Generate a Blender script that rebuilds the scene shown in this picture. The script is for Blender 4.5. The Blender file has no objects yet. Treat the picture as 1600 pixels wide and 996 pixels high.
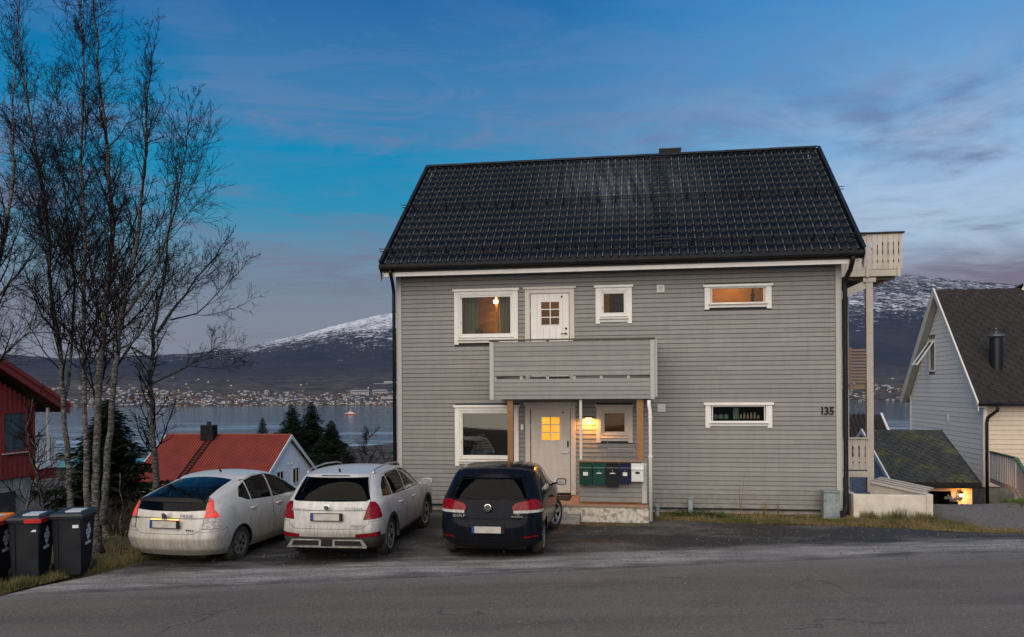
import bpy, bmesh, math, random
from mathutils import Vector, Matrix, noise
R = math.radians
PI = math.pi
scene = bpy.context.scene
col = scene.collection
CAMZ = 2.9
# ---------------------------------------------------------------- camera
cam_d = bpy.data.cameras.new("camera"); cam = bpy.data.objects.new("camera", cam_d); col.objects.link(cam)
cam_d.sensor_width = 36.0; cam_d.lens = 1270.0 / 1600.0 * 36.0
cam_d.shift_y = (606.8 - 498.0) / 1600.0
cam.location = (0, 0, CAMZ)
cam.rotation_euler = (Matrix.Rotation(R(90), 3, 'X') @ Matrix.Rotation(-0.0065, 3, 'Z')).to_euler()
cam_d.clip_start = 0.1; cam_d.clip_end = 40000
scene.camera = cam
# ---------------------------------------------------------------- sky, sun, exposure
SUN_EL, SUN_AZ = 37.0, 196.0        # degrees; azimuth clockwise from +Y
w = bpy.data.worlds.new("World"); scene.world = w; w.use_nodes = True
nt = w.node_tree; nt.nodes.clear()
N = nt.nodes.new; K = nt.links.new
def wmath(op, a, b=None, clamp=False):
    n = N('ShaderNodeMath'); n.operation = op; n.use_clamp = clamp
    for i, v in enumerate((a, b)):
        if v is None: continue
        if isinstance(v, (int, float)): n.inputs[i].default_value = v
        else: K(v, n.inputs[i])
    return n.outputs[0]
def wmix(f, a, b):
    n = N('ShaderNodeMix'); n.data_type = 'RGBA'
    for i, v in ((0, f), (6, a), (7, b)):
        if isinstance(v, (int, float)): n.inputs[i].default_value = v
        elif isinstance(v, tuple): n.inputs[i].default_value = (*v, 1)
        else: K(v, n.inputs[i])
    return n.outputs[2]
def wramp(f, stops):
    n = N('ShaderNodeValToRGB'); e = n.color_ramp.elements
    while len(e) < len(stops): e.new(0.5)
    for q, (p, c) in zip(e, stops):
        q.position = p; q.color = (*c, 1) if isinstance(c, tuple) else (c, c, c, 1)
    K(f, n.inputs[0]); return n.outputs[0]
sky = N('ShaderNodeTexSky'); sky.sky_type = 'NISHITA'; sky.sun_disc = False
sky.sun_elevation = R(SUN_EL); sky.sun_rotation = R(SUN_AZ); sky.altitude = 40; sky.dust_density = 1.5
tc = N('ShaderNodeTexCoord'); sx = N('ShaderNodeSeparateXYZ'); K(tc.outputs['Generated'], sx.inputs[0])
DX, DY, DZ = sx.outputs
EL = wmath('ABSOLUTE', DZ)
# evening gradient: lavender grey horizon, cyan band, deep blue zenith
base = wramp(EL, [(0.0, (.23, .245, .31)), (.10, (.20, .24, .32)), (.15, (.15, .28, .39)), (.21, (.022, .275, .475)), (.28, (.0, .25, .49)), (.42, (.0, .130, .38)), (1.0, (.003, .07, .26))])
right = wramp(EL, [(0.0, (.20, .17, .23)), (.125, (.19, .165, .235)), (.160, (.36, .50, .66)), (.21, (.38, .54, .76)), (.29, (.17, .40, .70)), (.42, (.05, .30, .66)), (1.0, (.03, .12, .38))])
az = wmath('MULTIPLY_ADD', DX, 1.7); az.node.inputs[2].default_value = -0.02; 
azc = wmath('MULTIPLY', az, wmath('SUBTRACT', 1.0, wmath('MULTIPLY', az, .25)))
m1 = wramp(wmath('MULTIPLY_ADD', DX, .5), [(.44, 0.0), (.53, .15), (.63, .65), (.74, 1.0)]); m1.node.inputs[0].links[0].from_node.inputs[2].default_value = .5
grad = wmix(m1, base, right)
# stretched thin cloud
cm = N('ShaderNodeCombineXYZ')
den = wmath('ADD', EL, 0.10)
K(wmath('DIVIDE', DX, den), cm.inputs[0]); K(wmath('DIVIDE', DY, den), cm.inputs[1]); K(wmath('MULTIPLY', EL, 2.0), cm.inputs[2])
def wnoise(scale, det, rough, dist=0.6, off=(0, 0, 0), sc=(1, 1, 1)):
    mp = N('ShaderNodeMapping'); mp.inputs['Location'].default_value = off; mp.inputs['Scale'].default_value = sc
    K(cm.outputs[0], mp.inputs[0]); n = N('ShaderNodeTexNoise'); n.inputs['Scale'].default_value = scale
    n.inputs['Detail'].default_value = det; n.inputs['Roughness'].default_value = rough; n.inputs['Distortion'].default_value = dist
    K(mp.outputs[0], n.inputs['Vector']); return n.outputs[0]
c1 = wramp(wnoise(.85, 6, .60, .5, (3.1, 1.7, 0), (.8, 1.1, 1)), [(.48, 0.0), (.60, 1.0)])
c2 = wramp(wnoise(2.8, 8, .68, 1.0, (0.4, 5.2, 0), (.8, 1.3, 1)), [(.46, 0.0), (.60, 1.0)])
cl = wmath('ADD', wmath('MULTIPLY', c1, .65), wmath('MULTIPLY', wmath('MULTIPLY', c2, wmath('ADD', c1, .35)), .5), True)
low = wramp(EL, [(0.0, .3), (.12, .6), (.20, .95), (.28, .85), (.35, .40), (.44, .12), (.8, .1)])
cfac = wmath('MULTIPLY', cl, low, True)
ccol = wramp(EL, [(0.0, (.21, .20, .28)), (.12, (.17, .175, .25)), (.20, (.17, .20, .33)), (.30, (.15, .22, .42)), (.5, (.20, .32, .60))])
c3 = wramp(wnoise(1.9, 8, .66, .9, (7.3, 2.2, 0), (.9, 1.1, 1)), [(.45, 0.0), (.62, 1.0)])
light = wmath('MULTIPLY', wmath('MULTIPLY', c3, m1), wramp(EL, [(.12, .15), (.17, .65), (.27, .45), (.36, .05)]), True)
skyc = wmix(light, wmix(cfac, grad, ccol), (.46, .58, .76))
bg1 = N('ShaderNodeBackground'); K(skyc, bg1.inputs[0]); bg1.inputs[1].default_value = 0.70
bg2 = N('ShaderNodeBackground'); K(sky.outputs[0], bg2.inputs[0]); bg2.inputs[1].default_value = 0.05
mx = N('ShaderNodeMixShader'); mx.inputs[0].default_value = 0.05; K(bg1.outputs[0], mx.inputs[1]); K(bg2.outputs[0], mx.inputs[2])
wo = N('ShaderNodeOutputWorld'); K(mx.outputs[0], wo.inputs[0])
sun_d = bpy.data.lights.new("sun", 'SUN'); sun = bpy.data.objects.new("sun", sun_d); col.objects.link(sun)
sun_d.energy = 2.7; sun_d.angle = R(80); sun_d.color = (1.0, .85, .68)
a, e = R(SUN_AZ), R(SUN_EL)
sd = Vector((math.sin(a) * math.cos(e), math.cos(a) * math.cos(e), math.sin(e)))
sun.rotation_euler = sd.to_track_quat('Z', 'Y').to_euler()
vs = scene.view_settings
scene.display_settings.display_device = 'sRGB'
vs.view_transform = 'Standard'; vs.look = 'None'; vs.exposure = 0.5; vs.gamma = 1.0; vs.use_curve_mapping = False

# ---------------------------------------------------------------- node helpers
class NT:
    def __init__(s, m):
        s.m = m; m.use_nodes = True; s.t = m.node_tree; s.t.nodes.clear()
        s.out = s.t.nodes.new('ShaderNodeOutputMaterial')
    def n(s, typ, **kw):
        x = s.t.nodes.new('ShaderNode' + typ)
        for k, v in kw.items():
            if k.startswith('i_'):
                s.set(x.inputs[k[2:].replace('_', ' ')], v)
            else: setattr(x, k, v)
        return x
    def set(s, sock, v):
        if isinstance(v, bpy.types.NodeSocket): s.t.links.new(v, sock)
        elif isinstance(v, tuple) and len(v) == 3 and sock.type == 'RGBA': sock.default_value = (*v, 1)
        else: sock.default_value = v
    def coord(s, sc=(1, 1, 1), rnd=False, world=False):
        if world: src = s.n('NewGeometry').outputs['Position']
        else: src = s.n('TexCoord').outputs['Object']
        mp = s.n('Mapping'); s.t.links.new(src, mp.inputs[0]); mp.inputs['Scale'].default_value = sc
        if rnd:
            oi = s.n('ObjectInfo'); mu = s.math('MULTIPLY', oi.outputs['Random'], 37.0)
            s.t.links.new(mu, mp.inputs['Location'])
        return mp.outputs[0]
    def noise(s, vec, scale, det=4, rough=.55, dist=0):
        x = s.n('TexNoise'); s.t.links.new(vec, x.inputs['Vector'])
        x.inputs['Scale'].default_value = scale; x.inputs['Detail'].default_value = det
        x.inputs['Roughness'].default_value = rough; x.inputs['Distortion'].default_value = dist
        return x.outputs[0]
    def math(s, op, a, b=0.0, c=None, clamp=False):
        x = s.n('Math', operation=op, use_clamp=clamp); s.set(x.inputs[0], a); s.set(x.inputs[1], b)
        if c is not None: s.set(x.inputs[2], c)
        return x.outputs[0]
    def ramp(s, f, stops):
        x = s.n('ValToRGB'); e = x.color_ramp.elements
        while len(e) < len(stops): e.new(.5)
        for q, (p, c) in zip(e, stops):
            q.position = p; q.color = (*c, 1) if isinstance(c, tuple) else (c, c, c, 1)
        s.t.links.new(f, x.inputs[0]); return x.outputs[0]
    def mix(s, f, a, b, mode='MIX'):
        x = s.n('Mix', data_type='RGBA', blend_type=mode); s.set(x.inputs[0], f); s.set(x.inputs[6], a); s.set(x.inputs[7], b)
        return x.outputs[2]
    def bump(s, h, strength=.3, dist=.01):
        x = s.n('Bump'); s.t.links.new(h, x.inputs['Height']); x.inputs['Strength'].default_value = strength
        x.inputs['Distance'].default_value = dist; return x.outputs[0]
    def bsdf(s, **kw):
        b = s.n('BsdfPrincipled')
        for k, v in kw.items(): s.set(b.inputs[k.replace('_', ' ')], v)
        s.t.links.new(b.outputs[0], s.out.inputs[0]); return b
def mat(name, c, rough=.6, c2=None, ns=6, det=4, st=(1, 1, 1), lo=.35, hi=.65, bump=0, bs=60, metal=0, spec=.25, rand=0, coat=0, bd=.01, world=False, bst=None):
    m = bpy.data.materials.new(name); t = NT(m)
    v = t.coord(st, world=world)
    cc = c
    if c2 is not None: cc = t.mix(t.ramp(t.noise(v, ns, det), [(lo, 0.0), (hi, 1.0)]), c, c2)
    if rand:
        oi = t.n('ObjectInfo'); f = t.math('MULTIPLY_ADD', oi.outputs['Random'], 2 * rand, 1 - rand)
        cb = t.n('CombineXYZ');
        for i in range(3): t.t.links.new(f, cb.inputs[i])
        cc = t.mix(1.0, cc, cb.outputs[0], 'MULTIPLY')
    kw = dict(Base_Color=cc, Roughness=rough, Metallic=metal)
    b = t.bsdf(**kw); b.inputs['Specular IOR Level'].default_value = spec
    if coat: b.inputs['Coat Weight'].default_value = coat; b.inputs['Coat Roughness'].default_value = .05
    if bump: t.set(b.inputs['Normal'], t.bump(t.noise(t.coord(bst or (1, 1, 1), world=world), bs, 3, .6), bump, bd))
    return m
def emis(name, c, s, c2=None, ns=3):
    m = bpy.data.materials.new(name); t = NT(m)
    cc = c if c2 is None else t.mix(t.ramp(t.noise(t.coord(), ns, 3), [(.35, 0.0), (.65, 1.0)]), c, c2)
    b = t.bsdf(Base_Color=(.02, .02, .02), Roughness=.5); t.set(b.inputs['Emission Color'], cc); b.inputs['Emission Strength'].default_value = s
    return m
def glassmat(name, tint=(.5, .55, .55), trans=.6, rough=.02, ior=1.5, dark=(.01, .012, .014)):
    m = bpy.data.materials.new(name); t = NT(m)
    gl = t.n('BsdfGlossy'); gl.inputs['Roughness'].default_value = rough; gl.inputs['Color'].default_value = (1, 1, 1, 1)
    tr = t.n('BsdfTransparent'); tr.inputs['Color'].default_value = (*[q * trans + (1 - trans) * d for q, d in zip(tint, dark)], 1)
    fr = t.n('Fresnel'); fr.inputs['IOR'].default_value = ior
    mx = t.n('MixShader'); t.t.links.new(t.math('MULTIPLY_ADD', fr.outputs[0], 1.0, .0, True), mx.inputs[0])
    t.t.links.new(tr.outputs[0], mx.inputs[1]); t.t.links.new(gl.outputs[0], mx.inputs[2]); t.t.links.new(mx.outputs[0], t.out.inputs[0])
    return m
# ---------------------------------------------------------------- mesh helpers
class MB:
    def __init__(s): s.v = []; s.f = []; s.mi = []
    def add(s, vs, fs, mi=0):
        o = len(s.v); s.v += [tuple(q) for q in vs]; s.f += [tuple(i + o for i in f) for f in fs]; s.mi += [mi] * len(fs); return s
    def box(s, x0, x1, y0, y1, z0, z1, mi=0):
        return s.add([(x0, y0, z0), (x1, y0, z0), (x1, y1, z0), (x0, y1, z0), (x0, y0, z1), (x1, y0, z1), (x1, y1, z1), (x0, y1, z1)],
                     [(0, 3, 2, 1), (4, 5, 6, 7), (0, 1, 5, 4), (1, 2, 6, 5), (2, 3, 7, 6), (3, 0, 4, 7)], mi)
    def prism(s, pts, d, mi=0):            # pts: 3-D polygon, d: extrusion vector
        n = len(pts); d = Vector(d); P = [Vector(p) for p in pts]
        nn = Vector((0, 0, 0))
        for i in range(n): nn += P[i].cross(P[(i + 1) % n])
        if nn.dot(d) > 0: P = P[::-1]
        vs = P + [p + d for p in P]
        fs = [tuple(range(n)), tuple(range(2 * n - 1, n - 1, -1))] + [(i + 1, i, i + n, i + 1 + n) if i < n - 1 else (0, i, i + n, n) for i in range(n)]
        fs = [fs[0], fs[1]] + [f for f in fs[2:]]
        return s.add(vs, fs, mi)
    def bar(s, a, b, w, h, up=(0, 0, 1), mi=0):   # rectangular bar a->b
        a, b = Vector(a), Vector(b); d = (b - a).normalized(); up = Vector(up)
        x = d.cross(up)
        if x.length < 1e-4: x = d.cross(Vector((0, 1, 0)))
        x.normalize(); u = x.cross(d).normalized(); x *= w / 2; u *= h / 2
        vs = [a - x - u, a + x - u, a + x + u, a - x + u, b - x - u, b + x - u, b + x + u, b - x + u]
        return s.add(vs, [(0, 1, 2, 3), (7, 6, 5, 4), (0, 4, 5, 1), (1, 5, 6, 2), (2, 6, 7, 3), (3, 7, 4, 0)], mi)
    def tube(s, path, r, n=8, mi=0, cap=True):
        P = [Vector(p) for p in path]; m = len(P); r = r if isinstance(r, (list, tuple)) else [r] * m
        rings = []; up = None
        for i in range(m):
            d = (P[min(i + 1, m - 1)] - P[max(i - 1, 0)]).normalized()
            if up is None:
                up = Vector((0, 0, 1)) if abs(d.z) < .9 else Vector((1, 0, 0))
            x = d.cross(up)
            if x.length < 1e-5: x = d.orthogonal()
            x.normalize(); up = x.cross(d).normalized()
            rings.append([P[i] + (x * math.cos(2 * PI * k / n) + up * math.sin(2 * PI * k / n)) * r[i] for k in range(n)])
        vs = [q for rg in rings for q in rg]; fs = []
        for i in range(m - 1):
            for k in range(n):
                k2 = (k + 1) % n; fs.append((i * n + k, i * n + k2, (i + 1) * n + k2, (i + 1) * n + k))
        if cap: fs += [tuple(range(n - 1, -1, -1)), tuple((m - 1) * n + k for k in range(n))]
        return s.add(vs, fs, mi)
    def cyl(s, c, r, h, n=16, axis='z', mi=0, r2=None):
        d = {'x': (h, 0, 0), 'y': (0, h, 0), 'z': (0, 0, h)}[axis]; c = Vector(c)
        return s.tube([c, c + Vector(d)], [r, r if r2 is None else r2], n, mi)
    def lathe(s, prof, c=(0, 0, 0), n=24, axis='y', mi=0):   # prof: (r, h) pairs about axis
        c = Vector(c); vs = []
        for r, h in prof:
            for k in range(n):
                a = 2 * PI * k / n; p = {'y': (r * math.cos(a), h, r * math.sin(a)), 'z': (r * math.cos(a), r * math.sin(a), h), 'x': (h, r * math.cos(a), r * math.sin(a))}[axis]
                vs.append(c + Vector(p))
        fs = []
        for i in range(len(prof) - 1):
            for k in range(n):
                k2 = (k + 1) % n; fs.append((i * n + k, (i + 1) * n + k, (i + 1) * n + k2, i * n + k2))
        return s.add(vs, fs, mi)
    def mesh(s, name, mats, smooth=False):
        me = bpy.data.meshes.new(name); me.from_pydata(s.v, [], s.f)
        for m in (mats if isinstance(mats, (list, tuple)) else [mats]): me.materials.append(m)
        if any(s.mi): me.polygons.foreach_set('material_index', s.mi)
        if smooth: me.polygons.foreach_set('use_smooth', [True] * len(me.polygons))
        me.update(); return me
    def build(s, name, mats, parent=None, smooth=False, bevel=0, seg=2, loc=None, rot=None):
        o = bpy.data.objects.new(name, s.mesh(name, mats, smooth)); col.objects.link(o)
        if parent is not None: o.parent = parent
        if loc is not None: o.location = loc
        if rot is not None: o.rotation_euler = rot
        if bevel:
            b = o.modifiers.new('bevel', 'BEVEL'); b.width = bevel; b.segments = seg; b.limit_method = 'ANGLE'; b.angle_limit = R(35)
        return o
def tag(o, label=None, cat=None, group=None, kind=None):
    if label: o['label'] = label
    if cat: o['category'] = cat
    if group: o['group'] = group
    if kind: o['kind'] = kind
    return o
def empty(name, loc=(0, 0, 0), rz=0.0, label=None, cat=None, group=None, parent=None):
    o = bpy.data.objects.new(name, None); col.objects.link(o); o.location = loc; o.rotation_euler = (0, 0, rz); o.empty_display_size = .3
    if parent is not None: o.parent = parent
    return tag(o, label, cat, group)
def inst(name, me, parent=None, loc=(0, 0, 0), rot=(0, 0, 0), sc=None):
    o = bpy.data.objects.new(name, me); col.objects.link(o); o.parent = parent; o.location = loc; o.rotation_euler = rot
    if sc: o.scale = sc
    return o
def copy_tree(o, parent=None):
    kids = list(o.children); c = o.copy(); col.objects.link(c); c.parent = parent
    for k in kids: copy_tree(k, c)
    return c
def text(name, s, size, m, parent, loc, rot, ext=.004, bold=0, sx=1.0, spacing=1.0, shear=0):
    cu = bpy.data.curves.new(name, 'FONT'); cu.body = s; cu.size = size; cu.extrude = ext; cu.offset = bold
    cu.align_x = 'CENTER'; cu.align_y = 'CENTER'; cu.space_character = spacing; cu.shear = shear; cu.resolution_u = 2
    to = bpy.data.objects.new(name, cu); me = bpy.data.meshes.new_from_object(to); me.materials.clear(); me.materials.append(m)
    bpy.data.objects.remove(to); bpy.data.curves.remove(cu)
    o = bpy.data.objects.new(name, me); col.objects.link(o); o.parent = parent; o.location = loc; o.rotation_euler = rot; o.scale = (sx, 1, 1)
    return o
def sstep(a, b, x):
    t = min(1, max(0, (x - a) / (b - a))); return t * t * (3 - 2 * t)
# ================================================================= GROUND, SEA, FAR SHORE
SEA = -37.1
def lerpk(keys, x): return cat_rom0(keys, x)
def cat_rom0(keys, x):
    if x <= keys[0][0]: return keys[0][1]
    for (x0, y0), (x1, y1) in zip(keys, keys[1:]):
        if x <= x1: return y0 + (y1 - y0) * (x - x0) / (x1 - x0)
    return keys[-1][1]
FALL = [(0, 0), (2, -.35), (8, -2.1), (20, -4.3), (44, -6.9), (180, -14.5), (420, -29), (560, -36.3), (640, -39), (900, -45)]
def crest(x): return 16.6 + (27.5 - 16.6) * sstep(-5.2, -2.6, x) - (27.5 - 20.0) * sstep(7.6, 9.6, x)
def G(x, y):
    D = 2.91 + .013 * max(-x, 0) - .018 * min(max(x, 0), 14) * (1 - sstep(13, 17, y))
    z = CAMZ - D
    d = y - crest(x)
    if d > 0: z += cat_rom0(FALL, d)
    if y < 5: z += 0
    return z
def edge_y(x): return 12.7 + .1 * x - .002 * x * x if x > -25 else 12.7 + .1 * -25 - .002 * 625
def frange(a, b, s):
    out = []; x = a
    while x < b - 1e-6: out.append(x); x += s
    return out + [b]
LOT = [(-7.75, edge_y(-7.75) - .4), (-7.3, 12.5), (-6.85, 13.1), (-6.5, 13.9), (-6.3, 14.6), (-5.7, 15.7), (-4.9, 16.6), (-4.3, 17.3), (-3.1, 18.6), (-2.5, 20.1), (1.2, 19.6), (1.6, 18.6), (1.75, 17.85), (3.6, 17.75), (4.2, 17.45), (5.6, 17.1),
       (7.2, 16.8), (8.4, 16.3), (9.2, 15.75), (10.6, 15.5), (15, 15.6), (30, 14.8), (30, edge_y(30) - .4)] + [(x, edge_y(x) - .4) for x in (24, 18, 14, 10, 7, 4, 1, -2, -5)]
def pt_in(poly, x, y):
    c = False; j = len(poly) - 1
    for i in range(len(poly)):
        xi, yi = poly[i]; xj, yj = poly[j]
        if (yi > y) != (yj > y) and x < (xj - xi) * (y - yi) / (yj - yi) + xi: c = not c
        j = i
    return c
def sheet(name, poly, off, m, step=.6, relief=0):
    bm = bmesh.new(); bm.faces.new([bm.verts.new((p[0], p[1], 0)) for p in poly])
    for ax in (0, 1):
        lo = min(p[ax] for p in poly); hi = max(p[ax] for p in poly); k = math.ceil(lo / step) * step
        while k < hi:
            no = (1, 0, 0) if ax == 0 else (0, 1, 0); co = (k, 0, 0) if ax == 0 else (0, k, 0)
            bmesh.ops.bisect_plane(bm, geom=list(bm.verts) + list(bm.edges) + list(bm.faces), dist=1e-5, plane_co=co, plane_no=no); k += step
    for v in bm.verts: v.co.z = G(v.co.x, v.co.y) + off + relief * (noise.noise((v.co.x * .9, v.co.y * .9, 0)))
    bm.normal_update()
    for f in bm.faces:
        if f.normal.z < 0: f.normal_flip()
        f.smooth = True
    me = bpy.data.meshes.new(name); bm.to_mesh(me); bm.free(); me.materials.append(m)
    o = bpy.data.objects.new(name, me); col.objects.link(o); return tag(o, kind='structure')
# --- materials
def road_e(t):
    s = t.n('SeparateXYZ'); t.t.links.new(t.n('NewGeometry').outputs['Position'], s.inputs[0])
    x, y = s.outputs[0], s.outputs[1]
    ey = t.math('ADD', 12.7, t.math('SUBTRACT', t.math('MULTIPLY', x, .1), t.math('MULTIPLY', t.math('MULTIPLY', x, x), .002)))
    return t.math('SUBTRACT', y, ey)
def asphalt(name, kind):
    m = bpy.data.materials.new(name); t = NT(m); e = road_e(t)
    P = lambda sc=(1, 1, 1): t.coord(sc, world=True)
    grit = t.noise(P(), 30, 5, .85); vor = t.n('TexVoronoi'); vor.inputs['Scale'].default_value = 19; t.t.links.new(P(), vor.inputs['Vector'])
    stone = t.ramp(vor.outputs['Distance'], [(.05, 1.0), (.32, 0.0)])
    sp = t.math('MULTIPLY', stone, t.ramp(t.noise(P(), 23, 2), [(.50, 0.0), (.62, 1.0)]))
    big = t.noise(P((.35, 1.2, 1)), .9, 5, .6); eb = t.math('ADD', e, t.math('MULTIPLY', t.math('SUBTRACT', t.noise(P((.5, 1.6, 1)), 1.7, 6, .65), .5), 1.5))
    if kind == 'road':
        c = t.mix(t.ramp(t.noise(P((.12, 1.5, 1)), 1.1, 4, .5), [(.3, 0.0), (.7, 1.0)]), (.118, .105, .088), (.170, .153, .129))
        c = t.mix(t.ramp(big, [(.52, 0.0), (.62, .35)]), c, (.07, .068, .065))
        lightb = t.ramp(t.math('MULTIPLY_ADD', eb, .5, .5), [(-.0, 0.0), (.10, 0.0), (.42, .75), (.52, 1.0)])
        c = t.mix(t.math('MULTIPLY', lightb, .75), c, (.20, .19, .175))
        rough = .82
        ve = t.n('TexVoronoi', feature='DISTANCE_TO_EDGE'); ve.inputs['Scale'].default_value = .38
        wp = t.n('VectorMath', operation='ADD'); t.t.links.new(P(), wp.inputs[0]); nz = t.n('TexNoise'); nz.inputs['Scale'].default_value = 1.6; nz.inputs['Detail'].default_value = 6; t.t.links.new(P(), nz.inputs['Vector']); t.t.links.new(nz.outputs['Color'], wp.inputs[1])
        t.t.links.new(wp.outputs[0], ve.inputs['Vector'])
        crk = t.math('MULTIPLY', t.ramp(ve.outputs['Distance'], [(.0, 1.0), (.012, 0.0)]), t.ramp(t.noise(P(), .35, 3), [(.52, 0.0), (.60, .8)]))
        c = t.mix(crk, c, (.03, .028, .026))
    else:
        wet = t.ramp(t.noise(P((.45, 1.0, 1)), .75, 6, .62, .4), [(.44, 0.0), (.51, 1.0)])
        far = t.ramp(t.math('MULTIPLY', eb, .2), [(.22, 0.0), (.34, 1.0)])
        c = t.mix(t.ramp(t.noise(P(), 1.3, 5, .7), [(.4, 0.0), (.6, 1.0)]), (.024, .023, .022), (.085, .082, .077))
        sand = t.ramp(t.math('MULTIPLY', eb, .25), [(0.0, .25), (.06, .45), (.12, 1.0), (.26, .9), (.42, .12), (.7, .05)])
        sand = t.math('MULTIPLY', sand, t.ramp(t.noise(P((.3, 2.2, 1)), 2.1, 7, .75, .3), [(.33, .15), (.62, 1.0)]))
        c = t.mix(t.math('MULTIPLY', sand, .85), c, (.44, .43, .415))
        wm = t.math('MULTIPLY', wet, far)
        c = t.mix(t.math('MULTIPLY', wm, .92), c, (.013, .0125, .012)); rough = t.math('MULTIPLY_ADD', wm, -.2, .88)
        edge = t.ramp(t.math('ABSOLUTE', t.math('ADD', e, t.math('MULTIPLY', t.math('SUBTRACT', t.noise(P(), 3, 5, .7), .5), .10))), [(0.0, 1.0), (.035, 0.0)])
        c = t.mix(t.math('MULTIPLY', edge, .7), c, (.035, .033, .03))
    c = t.mix(t.math('MULTIPLY', t.ramp(grit, [(.40, 0.0), (.66, 1.0)]), .75), c, (.028, .027, .026))
    c = t.mix(t.math('MULTIPLY', sp, .6), c, (.36, .345, .32))
    b = t.bsdf(Base_Color=c, Roughness=rough); b.inputs['Specular IOR Level'].default_value = .35
    h = t.math('ADD', t.noise(P(), 70, 3, .7), t.math('MULTIPLY', vor.outputs['Distance'], .5))
    t.set(b.inputs['Normal'], t.bump(h, .55, .012)); return m
M_road = asphalt('road_asphalt', 'road'); M_lot = asphalt('lot_asphalt', 'lot')
M_soil = mat('winter_turf', (.085, .065, .030), .95, (.045, .055, .018), 1.6, 6, lo=.4, hi=.6, bump=.8, bs=14, bd=.05, world=True)
def groundmat():
    m = bpy.data.materials.new('ground'); t = NT(m); P = lambda sc=(1, 1, 1): t.coord(sc, world=True)
    s = t.n('SeparateXYZ'); t.t.links.new(t.n('NewGeometry').outputs['Position'], s.inputs[0])
    turf = t.mix(t.ramp(t.noise(P(), 1.2, 6, .65), [(.40, 0.0), (.62, 1.0)]), (.10, .072, .032), (.045, .058, .018))
    turf = t.mix(t.ramp(t.noise(P(), 9, 4, .7), [(.45, 0.0), (.7, .7)]), turf, (.035, .026, .014))
    grav = t.mix(t.ramp(t.noise(P(), 14, 5, .8), [(.35, 0.0), (.65, 1.0)]), (.07, .067, .062), (.21, .20, .185))
    gx = t.ramp(t.math('ADD', t.math('MULTIPLY', s.outputs[0], .1), t.math('MULTIPLY', t.math('SUBTRACT', t.noise(P(), .9, 5, .6), .5), .22)), [(.90, 0.0), (1.02, 1.0)])
    gy = t.ramp(t.math('MULTIPLY', s.outputs[1], .02), [(.40, 1.0), (.46, 0.0)])
    c = t.mix(t.math('MULTIPLY', gx, gy), turf, grav)
    farc = t.mix(t.ramp(t.noise(P((1, 1, 1)), .05, 6, .7), [(.42, 0.0), (.60, 1.0)]), (.030, .028, .026), (.085, .075, .066))
    c = t.mix(t.ramp(t.math('MULTIPLY', s.outputs[1], .01), [(.5, 0.0), (1.2 / 1.3, 1.0)]), c, farc)
    b = t.bsdf(Base_Color=c, Roughness=.95); b.inputs['Specular IOR Level'].default_value = .2
    t.set(b.inputs['Normal'], t.bump(t.noise(P(), 22, 4, .7), .7, .04)); return m
# --- ground sheet
xs = sorted(set([round(q, 3) for q in frange(-16, 20, .5)] + [-700, -560, -420, -320, -240, -180, -130, -95, -70, -52, -40, -32, -26, -21, -18] + [22, 25, 30, 37, 46, 60, 80, 110, 150, 200, 280, 380, 520, 700]))
ys = sorted(set([round(q, 3) for q in frange(-14, 10, 2)] + [round(q, 3) for q in frange(10, 40, .5)] + [42, 45, 49, 54, 60, 68, 78, 90, 105, 125, 150, 180, 220, 270, 330, 400, 460, 510, 560, 600, 650, 720, 800]))
vs = []; 
for y in ys:
    for x in xs:
        z = G(x, y) + .06 * noise.noise((x * .5, y * .5, 1)) * min(1, max(0, y - 12) / 6)
        if y > 60: z += (y * .012) * noise.noise((x * .02, y * .02, 4))
        if y < 13.5 or pt_in(LOT, x, y) : z = G(x, y) - .06
        vs.append((x, y, z))
nx = len(xs); b = MB(); b.add(vs, [(j * nx + i, j * nx + i + 1, (j + 1) * nx + i + 1, (j + 1) * nx + i) for j in range(len(ys) - 1) for i in range(nx - 1)])
tag(b.build('ground', groundmat(), smooth=True), kind='structure')
rx = [-400, -200, -120, -80, -60, -45, -35, -30, -25] + frange(-22, 30, 2)[1:] + [36, 45, 60, 80, 110]
b = MB(); vs = []; wys = [0, .3, 1, 2, 3.5, 5, 6.5, 8, 9.5, 11, 13, 20, 30]
def ey2(x): return edge_y(max(-25, min(30, x)))
for wv in wys:
    for x in rx: vs.append((x, ey2(x) - wv, G(x, ey2(x) - wv) + (.02 if wv > 0 else .012)))
n_ = len(rx); b.add(vs, [(j * n_ + i + 1, j * n_ + i, (j + 1) * n_ + i, (j + 1) * n_ + i + 1) for j in range(len(wys) - 1) for i in range(n_ - 1)])
tag(b.build('road', M_road, smooth=True), kind='structure')
sheet('parking_area', LOT, .0, M_lot)
# --- sea
m = bpy.data.materials.new('fjord_water'); t = NT(m)
P = lambda sc=(1, 1, 1): t.coord(sc, world=True)
wv1 = t.noise(P((.004, .022, 1)), 3.2, 6, .65, .6); wv2 = t.noise(P((.05, .16, 1)), 2.0, 4, .6)
s = t.n('SeparateXYZ'); t.t.links.new(t.n('NewGeometry').outputs['Position'], s.inputs[0])
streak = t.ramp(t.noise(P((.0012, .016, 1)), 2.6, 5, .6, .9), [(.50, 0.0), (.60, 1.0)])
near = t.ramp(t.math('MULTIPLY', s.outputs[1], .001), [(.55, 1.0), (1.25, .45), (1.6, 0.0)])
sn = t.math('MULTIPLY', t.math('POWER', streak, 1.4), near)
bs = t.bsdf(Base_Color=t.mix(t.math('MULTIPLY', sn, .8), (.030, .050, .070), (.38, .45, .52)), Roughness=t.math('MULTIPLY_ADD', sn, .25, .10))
bs.inputs['IOR'].default_value = 1.33
t.set(bs.inputs['Normal'], t.bump(t.math('ADD', wv1, t.math('MULTIPLY', wv2, .3)), .22, 3.0))
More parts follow.
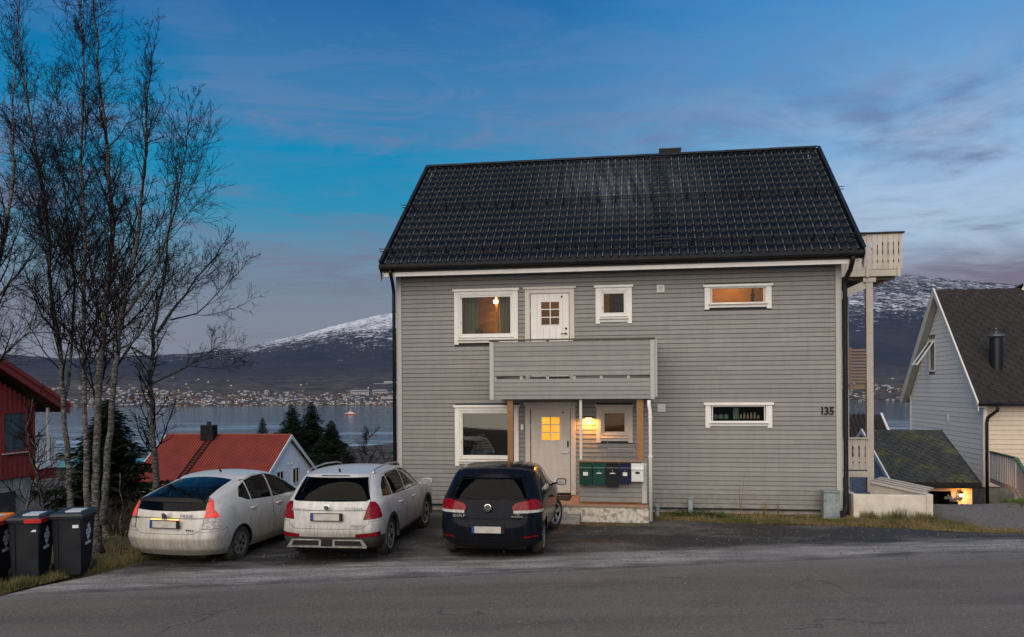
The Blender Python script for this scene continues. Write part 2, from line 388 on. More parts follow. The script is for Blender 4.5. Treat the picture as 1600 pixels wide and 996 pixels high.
b = MB(); b.box(-8200, 8200, 380, 7000, SEA - 2, SEA); tag(b.build('sea', m), kind='structure')
# --- far mountain: ridge height above the camera is given as an angle by bearing
HK = [(-1.1, .045), (-.70, .050), (-.55, .038), (-.40, .045), (-.33, .050), (-.26, .066), (-.20, .083), (-.155, .092), (-.05, .105), (.10, .115), (.25, .128), (.36, .134), (.42, .137), (.50, .1345), (.58, .127), (.70, .115), (1.1, .09)]
def ridge(u, y):
    """height of the far land at tangent-bearing u and distance y"""
    t_ = (y - 2000) / 3600.0
    top = cat_rom0(HK, u) * 5600 + CAMZ
    shore = SEA + 1.0
    town = 55 + 25 * math.sin(u * 7)
    if t_ < .18: q = SEA + (town - SEA) * sstep(0, .18, t_) * .45 + (town - SEA) * .55 * t_ / .18 + 1.0 * min(1, t_ * 60)
    else: q = town + (top - town) * (1 - max(0.0, 1 - (t_ - .18) / .82) ** 1.25)
    if t_ > 1: q = top - (t_ - 1) * 500
    rg = min(1, max(0, t_ - .02) * 3)
    X, Y = u * y, y
    q += rg * (26 * noise.noise((X * .0016, Y * .0016, 3)) + 16 * abs(noise.noise((X * .004, Y * .003, 9))) - 6) * (.75 if t_ < .98 else .3)
    q += rg * 4 * noise.noise((X * .02, Y * .012, 5))
    return q
us = [q for q in frange(-1.2, 1.2, .008)]; yy = [1985, 2000, 2012] + frange(2040, 2650, 30) + frange(2700, 5600, 58)[0:] + [5750, 6100, 6800]
vs = []
for y in yy:
    for u in us: vs.append((u * y, y, SEA - 3 if y < 1990 else ridge(u, y)))
nu = len(us); b = MB(); b.add(vs, [(j * nu + i, j * nu + i + 1, (j + 1) * nu + i + 1, (j + 1) * nu + i) for j in range(len(yy) - 1) for i in range(nu - 1)])
m = bpy.data.materials.new('snowy_mountain'); t = NT(m); P = lambda sc=(1, 1, 1): t.coord(sc, world=True)
s = t.n('SeparateXYZ'); t.t.links.new(t.n('NewGeometry').outputs['Position'], s.inputs[0])
alt = t.math('MULTIPLY_ADD', s.outputs[2], .001, 0.0)
alt = t.math('MINIMUM', alt, .37)
rel = t.math('ADD', alt, t.math('MULTIPLY', t.math('SUBTRACT', t.noise(P((.0012, .0012, .003)), 1.0, 4, .6), .5), .22))
n_s = t.noise(P((.012, .005, .055)), 1.2, 8, .80, .3); n_f = t.noise(P((.05, .02, .16)), 1.0, 5, .75)
rel = t.math('SUBTRACT', rel, t.ramp(t.math('MULTIPLY', s.outputs[0], .0002), [(.0, 0.0), (.35, .10)]))
snowth = t.math('ADD', t.math('MULTIPLY', t.math('SUBTRACT', rel, .262), 1.9), t.math('ADD', t.math('MULTIPLY', t.math('SUBTRACT', n_s, .5), 1.5), t.math('MULTIPLY', t.math('SUBTRACT', n_f, .5), 1.3)))
snow = t.math('MULTIPLY', t.ramp(snowth, [(.0, 0.0), (.26, 1.0)]), .85)
fo = t.mix(t.ramp(t.noise(P((.003, .003, .006)), 1.0, 6, .7), [(.35, 0.0), (.65, 1.0)]), (.024, .034, .054), (.046, .050, .072))
fo = t.mix(t.ramp(t.noise(P((.03, .03, .03)), 1.0, 5, .8), [(.4, 0.0), (.8, .5)]), fo, (.022, .026, .036))
town = t.ramp(t.math('MULTIPLY_ADD', s.outputs[2], .004, .2), [(.25, 1.0), (.55, 0.0)])
fo = t.mix(t.math('MULTIPLY', town, .6), fo, t.mix(t.ramp(t.noise(P((.02, .02, .02)), 1.0, 4, .7), [(.4, 0.0), (.65, 1.0)]), (.05, .045, .045), (.12, .11, .10)))
bs = t.bsdf(Base_Color=t.mix(snow, fo, (.72, .74, .80)), Roughness=.95); bs.inputs['Specular IOR Level'].default_value = .1
tag(b.build('mountain', m, smooth=True), kind='structure')
# ================================================================= THE GREY HOUSE  (house frame: u along the front, v into the house, z up)
HX, HY, HTH = -2.7868, 19.8041, -0.1552
def HW(u, v, z=0.0):
    c, s_ = math.cos(.1552), math.sin(.1552); return (HX + u * c + v * s_, HY - u * s_ + v * c, z)
house = empty('house', (HX, HY, 0), HTH, 'large grey timber house with black tiled roof and two storeys, behind the parked cars', 'house')
def paint(name, c, c2, rough=.62, amt=1, rand=.09):
    m = bpy.data.materials.new(name); t = NT(m)
    oi = t.n('ObjectInfo')
    f1 = t.ramp(t.noise(t.coord((1.2, 1, 9), rnd=True), 2.2, 6, .7), [(.3, 0.0), (.72, 1.0)])
    f2 = t.ramp(t.noise(t.coord((2.5, 2.5, .7)), 2.0, 5, .7), [(.42, 0.0), (.75, .55)])
    cc = t.mix(t.math('MULTIPLY', f1, .5 * amt), c, c2); cc = t.mix(t.math('MULTIPLY', f2, amt), cc, c2)
    sc = t.ramp(t.noise(t.coord((3, 3, 60), rnd=True), 5, 4, .8), [(.66, 0.0), (.74, .55)])
    cc = t.mix(sc, cc, tuple(q * .45 for q in c2))
    f = t.math('MULTIPLY_ADD', oi.outputs['Random'], 2 * rand, 1 - rand); cb = t.n('CombineXYZ')
    for i in range(3): t.t.links.new(f, cb.inputs[i])
    cc = t.mix(1.0, cc, cb.outputs[0], 'MULTIPLY')
    if name == 'grey_paint':
        zz_ = t.n('SeparateXYZ'); t.t.links.new(t.coord(), zz_.inputs[0])
        sp2 = t.math('MULTIPLY', t.math('SUBTRACT', 1.0, t.math('MULTIPLY', zz_.outputs[2], 1.3), clamp=True), t.ramp(t.noise(t.coord((2, 2, 2)), 3, 7, .8), [(.38, 0.0), (.7, 1.0)]))
        cc = t.mix(sp2, cc, (.10, .088, .07))
        strk = t.math('MULTIPLY', t.ramp(t.noise(t.coord((7, 7, .25)), 1.3, 5, .75), [(.56, 0.0), (.74, .5)]), 1.0)
        cc = t.mix(strk, cc, (.15, .143, .13))
        wx = t.n('TexVoronoi'); wx.inputs['Scale'].default_value = 1.0; wx.inputs['Randomness'].default_value = .55; t.t.links.new(t.coord((1.7, 1, 9.5)), wx.inputs['Vector'])
        cc = t.mix(t.ramp(wx.outputs['Distance'], [(.0, .55), (.05, 0.0)]), cc, (.06, .05, .045))
    b = t.bsdf(Base_Color=cc, Roughness=rough)
    t.set(b.inputs['Normal'], t.bump(t.noise(t.coord((1.5, 1, 30)), 6, 4, .7), .25, .004)); return m
M_side = paint('grey_paint', (.225, .221, .212), (.165, .161, .154))
M_white = paint('white_paint_wood', (.72, .71, .68), (.50, .48, .45), .5, .8, .03)
M_cream = paint('weathered_white', (.58, .55, .50), (.38, .35, .31), .6, .9, .03)
M_lgrey = paint('pale_grey_trim', (.40, .40, .385), (.29, .285, .275), .6, .8, .04)
M_wood = paint('bare_brown_post', (.26, .13, .045), (.12, .06, .022), .6, 1, .08)
M_core = mat('dark_wall_core', (.04, .04, .04), .9)
M_conc = mat('concrete', (.30, .285, .26), .9, (.17, .16, .145), 3.5, 7, bump=.5, bs=40)
M_render = mat('peeling_whitewash', (.52, .49, .43), .9, (.24, .21, .17), 13, 9, lo=.45, hi=.62, bump=.6, bs=30)
M_floor = mat('porch_floor', (.32, .19, .12), .8, (.22, .15, .11), 5)
M_blackm = mat('black_metal', (.008, .009, .011), .45, (.016, .016, .017), 4, spec=.2)
M_pane = glassmat('window_glass', (.80, .82, .80), .95, ior=1.2)
M_panedark = glassmat('window_glass_dull', (.45, .50, .48), .9, ior=1.55)
def tiles_mat():
    m = bpy.data.materials.new('black_roof_tile'); t = NT(m)
    n1 = t.noise(t.coord((1, 1, 1)), .55, 4, .6); n2 = t.noise(t.coord((5, 5, 5)), 3, 5, .7)
    c = t.mix(t.ramp(n2, [(.35, 0.0), (.7, 1.0)]), (.003, .005, .008), (.008, .012, .018))
    sp_ = t.n('SeparateXYZ'); t.t.links.new(t.coord(), sp_.inputs[0]); vn = t.n('NewGeometry').outputs['Position']
    q_ = t.n('SeparateXYZ'); t.t.links.new(vn, q_.inputs[0])
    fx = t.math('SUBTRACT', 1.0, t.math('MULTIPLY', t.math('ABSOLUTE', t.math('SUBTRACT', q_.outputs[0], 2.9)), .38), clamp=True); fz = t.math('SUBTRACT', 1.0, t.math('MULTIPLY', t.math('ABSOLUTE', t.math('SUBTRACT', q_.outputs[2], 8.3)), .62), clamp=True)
    sheen_ = t.math('MULTIPLY', t.math('MULTIPLY', fx, fz), t.ramp(t.noise(t.coord((5, .35, .35), world=True), 1.6, 4, .6), [(.38, .1), (.68, 1.0)]))  # sheen of the upper slope, painted as a pale patch in the tile colour
    spk = t.ramp(t.noise(t.coord((6, 2, 2), world=True), 2.0, 7, .85), [(.58, 0.0), (.72, .35)])
    cz_ = t.n('SeparateXYZ'); t.t.links.new(t.coord(), cz_.inputs[0])
    crest_shine = t.math('MULTIPLY', t.ramp(t.math('MULTIPLY', cz_.outputs[2], 10.0), [(.25, 0.0), (.40, 1.0)]), t.ramp(t.noise(t.coord((3, .8, 1), world=True), 2.0, 6, .7), [(.36, .25), (.62, 1.0)]))
    c = t.mix(t.math('MULTIPLY', crest_shine, .9), c, (.19, .225, .27))  # rib highlights painted into the tile colour along the crests
    c = t.mix(t.math('MAXIMUM', t.math('MULTIPLY', sheen_, t.math('MULTIPLY_ADD', crest_shine, .75, .16)), t.math('MULTIPLY', spk, .35)), c, (.42, .48, .56))
    b = t.bsdf(Base_Color=c, Roughness=t.ramp(n1, [(.3, .22), (.7, .36)]))
    b.inputs['Coat Weight'].default_value = .0; b.inputs['Coat Roughness'].default_value = .2; b.inputs['Specular IOR Level'].default_value = .09
    t.set(b.inputs['Normal'], t.bump(n2, .25, .01)); return m
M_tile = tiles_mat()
L_, ZT, ZB = 10.29, 5.72, .125
DEP = 7.75
wall = MB()
OPEN = [(1.43, 2.98, 3.99, 5.28), (1.43, 2.98, 1.08, 2.50), (7.31, 8.79, 4.71, 5.24), (7.31, 8.79, 2.0, 2.54), (4.82, 5.66, 4.43, 5.29), (4.82, 5.66, 1.65, 2.50), (3.15, 4.32, 3.10, 5.29), (3.14, 4.33, .36, 2.56)]
def cells(x0, x1, z0, z1, op):
    xs_ = sorted(set([x0, x1] + [q for o in op for q in o[:2]])); zs_ = sorted(set([z0, z1] + [q for o in op for q in o[2:]]))
    out = []
    for i in range(len(xs_) - 1):
        run = None
        for j in range(len(zs_) - 1):
            cx, cz = (xs_[i] + xs_[i + 1]) / 2, (zs_[j] + zs_[j + 1]) / 2
            if any(o[0] < cx < o[1] and o[2] < cz < o[3] for o in op):
                if run: out.append(run); run = None
            else: run = [xs_[i], xs_[i + 1], run[2] if run else zs_[j], zs_[j + 1]]
        if run: out.append(run)
    return out
INS = .07
for a, b_, c, d in cells(0, L_, ZB, ZT, [(o[0] + INS, o[1] - INS, o[2] + INS, o[3] - INS) for o in OPEN]): wall.box(a, b_, 0, .16, c, d)
wall.box(0, .16, .161, DEP, ZB, ZT); wall.box(L_ - .16, L_, .161, DEP, ZB, ZT); wall.box(.161, L_ - .161, DEP - .16, DEP, ZB, ZT)
wo_ = wall.build('wall', M_core, house)
b = MB(); b.box(.161, L_ - .161, .161, DEP - .161, 2.86, 3.02); b.box(.161, L_ - .161, .161, DEP - .161, 5.66, 5.72); b.box(.161, L_ - .161, .161, DEP - .161, .26, .36)
b.box(3.05, 3.13, .161, DEP - .17, .37, 5.65); b.box(4.4, 4.48, .161, DEP - .17, .37, 5.65); b.box(6.6, 6.7, .161, DEP - .17, .37, 5.65)
b.build('inner_floors_and_walls', mat('interior_plaster', (.42, .34, .25), .9), house)
def lap(u0, u1, z0, z1, y=-.0, t_=.021):
    b = MB(); g = .0125
    return b.add([(u0, y, z0), (u1, y, z0), (u1, y, z1 - g), (u0, y, z1 - g), (u0, y - t_, z0), (u1, y - t_, z0), (u1, y - t_ + .008, z1 - g), (u0, y - t_ + .008, z1 - g)],
                 [(0, 1, 2, 3), (4, 7, 6, 5), (0, 4, 5, 1), (3, 2, 6, 7), (0, 3, 7, 4), (1, 5, 6, 2)])
rnd = random.Random(5)
PITCH = .1052; z = ZB; nb = 0
while z < ZT - .03:
    z1 = min(z + PITCH, ZT)
    segs = [(.125, L_ - .125)]
    for o in OPEN:
        if o[2] < z1 - .02 and o[3] > z + .02:
            new = []
            for s0, s1 in segs:
                if o[0] >= s1 or o[1] <= s0: new.append((s0, s1))
                else:
                    if o[0] > s0: new.append((s0, o[0]))
                    if o[1] < s1: new.append((o[1], s1))
            segs = new
    for s0, s1 in segs:
        if s1 - s0 < .06: continue
        cutp = [s0]
        if s1 - s0 > 2.5 and rnd.random() < .8: cutp.append(rnd.uniform(s0 + .8, s1 - .8))
        cutp.append(s1)
        for q0, q1 in zip(cutp, cutp[1:]):
            lap(q0 + .001, q1 - .001, z, z1, y=-.001).build('siding_board', M_side, wo_); nb += 1
    z = z1
for u0, u1 in ((-.012, .118), (L_ - .118, L_ + .012)):
    b = MB(); b.box(u0, u1, -.036, -.001, ZB - .02, ZT - .01); b.build('corner_board', M_lgrey, house, bevel=.004)
b = MB(); b.box(.02, L_ - .02, .02, .18, -.30, ZB - .002); b.box(L_ - .14, L_ - .02, .181, DEP, -.8, ZB - .002); b.box(.02, .14, .181, DEP, -2.5, ZB - .002); b.build('foundation', M_conc, house)
b = MB(); b.box(-.01, L_ + .01, -.03, -.002, ZB - .035, ZB - .008); b.build('drip_edge', M_blackm, house)
# side walls of the house: joined lap siding (never in view from the street)
b = MB()
for side in (0, 1):
    x = -.001 if side == 0 else L_ + .001; zz = ZB
    while zz < 9.0:
        k = 0 if zz < ZT else (zz - ZT) / (9.35 - ZT) * (DEP / 2)
        d = -.02 if side == 0 else .02
        b.box(min(x, x + d), max(x, x + d), .01 + k, DEP - k, zz, zz + .095); zz += PITCH
    if side == 0: b.prism([(.0, 0, ZT + .002), (.0, DEP, ZT + .002), (.0, DEP / 2, 9.25)], (.12, 0, 0))
    else: b.prism([(L_ - .12, 0, ZT + .002), (L_ - .12, DEP, ZT + .002), (L_ - .12, DEP / 2, 9.25)], (.12, 0, 0))
tag(b.build('gable_siding', M_side, house), kind='stuff')
# ---- windows
def ring(b, x0, x1, z0, z1, w, y0, y1, mi=0):
    b.box(x0, x0 + w, y0, y1, z0, z1, mi); b.box(x1 - w, x1, y0, y1, z0, z1, mi); b.box(x0 + w, x1 - w, y0, y1, z0, z0 + w, mi); b.box(x0 + w, x1 - w, y0, y1, z1 - w, z1, mi)
def window(o, m=M_white, tw=.105, pane=M_pane, feet=True):
    x0, x1, z0, z1 = o; tz = tw if z1 - z0 > .7 else .035; fw_ = .055 if tz == tw else .04
    b = MB(); ring(b, x0 + tw - .01, x1 - tw + .01, z0 + tz + .02, z1 - tz - .0, fw_, -.03, .10); fr = b.build('window', m, house, bevel=.006)
    b = MB(); ring(b, x0 + tw + .047, x1 - tw - .047, z0 + tz + .022 + fw_, z1 - tz - .002 - fw_, .035 if tz == tw else .02, -.018, .06); b.build('sash', m, fr, bevel=.005)
    b = MB(); b.box(x0 + tw + .06, x1 - tw - .06, .018, .026, z0 + tz + .035 + fw_, z1 - tz - .015 - fw_); b.build('pane', pane, fr)
    for a, c, dz in ((x0, x0 + tw, -.04 if feet else 0), (x1 - tw, x1, -.04 if feet else 0)):
        b = MB(); b.box(a, c, -.045, -.001, z0 + dz, z1 - .06); b.build('casing', m, fr, bevel=.004)
    b = MB(); b.box(x0 + tw + .001, x1 - tw - .001, -.042, -.001, z1 - .06 - tz * .6, z1 - .061); b.build('casing', m, fr, bevel=.004)
    b = MB(); b.box(x0 + tw + .001, x1 - tw - .001, -.042, -.001, z0 + .0, z0 + .075); b.build('casing', m, fr, bevel=.004)
    b = MB(); b.box(x0 - .035, x1 + .035, -.075, -.002, z1 - .059, z1 + .0); b.build('head_board', m, fr, bevel=.006)
    b = MB(); b.prism([(x0 + tw - .02, -.0, z0 + .115), (x0 + tw - .02, -.095, z0 + .085), (x0 + tw - .02, -.095, z0 + .070), (x0 + tw - .02, -.0, z0 + .078)], (x1 - x0 - 2 * tw + .04, 0, 0)); b.build('sill', m, fr)
    for hz in (z0 + .35 * (z1 - z0), z0 + .8 * (z1 - z0)):
        if z1 - z0 > .7:
            b = MB(); b.cyl((x0 + tw + .05, -.035, hz), .009, .07, 8); b.build('hinge', M_lgrey, fr)
    return fr
W = [window(o, pane=M_panedark if k_ == 1 else M_pane) for k_, o in enumerate(OPEN[:4])] + [window(OPEN[4]), window(OPEN[5], M_cream)]
# ---- doors
def door(o, m, mt, lit, zb):
    x0, x1, z0, z1 = o
    b = MB(); b.box(x0 + .125, x1 - .125, .0, .05, zb, z1 - .16); 
    gx0, gx1, gz0, gz1 = x0 + .365, x0 + .365 + .465, z1 - .915, z1 - .335
    b = MB()
    for c_ in cells(x0 + .13, x1 - .13, zb, z1 - .15, [(gx0, gx1, gz0, gz1)]): b.box(c_[0], c_[1], .0, .05, c_[2], c_[3])
    d = b.build('door', m, house, bevel=.002)
    n = 6
    for k in range(1, n):
        xx = x0 + .13 + (x1 - x0 - .26) * k / n
        for (a, c) in ((zb + .02, gz0 - .03), (gz1 + .03, z1 - .17)) if gx0 < xx < gx1 else ((zb + .02, z1 - .17),):
            b = MB(); b.box(xx - .003, xx + .003, -.0015, .002, a, c); b.build('groove', M_lgrey, d)
    cw, ch = (gx1 - gx0 - .02) / 2, (gz1 - gz0 - .02) / 3
    for i in range(2):
        for j in range(3):
            a, c = gx0 + .01 + i * cw, gz0 + .01 + j * ch
            b = MB(); b.box(a + .012, a + cw - .012, .018, .026, c + .012, c + ch - .012); b.build('pane', lit, d)
    b = MB(); ring(b, gx0 - .0, gx1 + .0, gz0, gz1, .020, -.008, .03)
    b.box((gx0 + gx1) / 2 - .011, (gx0 + gx1) / 2 + .011, -.006, .028, gz0 + .02, gz1 - .02)
    for j in (1, 2): b.box(gx0 + .02, gx1 - .02, -.005, .028, gz0 + .01 + j * ch - .011, gz0 + .01 + j * ch + .011)
    b.build('glazing_bars', m, d)
    for a, c in ((x0, x0 + .115), (x1 - .115, x1)):
        b = MB(); b.box(a, c, -.04, -.001, z0 + .02, z1 - .055); b.build('casing', mt, d, bevel=.004)
    b = MB(); b.box(x0 + .116, x1 - .116, -.038, -.001, z1 - .15, z1 - .056); b.build('casing', mt, d, bevel=.004)
    b = MB(); b.box(x0 - .04, x1 + .04, -.07, -.002, z1 - .055, z1); b.build('head_board', mt, d, bevel=.005)
    b = MB(); b.box(x0 + .11, x1 - .11, -.03, .06, zb - .05, zb - .002); b.build('threshold', M_blackm, d)
    for hz in (zb + .3, z1 - .6): b = MB(); b.cyl((x0 + .132, -.01, hz), .010, .09, 8); b.build('hinge', M_white, d)
    b = MB(); b.cyl((x1 - .30, -.012, z1 - .24), .022, .012, 12, 'y'); b.build('peephole_cap', M_blackm, d)
    return d
M_amber = emis('warm_lit_pane', (1.0, .38, .015), .80, (1.0, .47, .04), 4)
d1 = door(OPEN[6], M_white, M_cream, M_pane, 3.14)
d2 = door(OPEN[7], M_cream, M_cream, M_amber, .42)
b = MB(); b.cyl((4.12, -.022, 4.30), .026, .03, 14, 'y'); b.build('lock', M_blackm, d1)
b = MB(); b.cyl((4.12, -.022, 4.18), .024, .03, 14, 'y'); b.tube([(4.12, -.03, 4.18), (4.11, -.05, 4.18), (4.0, -.05, 4.178)], .010, 8); b.build('handle', M_blackm, d1)
b = MB(); b.box(4.13, 4.165, -.035, .0, 1.50, 1.65); b.build('keypad', M_blackm, d2, bevel=.008)
b = MB(); b.box(4.135, 4.165, -.025, .0, 1.34, 1.50); b.tube([(4.15, -.03, 1.38), (4.15, -.06, 1.38), (4.02, -.06, 1.375)], .011, 8); b.build('handle', CM0['chrome'] if 'CM0' in globals() else mat('steel', (.5, .5, .5), .3, metal=1), d2)
# ---- vents, number, bell
for zc in (5.18, 2.42):
    b = MB(); ring(b, 6.235, 6.405, zc - .085, zc + .085, .018, -.045, -.021); v_ = b.build('wall_vent', M_white, house)
    for k in range(5):
        b = MB(); zz = zc - .06 + k * .028; b.prism([(6.253, -.024, zz + .018), (6.253, -.044, zz), (6.253, -.044, zz + .005), (6.253, -.024, zz + .024)], (.134, 0, 0)); b.build('slat', M_white, v_)
M_num = mat('black_number', (.006, .006, .006), .4)
for ch, ux in (('1', 9.87), ('3', 9.965), ('5', 10.075)):
    text('house_number', ch, .235, M_num, house, (ux, -.034, 2.335), (R(90), 0, 0), .010, .004)
b = MB(); b.box(3.03, 3.10, -.06, -.02, 1.90, 2.04); b.build('door_bell', M_white, house, bevel=.01)
# ---- roof
EV, EZ, RV, RZ = -.5477, 5.8677, 3.8739, 9.33
OL, OR = .22, .34
sl = math.hypot(RV - EV, RZ - EZ); ang = math.atan2(RZ - EZ, RV - EV)
roof = empty('roof', (0, EV, EZ), parent=house); roof.rotation_euler = (ang, 0, 0)     # local x along, y up the slope, z normal
WTOT = L_ + OL + OR
b = MB(); b.box(-OL + .03, L_ + OR - .03, .02, sl - .02, -.16, -.03); b.build('roof_deck', M_cream, roof)
NC, NRW = 57, 16; tw_, th_ = WTOT / NC, sl / NRW
def tile_mesh(full=True):
    b = MB(); n = 8; vs = []
    for j, (yy, zo) in enumerate(((-.012, .012), (-.010, .024), (th_ + .012, .011))):
        for i in range(n + 1):
            a = i / n; w_ = .046 * math.exp(-((a - .5) / .15) ** 2) - .010
            bow = .008 * (math.exp(-((a - .5) / .2) ** 2) - .5) if j < 2 else 0
            vs.append((a * tw_, yy + bow, w_ + zo - .02))
    b.add(vs, [(j * (n + 1) + i, j * (n + 1) + i + 1, (j + 1) * (n + 1) + i + 1, (j + 1) * (n + 1) + i) for j in range(2) for i in range(n)])
    return b
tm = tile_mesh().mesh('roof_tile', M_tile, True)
tm.polygons.foreach_set('use_smooth', [p.index >= 8 for p in tm.polygons])
rest = MB()
for j in range(NRW):
    for i in range(NC):
        x, y = -OL + i * tw_, j * th_
        if j < 5: inst('roof_tile', tm, roof, (x, y, 0))
        else:
            q = tile_mesh(); rest.add([(v[0] + x, v[1] + y, v[2]) for v in q.v], q.f)
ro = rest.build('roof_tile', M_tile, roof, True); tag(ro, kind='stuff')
# back slope
back = MB(); back.prism([(-OL, RV - EV + 0, 0), (-OL, RV - EV, -.15), (-OL, RV - EV + (RV - EV), -(RZ - EZ) - .15), (-OL, 2 * (RV - EV), -(RZ - EZ))], (WTOT, 0, 0))
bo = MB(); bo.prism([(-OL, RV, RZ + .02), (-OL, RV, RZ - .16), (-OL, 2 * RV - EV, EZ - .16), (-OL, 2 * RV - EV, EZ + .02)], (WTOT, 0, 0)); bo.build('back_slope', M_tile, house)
b = MB(); n = 8
for (x0, x1) in [(-OL - .02 + k * 1.2, min(-OL - .02 + k * 1.2 + 1.24, L_ + OR + .02)) for k in range(9)]:
    b = MB(); vs = []
    for x in (x0, x1):
        for k in range(n + 1):
            a = PI * k / n; vs.append((x, RV - .13 * math.cos(a) , RZ + .0 + .075 * math.sin(a) + (.006 if x == x0 else 0)))
    b.add(vs, [(k, k + 1, n + 2 + k, n + 1 + k) for k in range(n)]); b.build('ridge_cap', M_blackm, house, True)
for x0 in (-OL - .03, L_ + OR - .005):
    b = MB(); b.box(x0, x0 + .035, -.03, sl + .0, -.20, .062); b.build('verge_board', M_blackm, roof, bevel=.004)
    b = MB(); b.box(x0 - .02, x0 + .06, -.03, sl, .0625, .075); b.build('verge_flashing', M_blackm, roof)
for x0, sgn in ((-OL - .055, 1), (L_ + OR + .03, -1)):   # pale barge ends hanging below the eaves
    b = MB(); b.prism([(x0, EV - .05, EZ - .02), (x0, EV + .18, EZ + .10), (x0, EV + .20, EZ - .32), (x0, EV + .10, EZ - .42)], (.022, 0, 0)); b.build('barge_end', M_lgrey, house)
# gutter, fascia, soffit
ng = 8
for k in range(ng):
    x0 = -OL - .02 + k * (WTOT + .04) / ng; x1 = x0 + (WTOT + .04) / ng - .004
    b = MB(); m_ = 7; vs = []
    for x in (x0, x1):
        for q in range(m_ + 1):
            a = PI * q / m_; vs.append((x, EV - .055 - .075 * math.cos(a) , EZ - .035 - .12 * math.sin(a) ** .7))
        for q in range(m_, -1, -1):
            a = PI * q / m_; vs.append((x, EV - .055 - .067 * math.cos(a) , EZ - .03 - .11 * math.sin(a) ** .7))
    w2 = 2 * (m_ + 1)
    b.add(vs, [(q, (q + 1) % w2, w2 + (q + 1) % w2, w2 + q) for q in range(w2)]); b.build('gutter', M_blackm, house)
b = MB(); b.box(-OL, L_ + OR, EV + .03, EV + .06, EZ - .20, EZ - .02); b.build('eaves_flashing', M_blackm, house)
b = MB(); b.box(-OL + .05, L_ + OR - .12, EV + .065, EV + .095, EZ - .30, EZ - .17); b.build('fascia', M_white, house, bevel=.004)
b = MB(); b.box(-OL + .06, L_ + OR - .06, EV + .096, -.04, EZ - .235, EZ - .215); b.build('soffit', M_lgrey, house)
b = MB(); b.box(.12, L_ - .12, -.05, -.023, ZT - .10, ZT + .02); b.build('frieze_board', M_side, house)
# snow guards
for yy, hh in ((sl * .075, .15), (sl * .50, .16)):
    sg = empty('snow_guard', (0, yy, 0), parent=roof)
    for zz in (.10, .17):
        b = MB(); b.tube([(-OL - .12, 0, zz), (L_ + OR + .12, 0, zz)], .010, 6); b.build('guard_rail', M_blackm, sg)
    x = -OL + .2
    while x < L_ + OR:
        b = MB(); b.box(x - .012, x + .012, -.03, .02, .02, .20); b.box(x - .014, x + .014, .02, .16, .04, .055); b.build('guard_bracket', M_blackm, sg); x += .44
# roof ladder
la = empty('roof_ladder', (0, 0, 0), parent=roof)
for xx in (6.17, 6.57):
    b = MB(); b.box(xx - .012, xx + .012, .25, sl - .15, .075, .115); b.build('ladder_rail', M_blackm, la)
k = .35
while k < sl - .2:
    b = MB(); b.box(6.18, 6.56, k - .02, k + .02, .10, .125); b.build('rung', mat('rung_metal', (.05, .055, .06), .35, metal=.6) if 'M_rung' not in globals() else M_rung, la); k += .31
# chimney cowl behind ridge
ch = empty('chimney', (6.72, 4.35, 8.66), parent=house)
b = MB(); b.box(-.16, .16, -.16, .16, 0, .62); b.build('flue', M_blackm, ch)
b = MB(); z0_, z1_ = .62, .93
vs = [(-.14, -.16, z0_), (.14, -.16, z0_), (.14, .16, z0_), (-.14, .16, z0_), (-.30, -.26, z1_), (.30, -.26, z1_), (.30, .26, z1_), (-.30, .26, z1_)]
b.add(vs, [(0, 1, 5, 4), (1, 2, 6, 5), (2, 3, 7, 6), (3, 0, 4, 7), (0, 3, 2, 1)]); b.box(-.31, .31, -.27, .27, z1_, z1_ + .02); b.build('cowl', mat('grey_metal', (.03, .032, .036), .4, metal=.3), ch)
# downpipes
def pipe(path, r, m, clips, name='downpipe'):
    b = MB(); b.tube(path, r, 12); o = b.build(name, m, house, True)
    for cx, cy, cz in clips:
        b = MB(); b.cyl((cx, cy, cz), r + .010, .03, 12); b.box(cx - .012, cx + .012, cy, cy + .09, cz, cz + .02); b.build('pipe_clip', m, o)
    return o
pipe([(.02, EV - .04, EZ - .15), (.02, EV - .03, EZ - .24), (-.02, EV + .25, EZ - .42), (-.055, -.10, EZ - .58), (-.055, -.085, EZ - .7), (-.055, -.085, -.1)], .042, M_blackm, [(-.055, -.085, q) for q in (4.75, 3.1, 1.0)])
pipe([(L_ + .12, EV - .04, EZ - .15), (L_ + .12, EV - .03, EZ - .22), (L_ + .12, EV + .20, EZ - .42), (L_ + .07, -.12, EZ - .60), (L_ + .065, -.10, EZ - .75), (L_ + .065, -.10, .30), (L_ + .05, -.12, .18), (L_ - .02, -.22, .07), (L_ - .12, -.32, .01), (L_ - .17, -.36, -.02)], .052, M_blackm, [(L_ + .065, -.10, q) for q in (4.2, 2.0, .62)])
# ---- balcony over the door
BV = -1.40
bal = empty('balcony', (0, 0, 0), parent=house)
b = MB(); b.box(2.60, 6.08, BV + .05, -.05, 2.92, 3.02); b.build('balcony_floor', M_lgrey, bal)
b = MB(); b.box(2.60, 6.08, BV + .05, -.05, 2.66, 2.915); 
for k in range(7): pass
b = MB(); 
for q in [2.60 + .57 * k for k in range(7)]: b.box(q, q + .045, BV + .05, -.05, 2.70, 2.915)
b.build('joists', M_wood, bal)
b = MB(); b.box(2.60, 6.08, BV + .10, -.06, 2.68, 2.698); b.build('ceiling_boards', mat('dark_soffit', (.06, .05, .04), .9), bal)
zz = 2.655
for k in range(5):
    z1 = zz + .0915
    for q0, q1 in ((2.64, 6.05),) if k not in (1, 3) else (((2.64, 4.1), (4.1, 6.05)) if k == 3 else ((2.64, 4.75), (4.75, 6.05))):
        lap(q0, q1 - .001, zz, z1, y=BV).build('balcony_board', M_side, bal)
    zz = z1
zz = 3.175
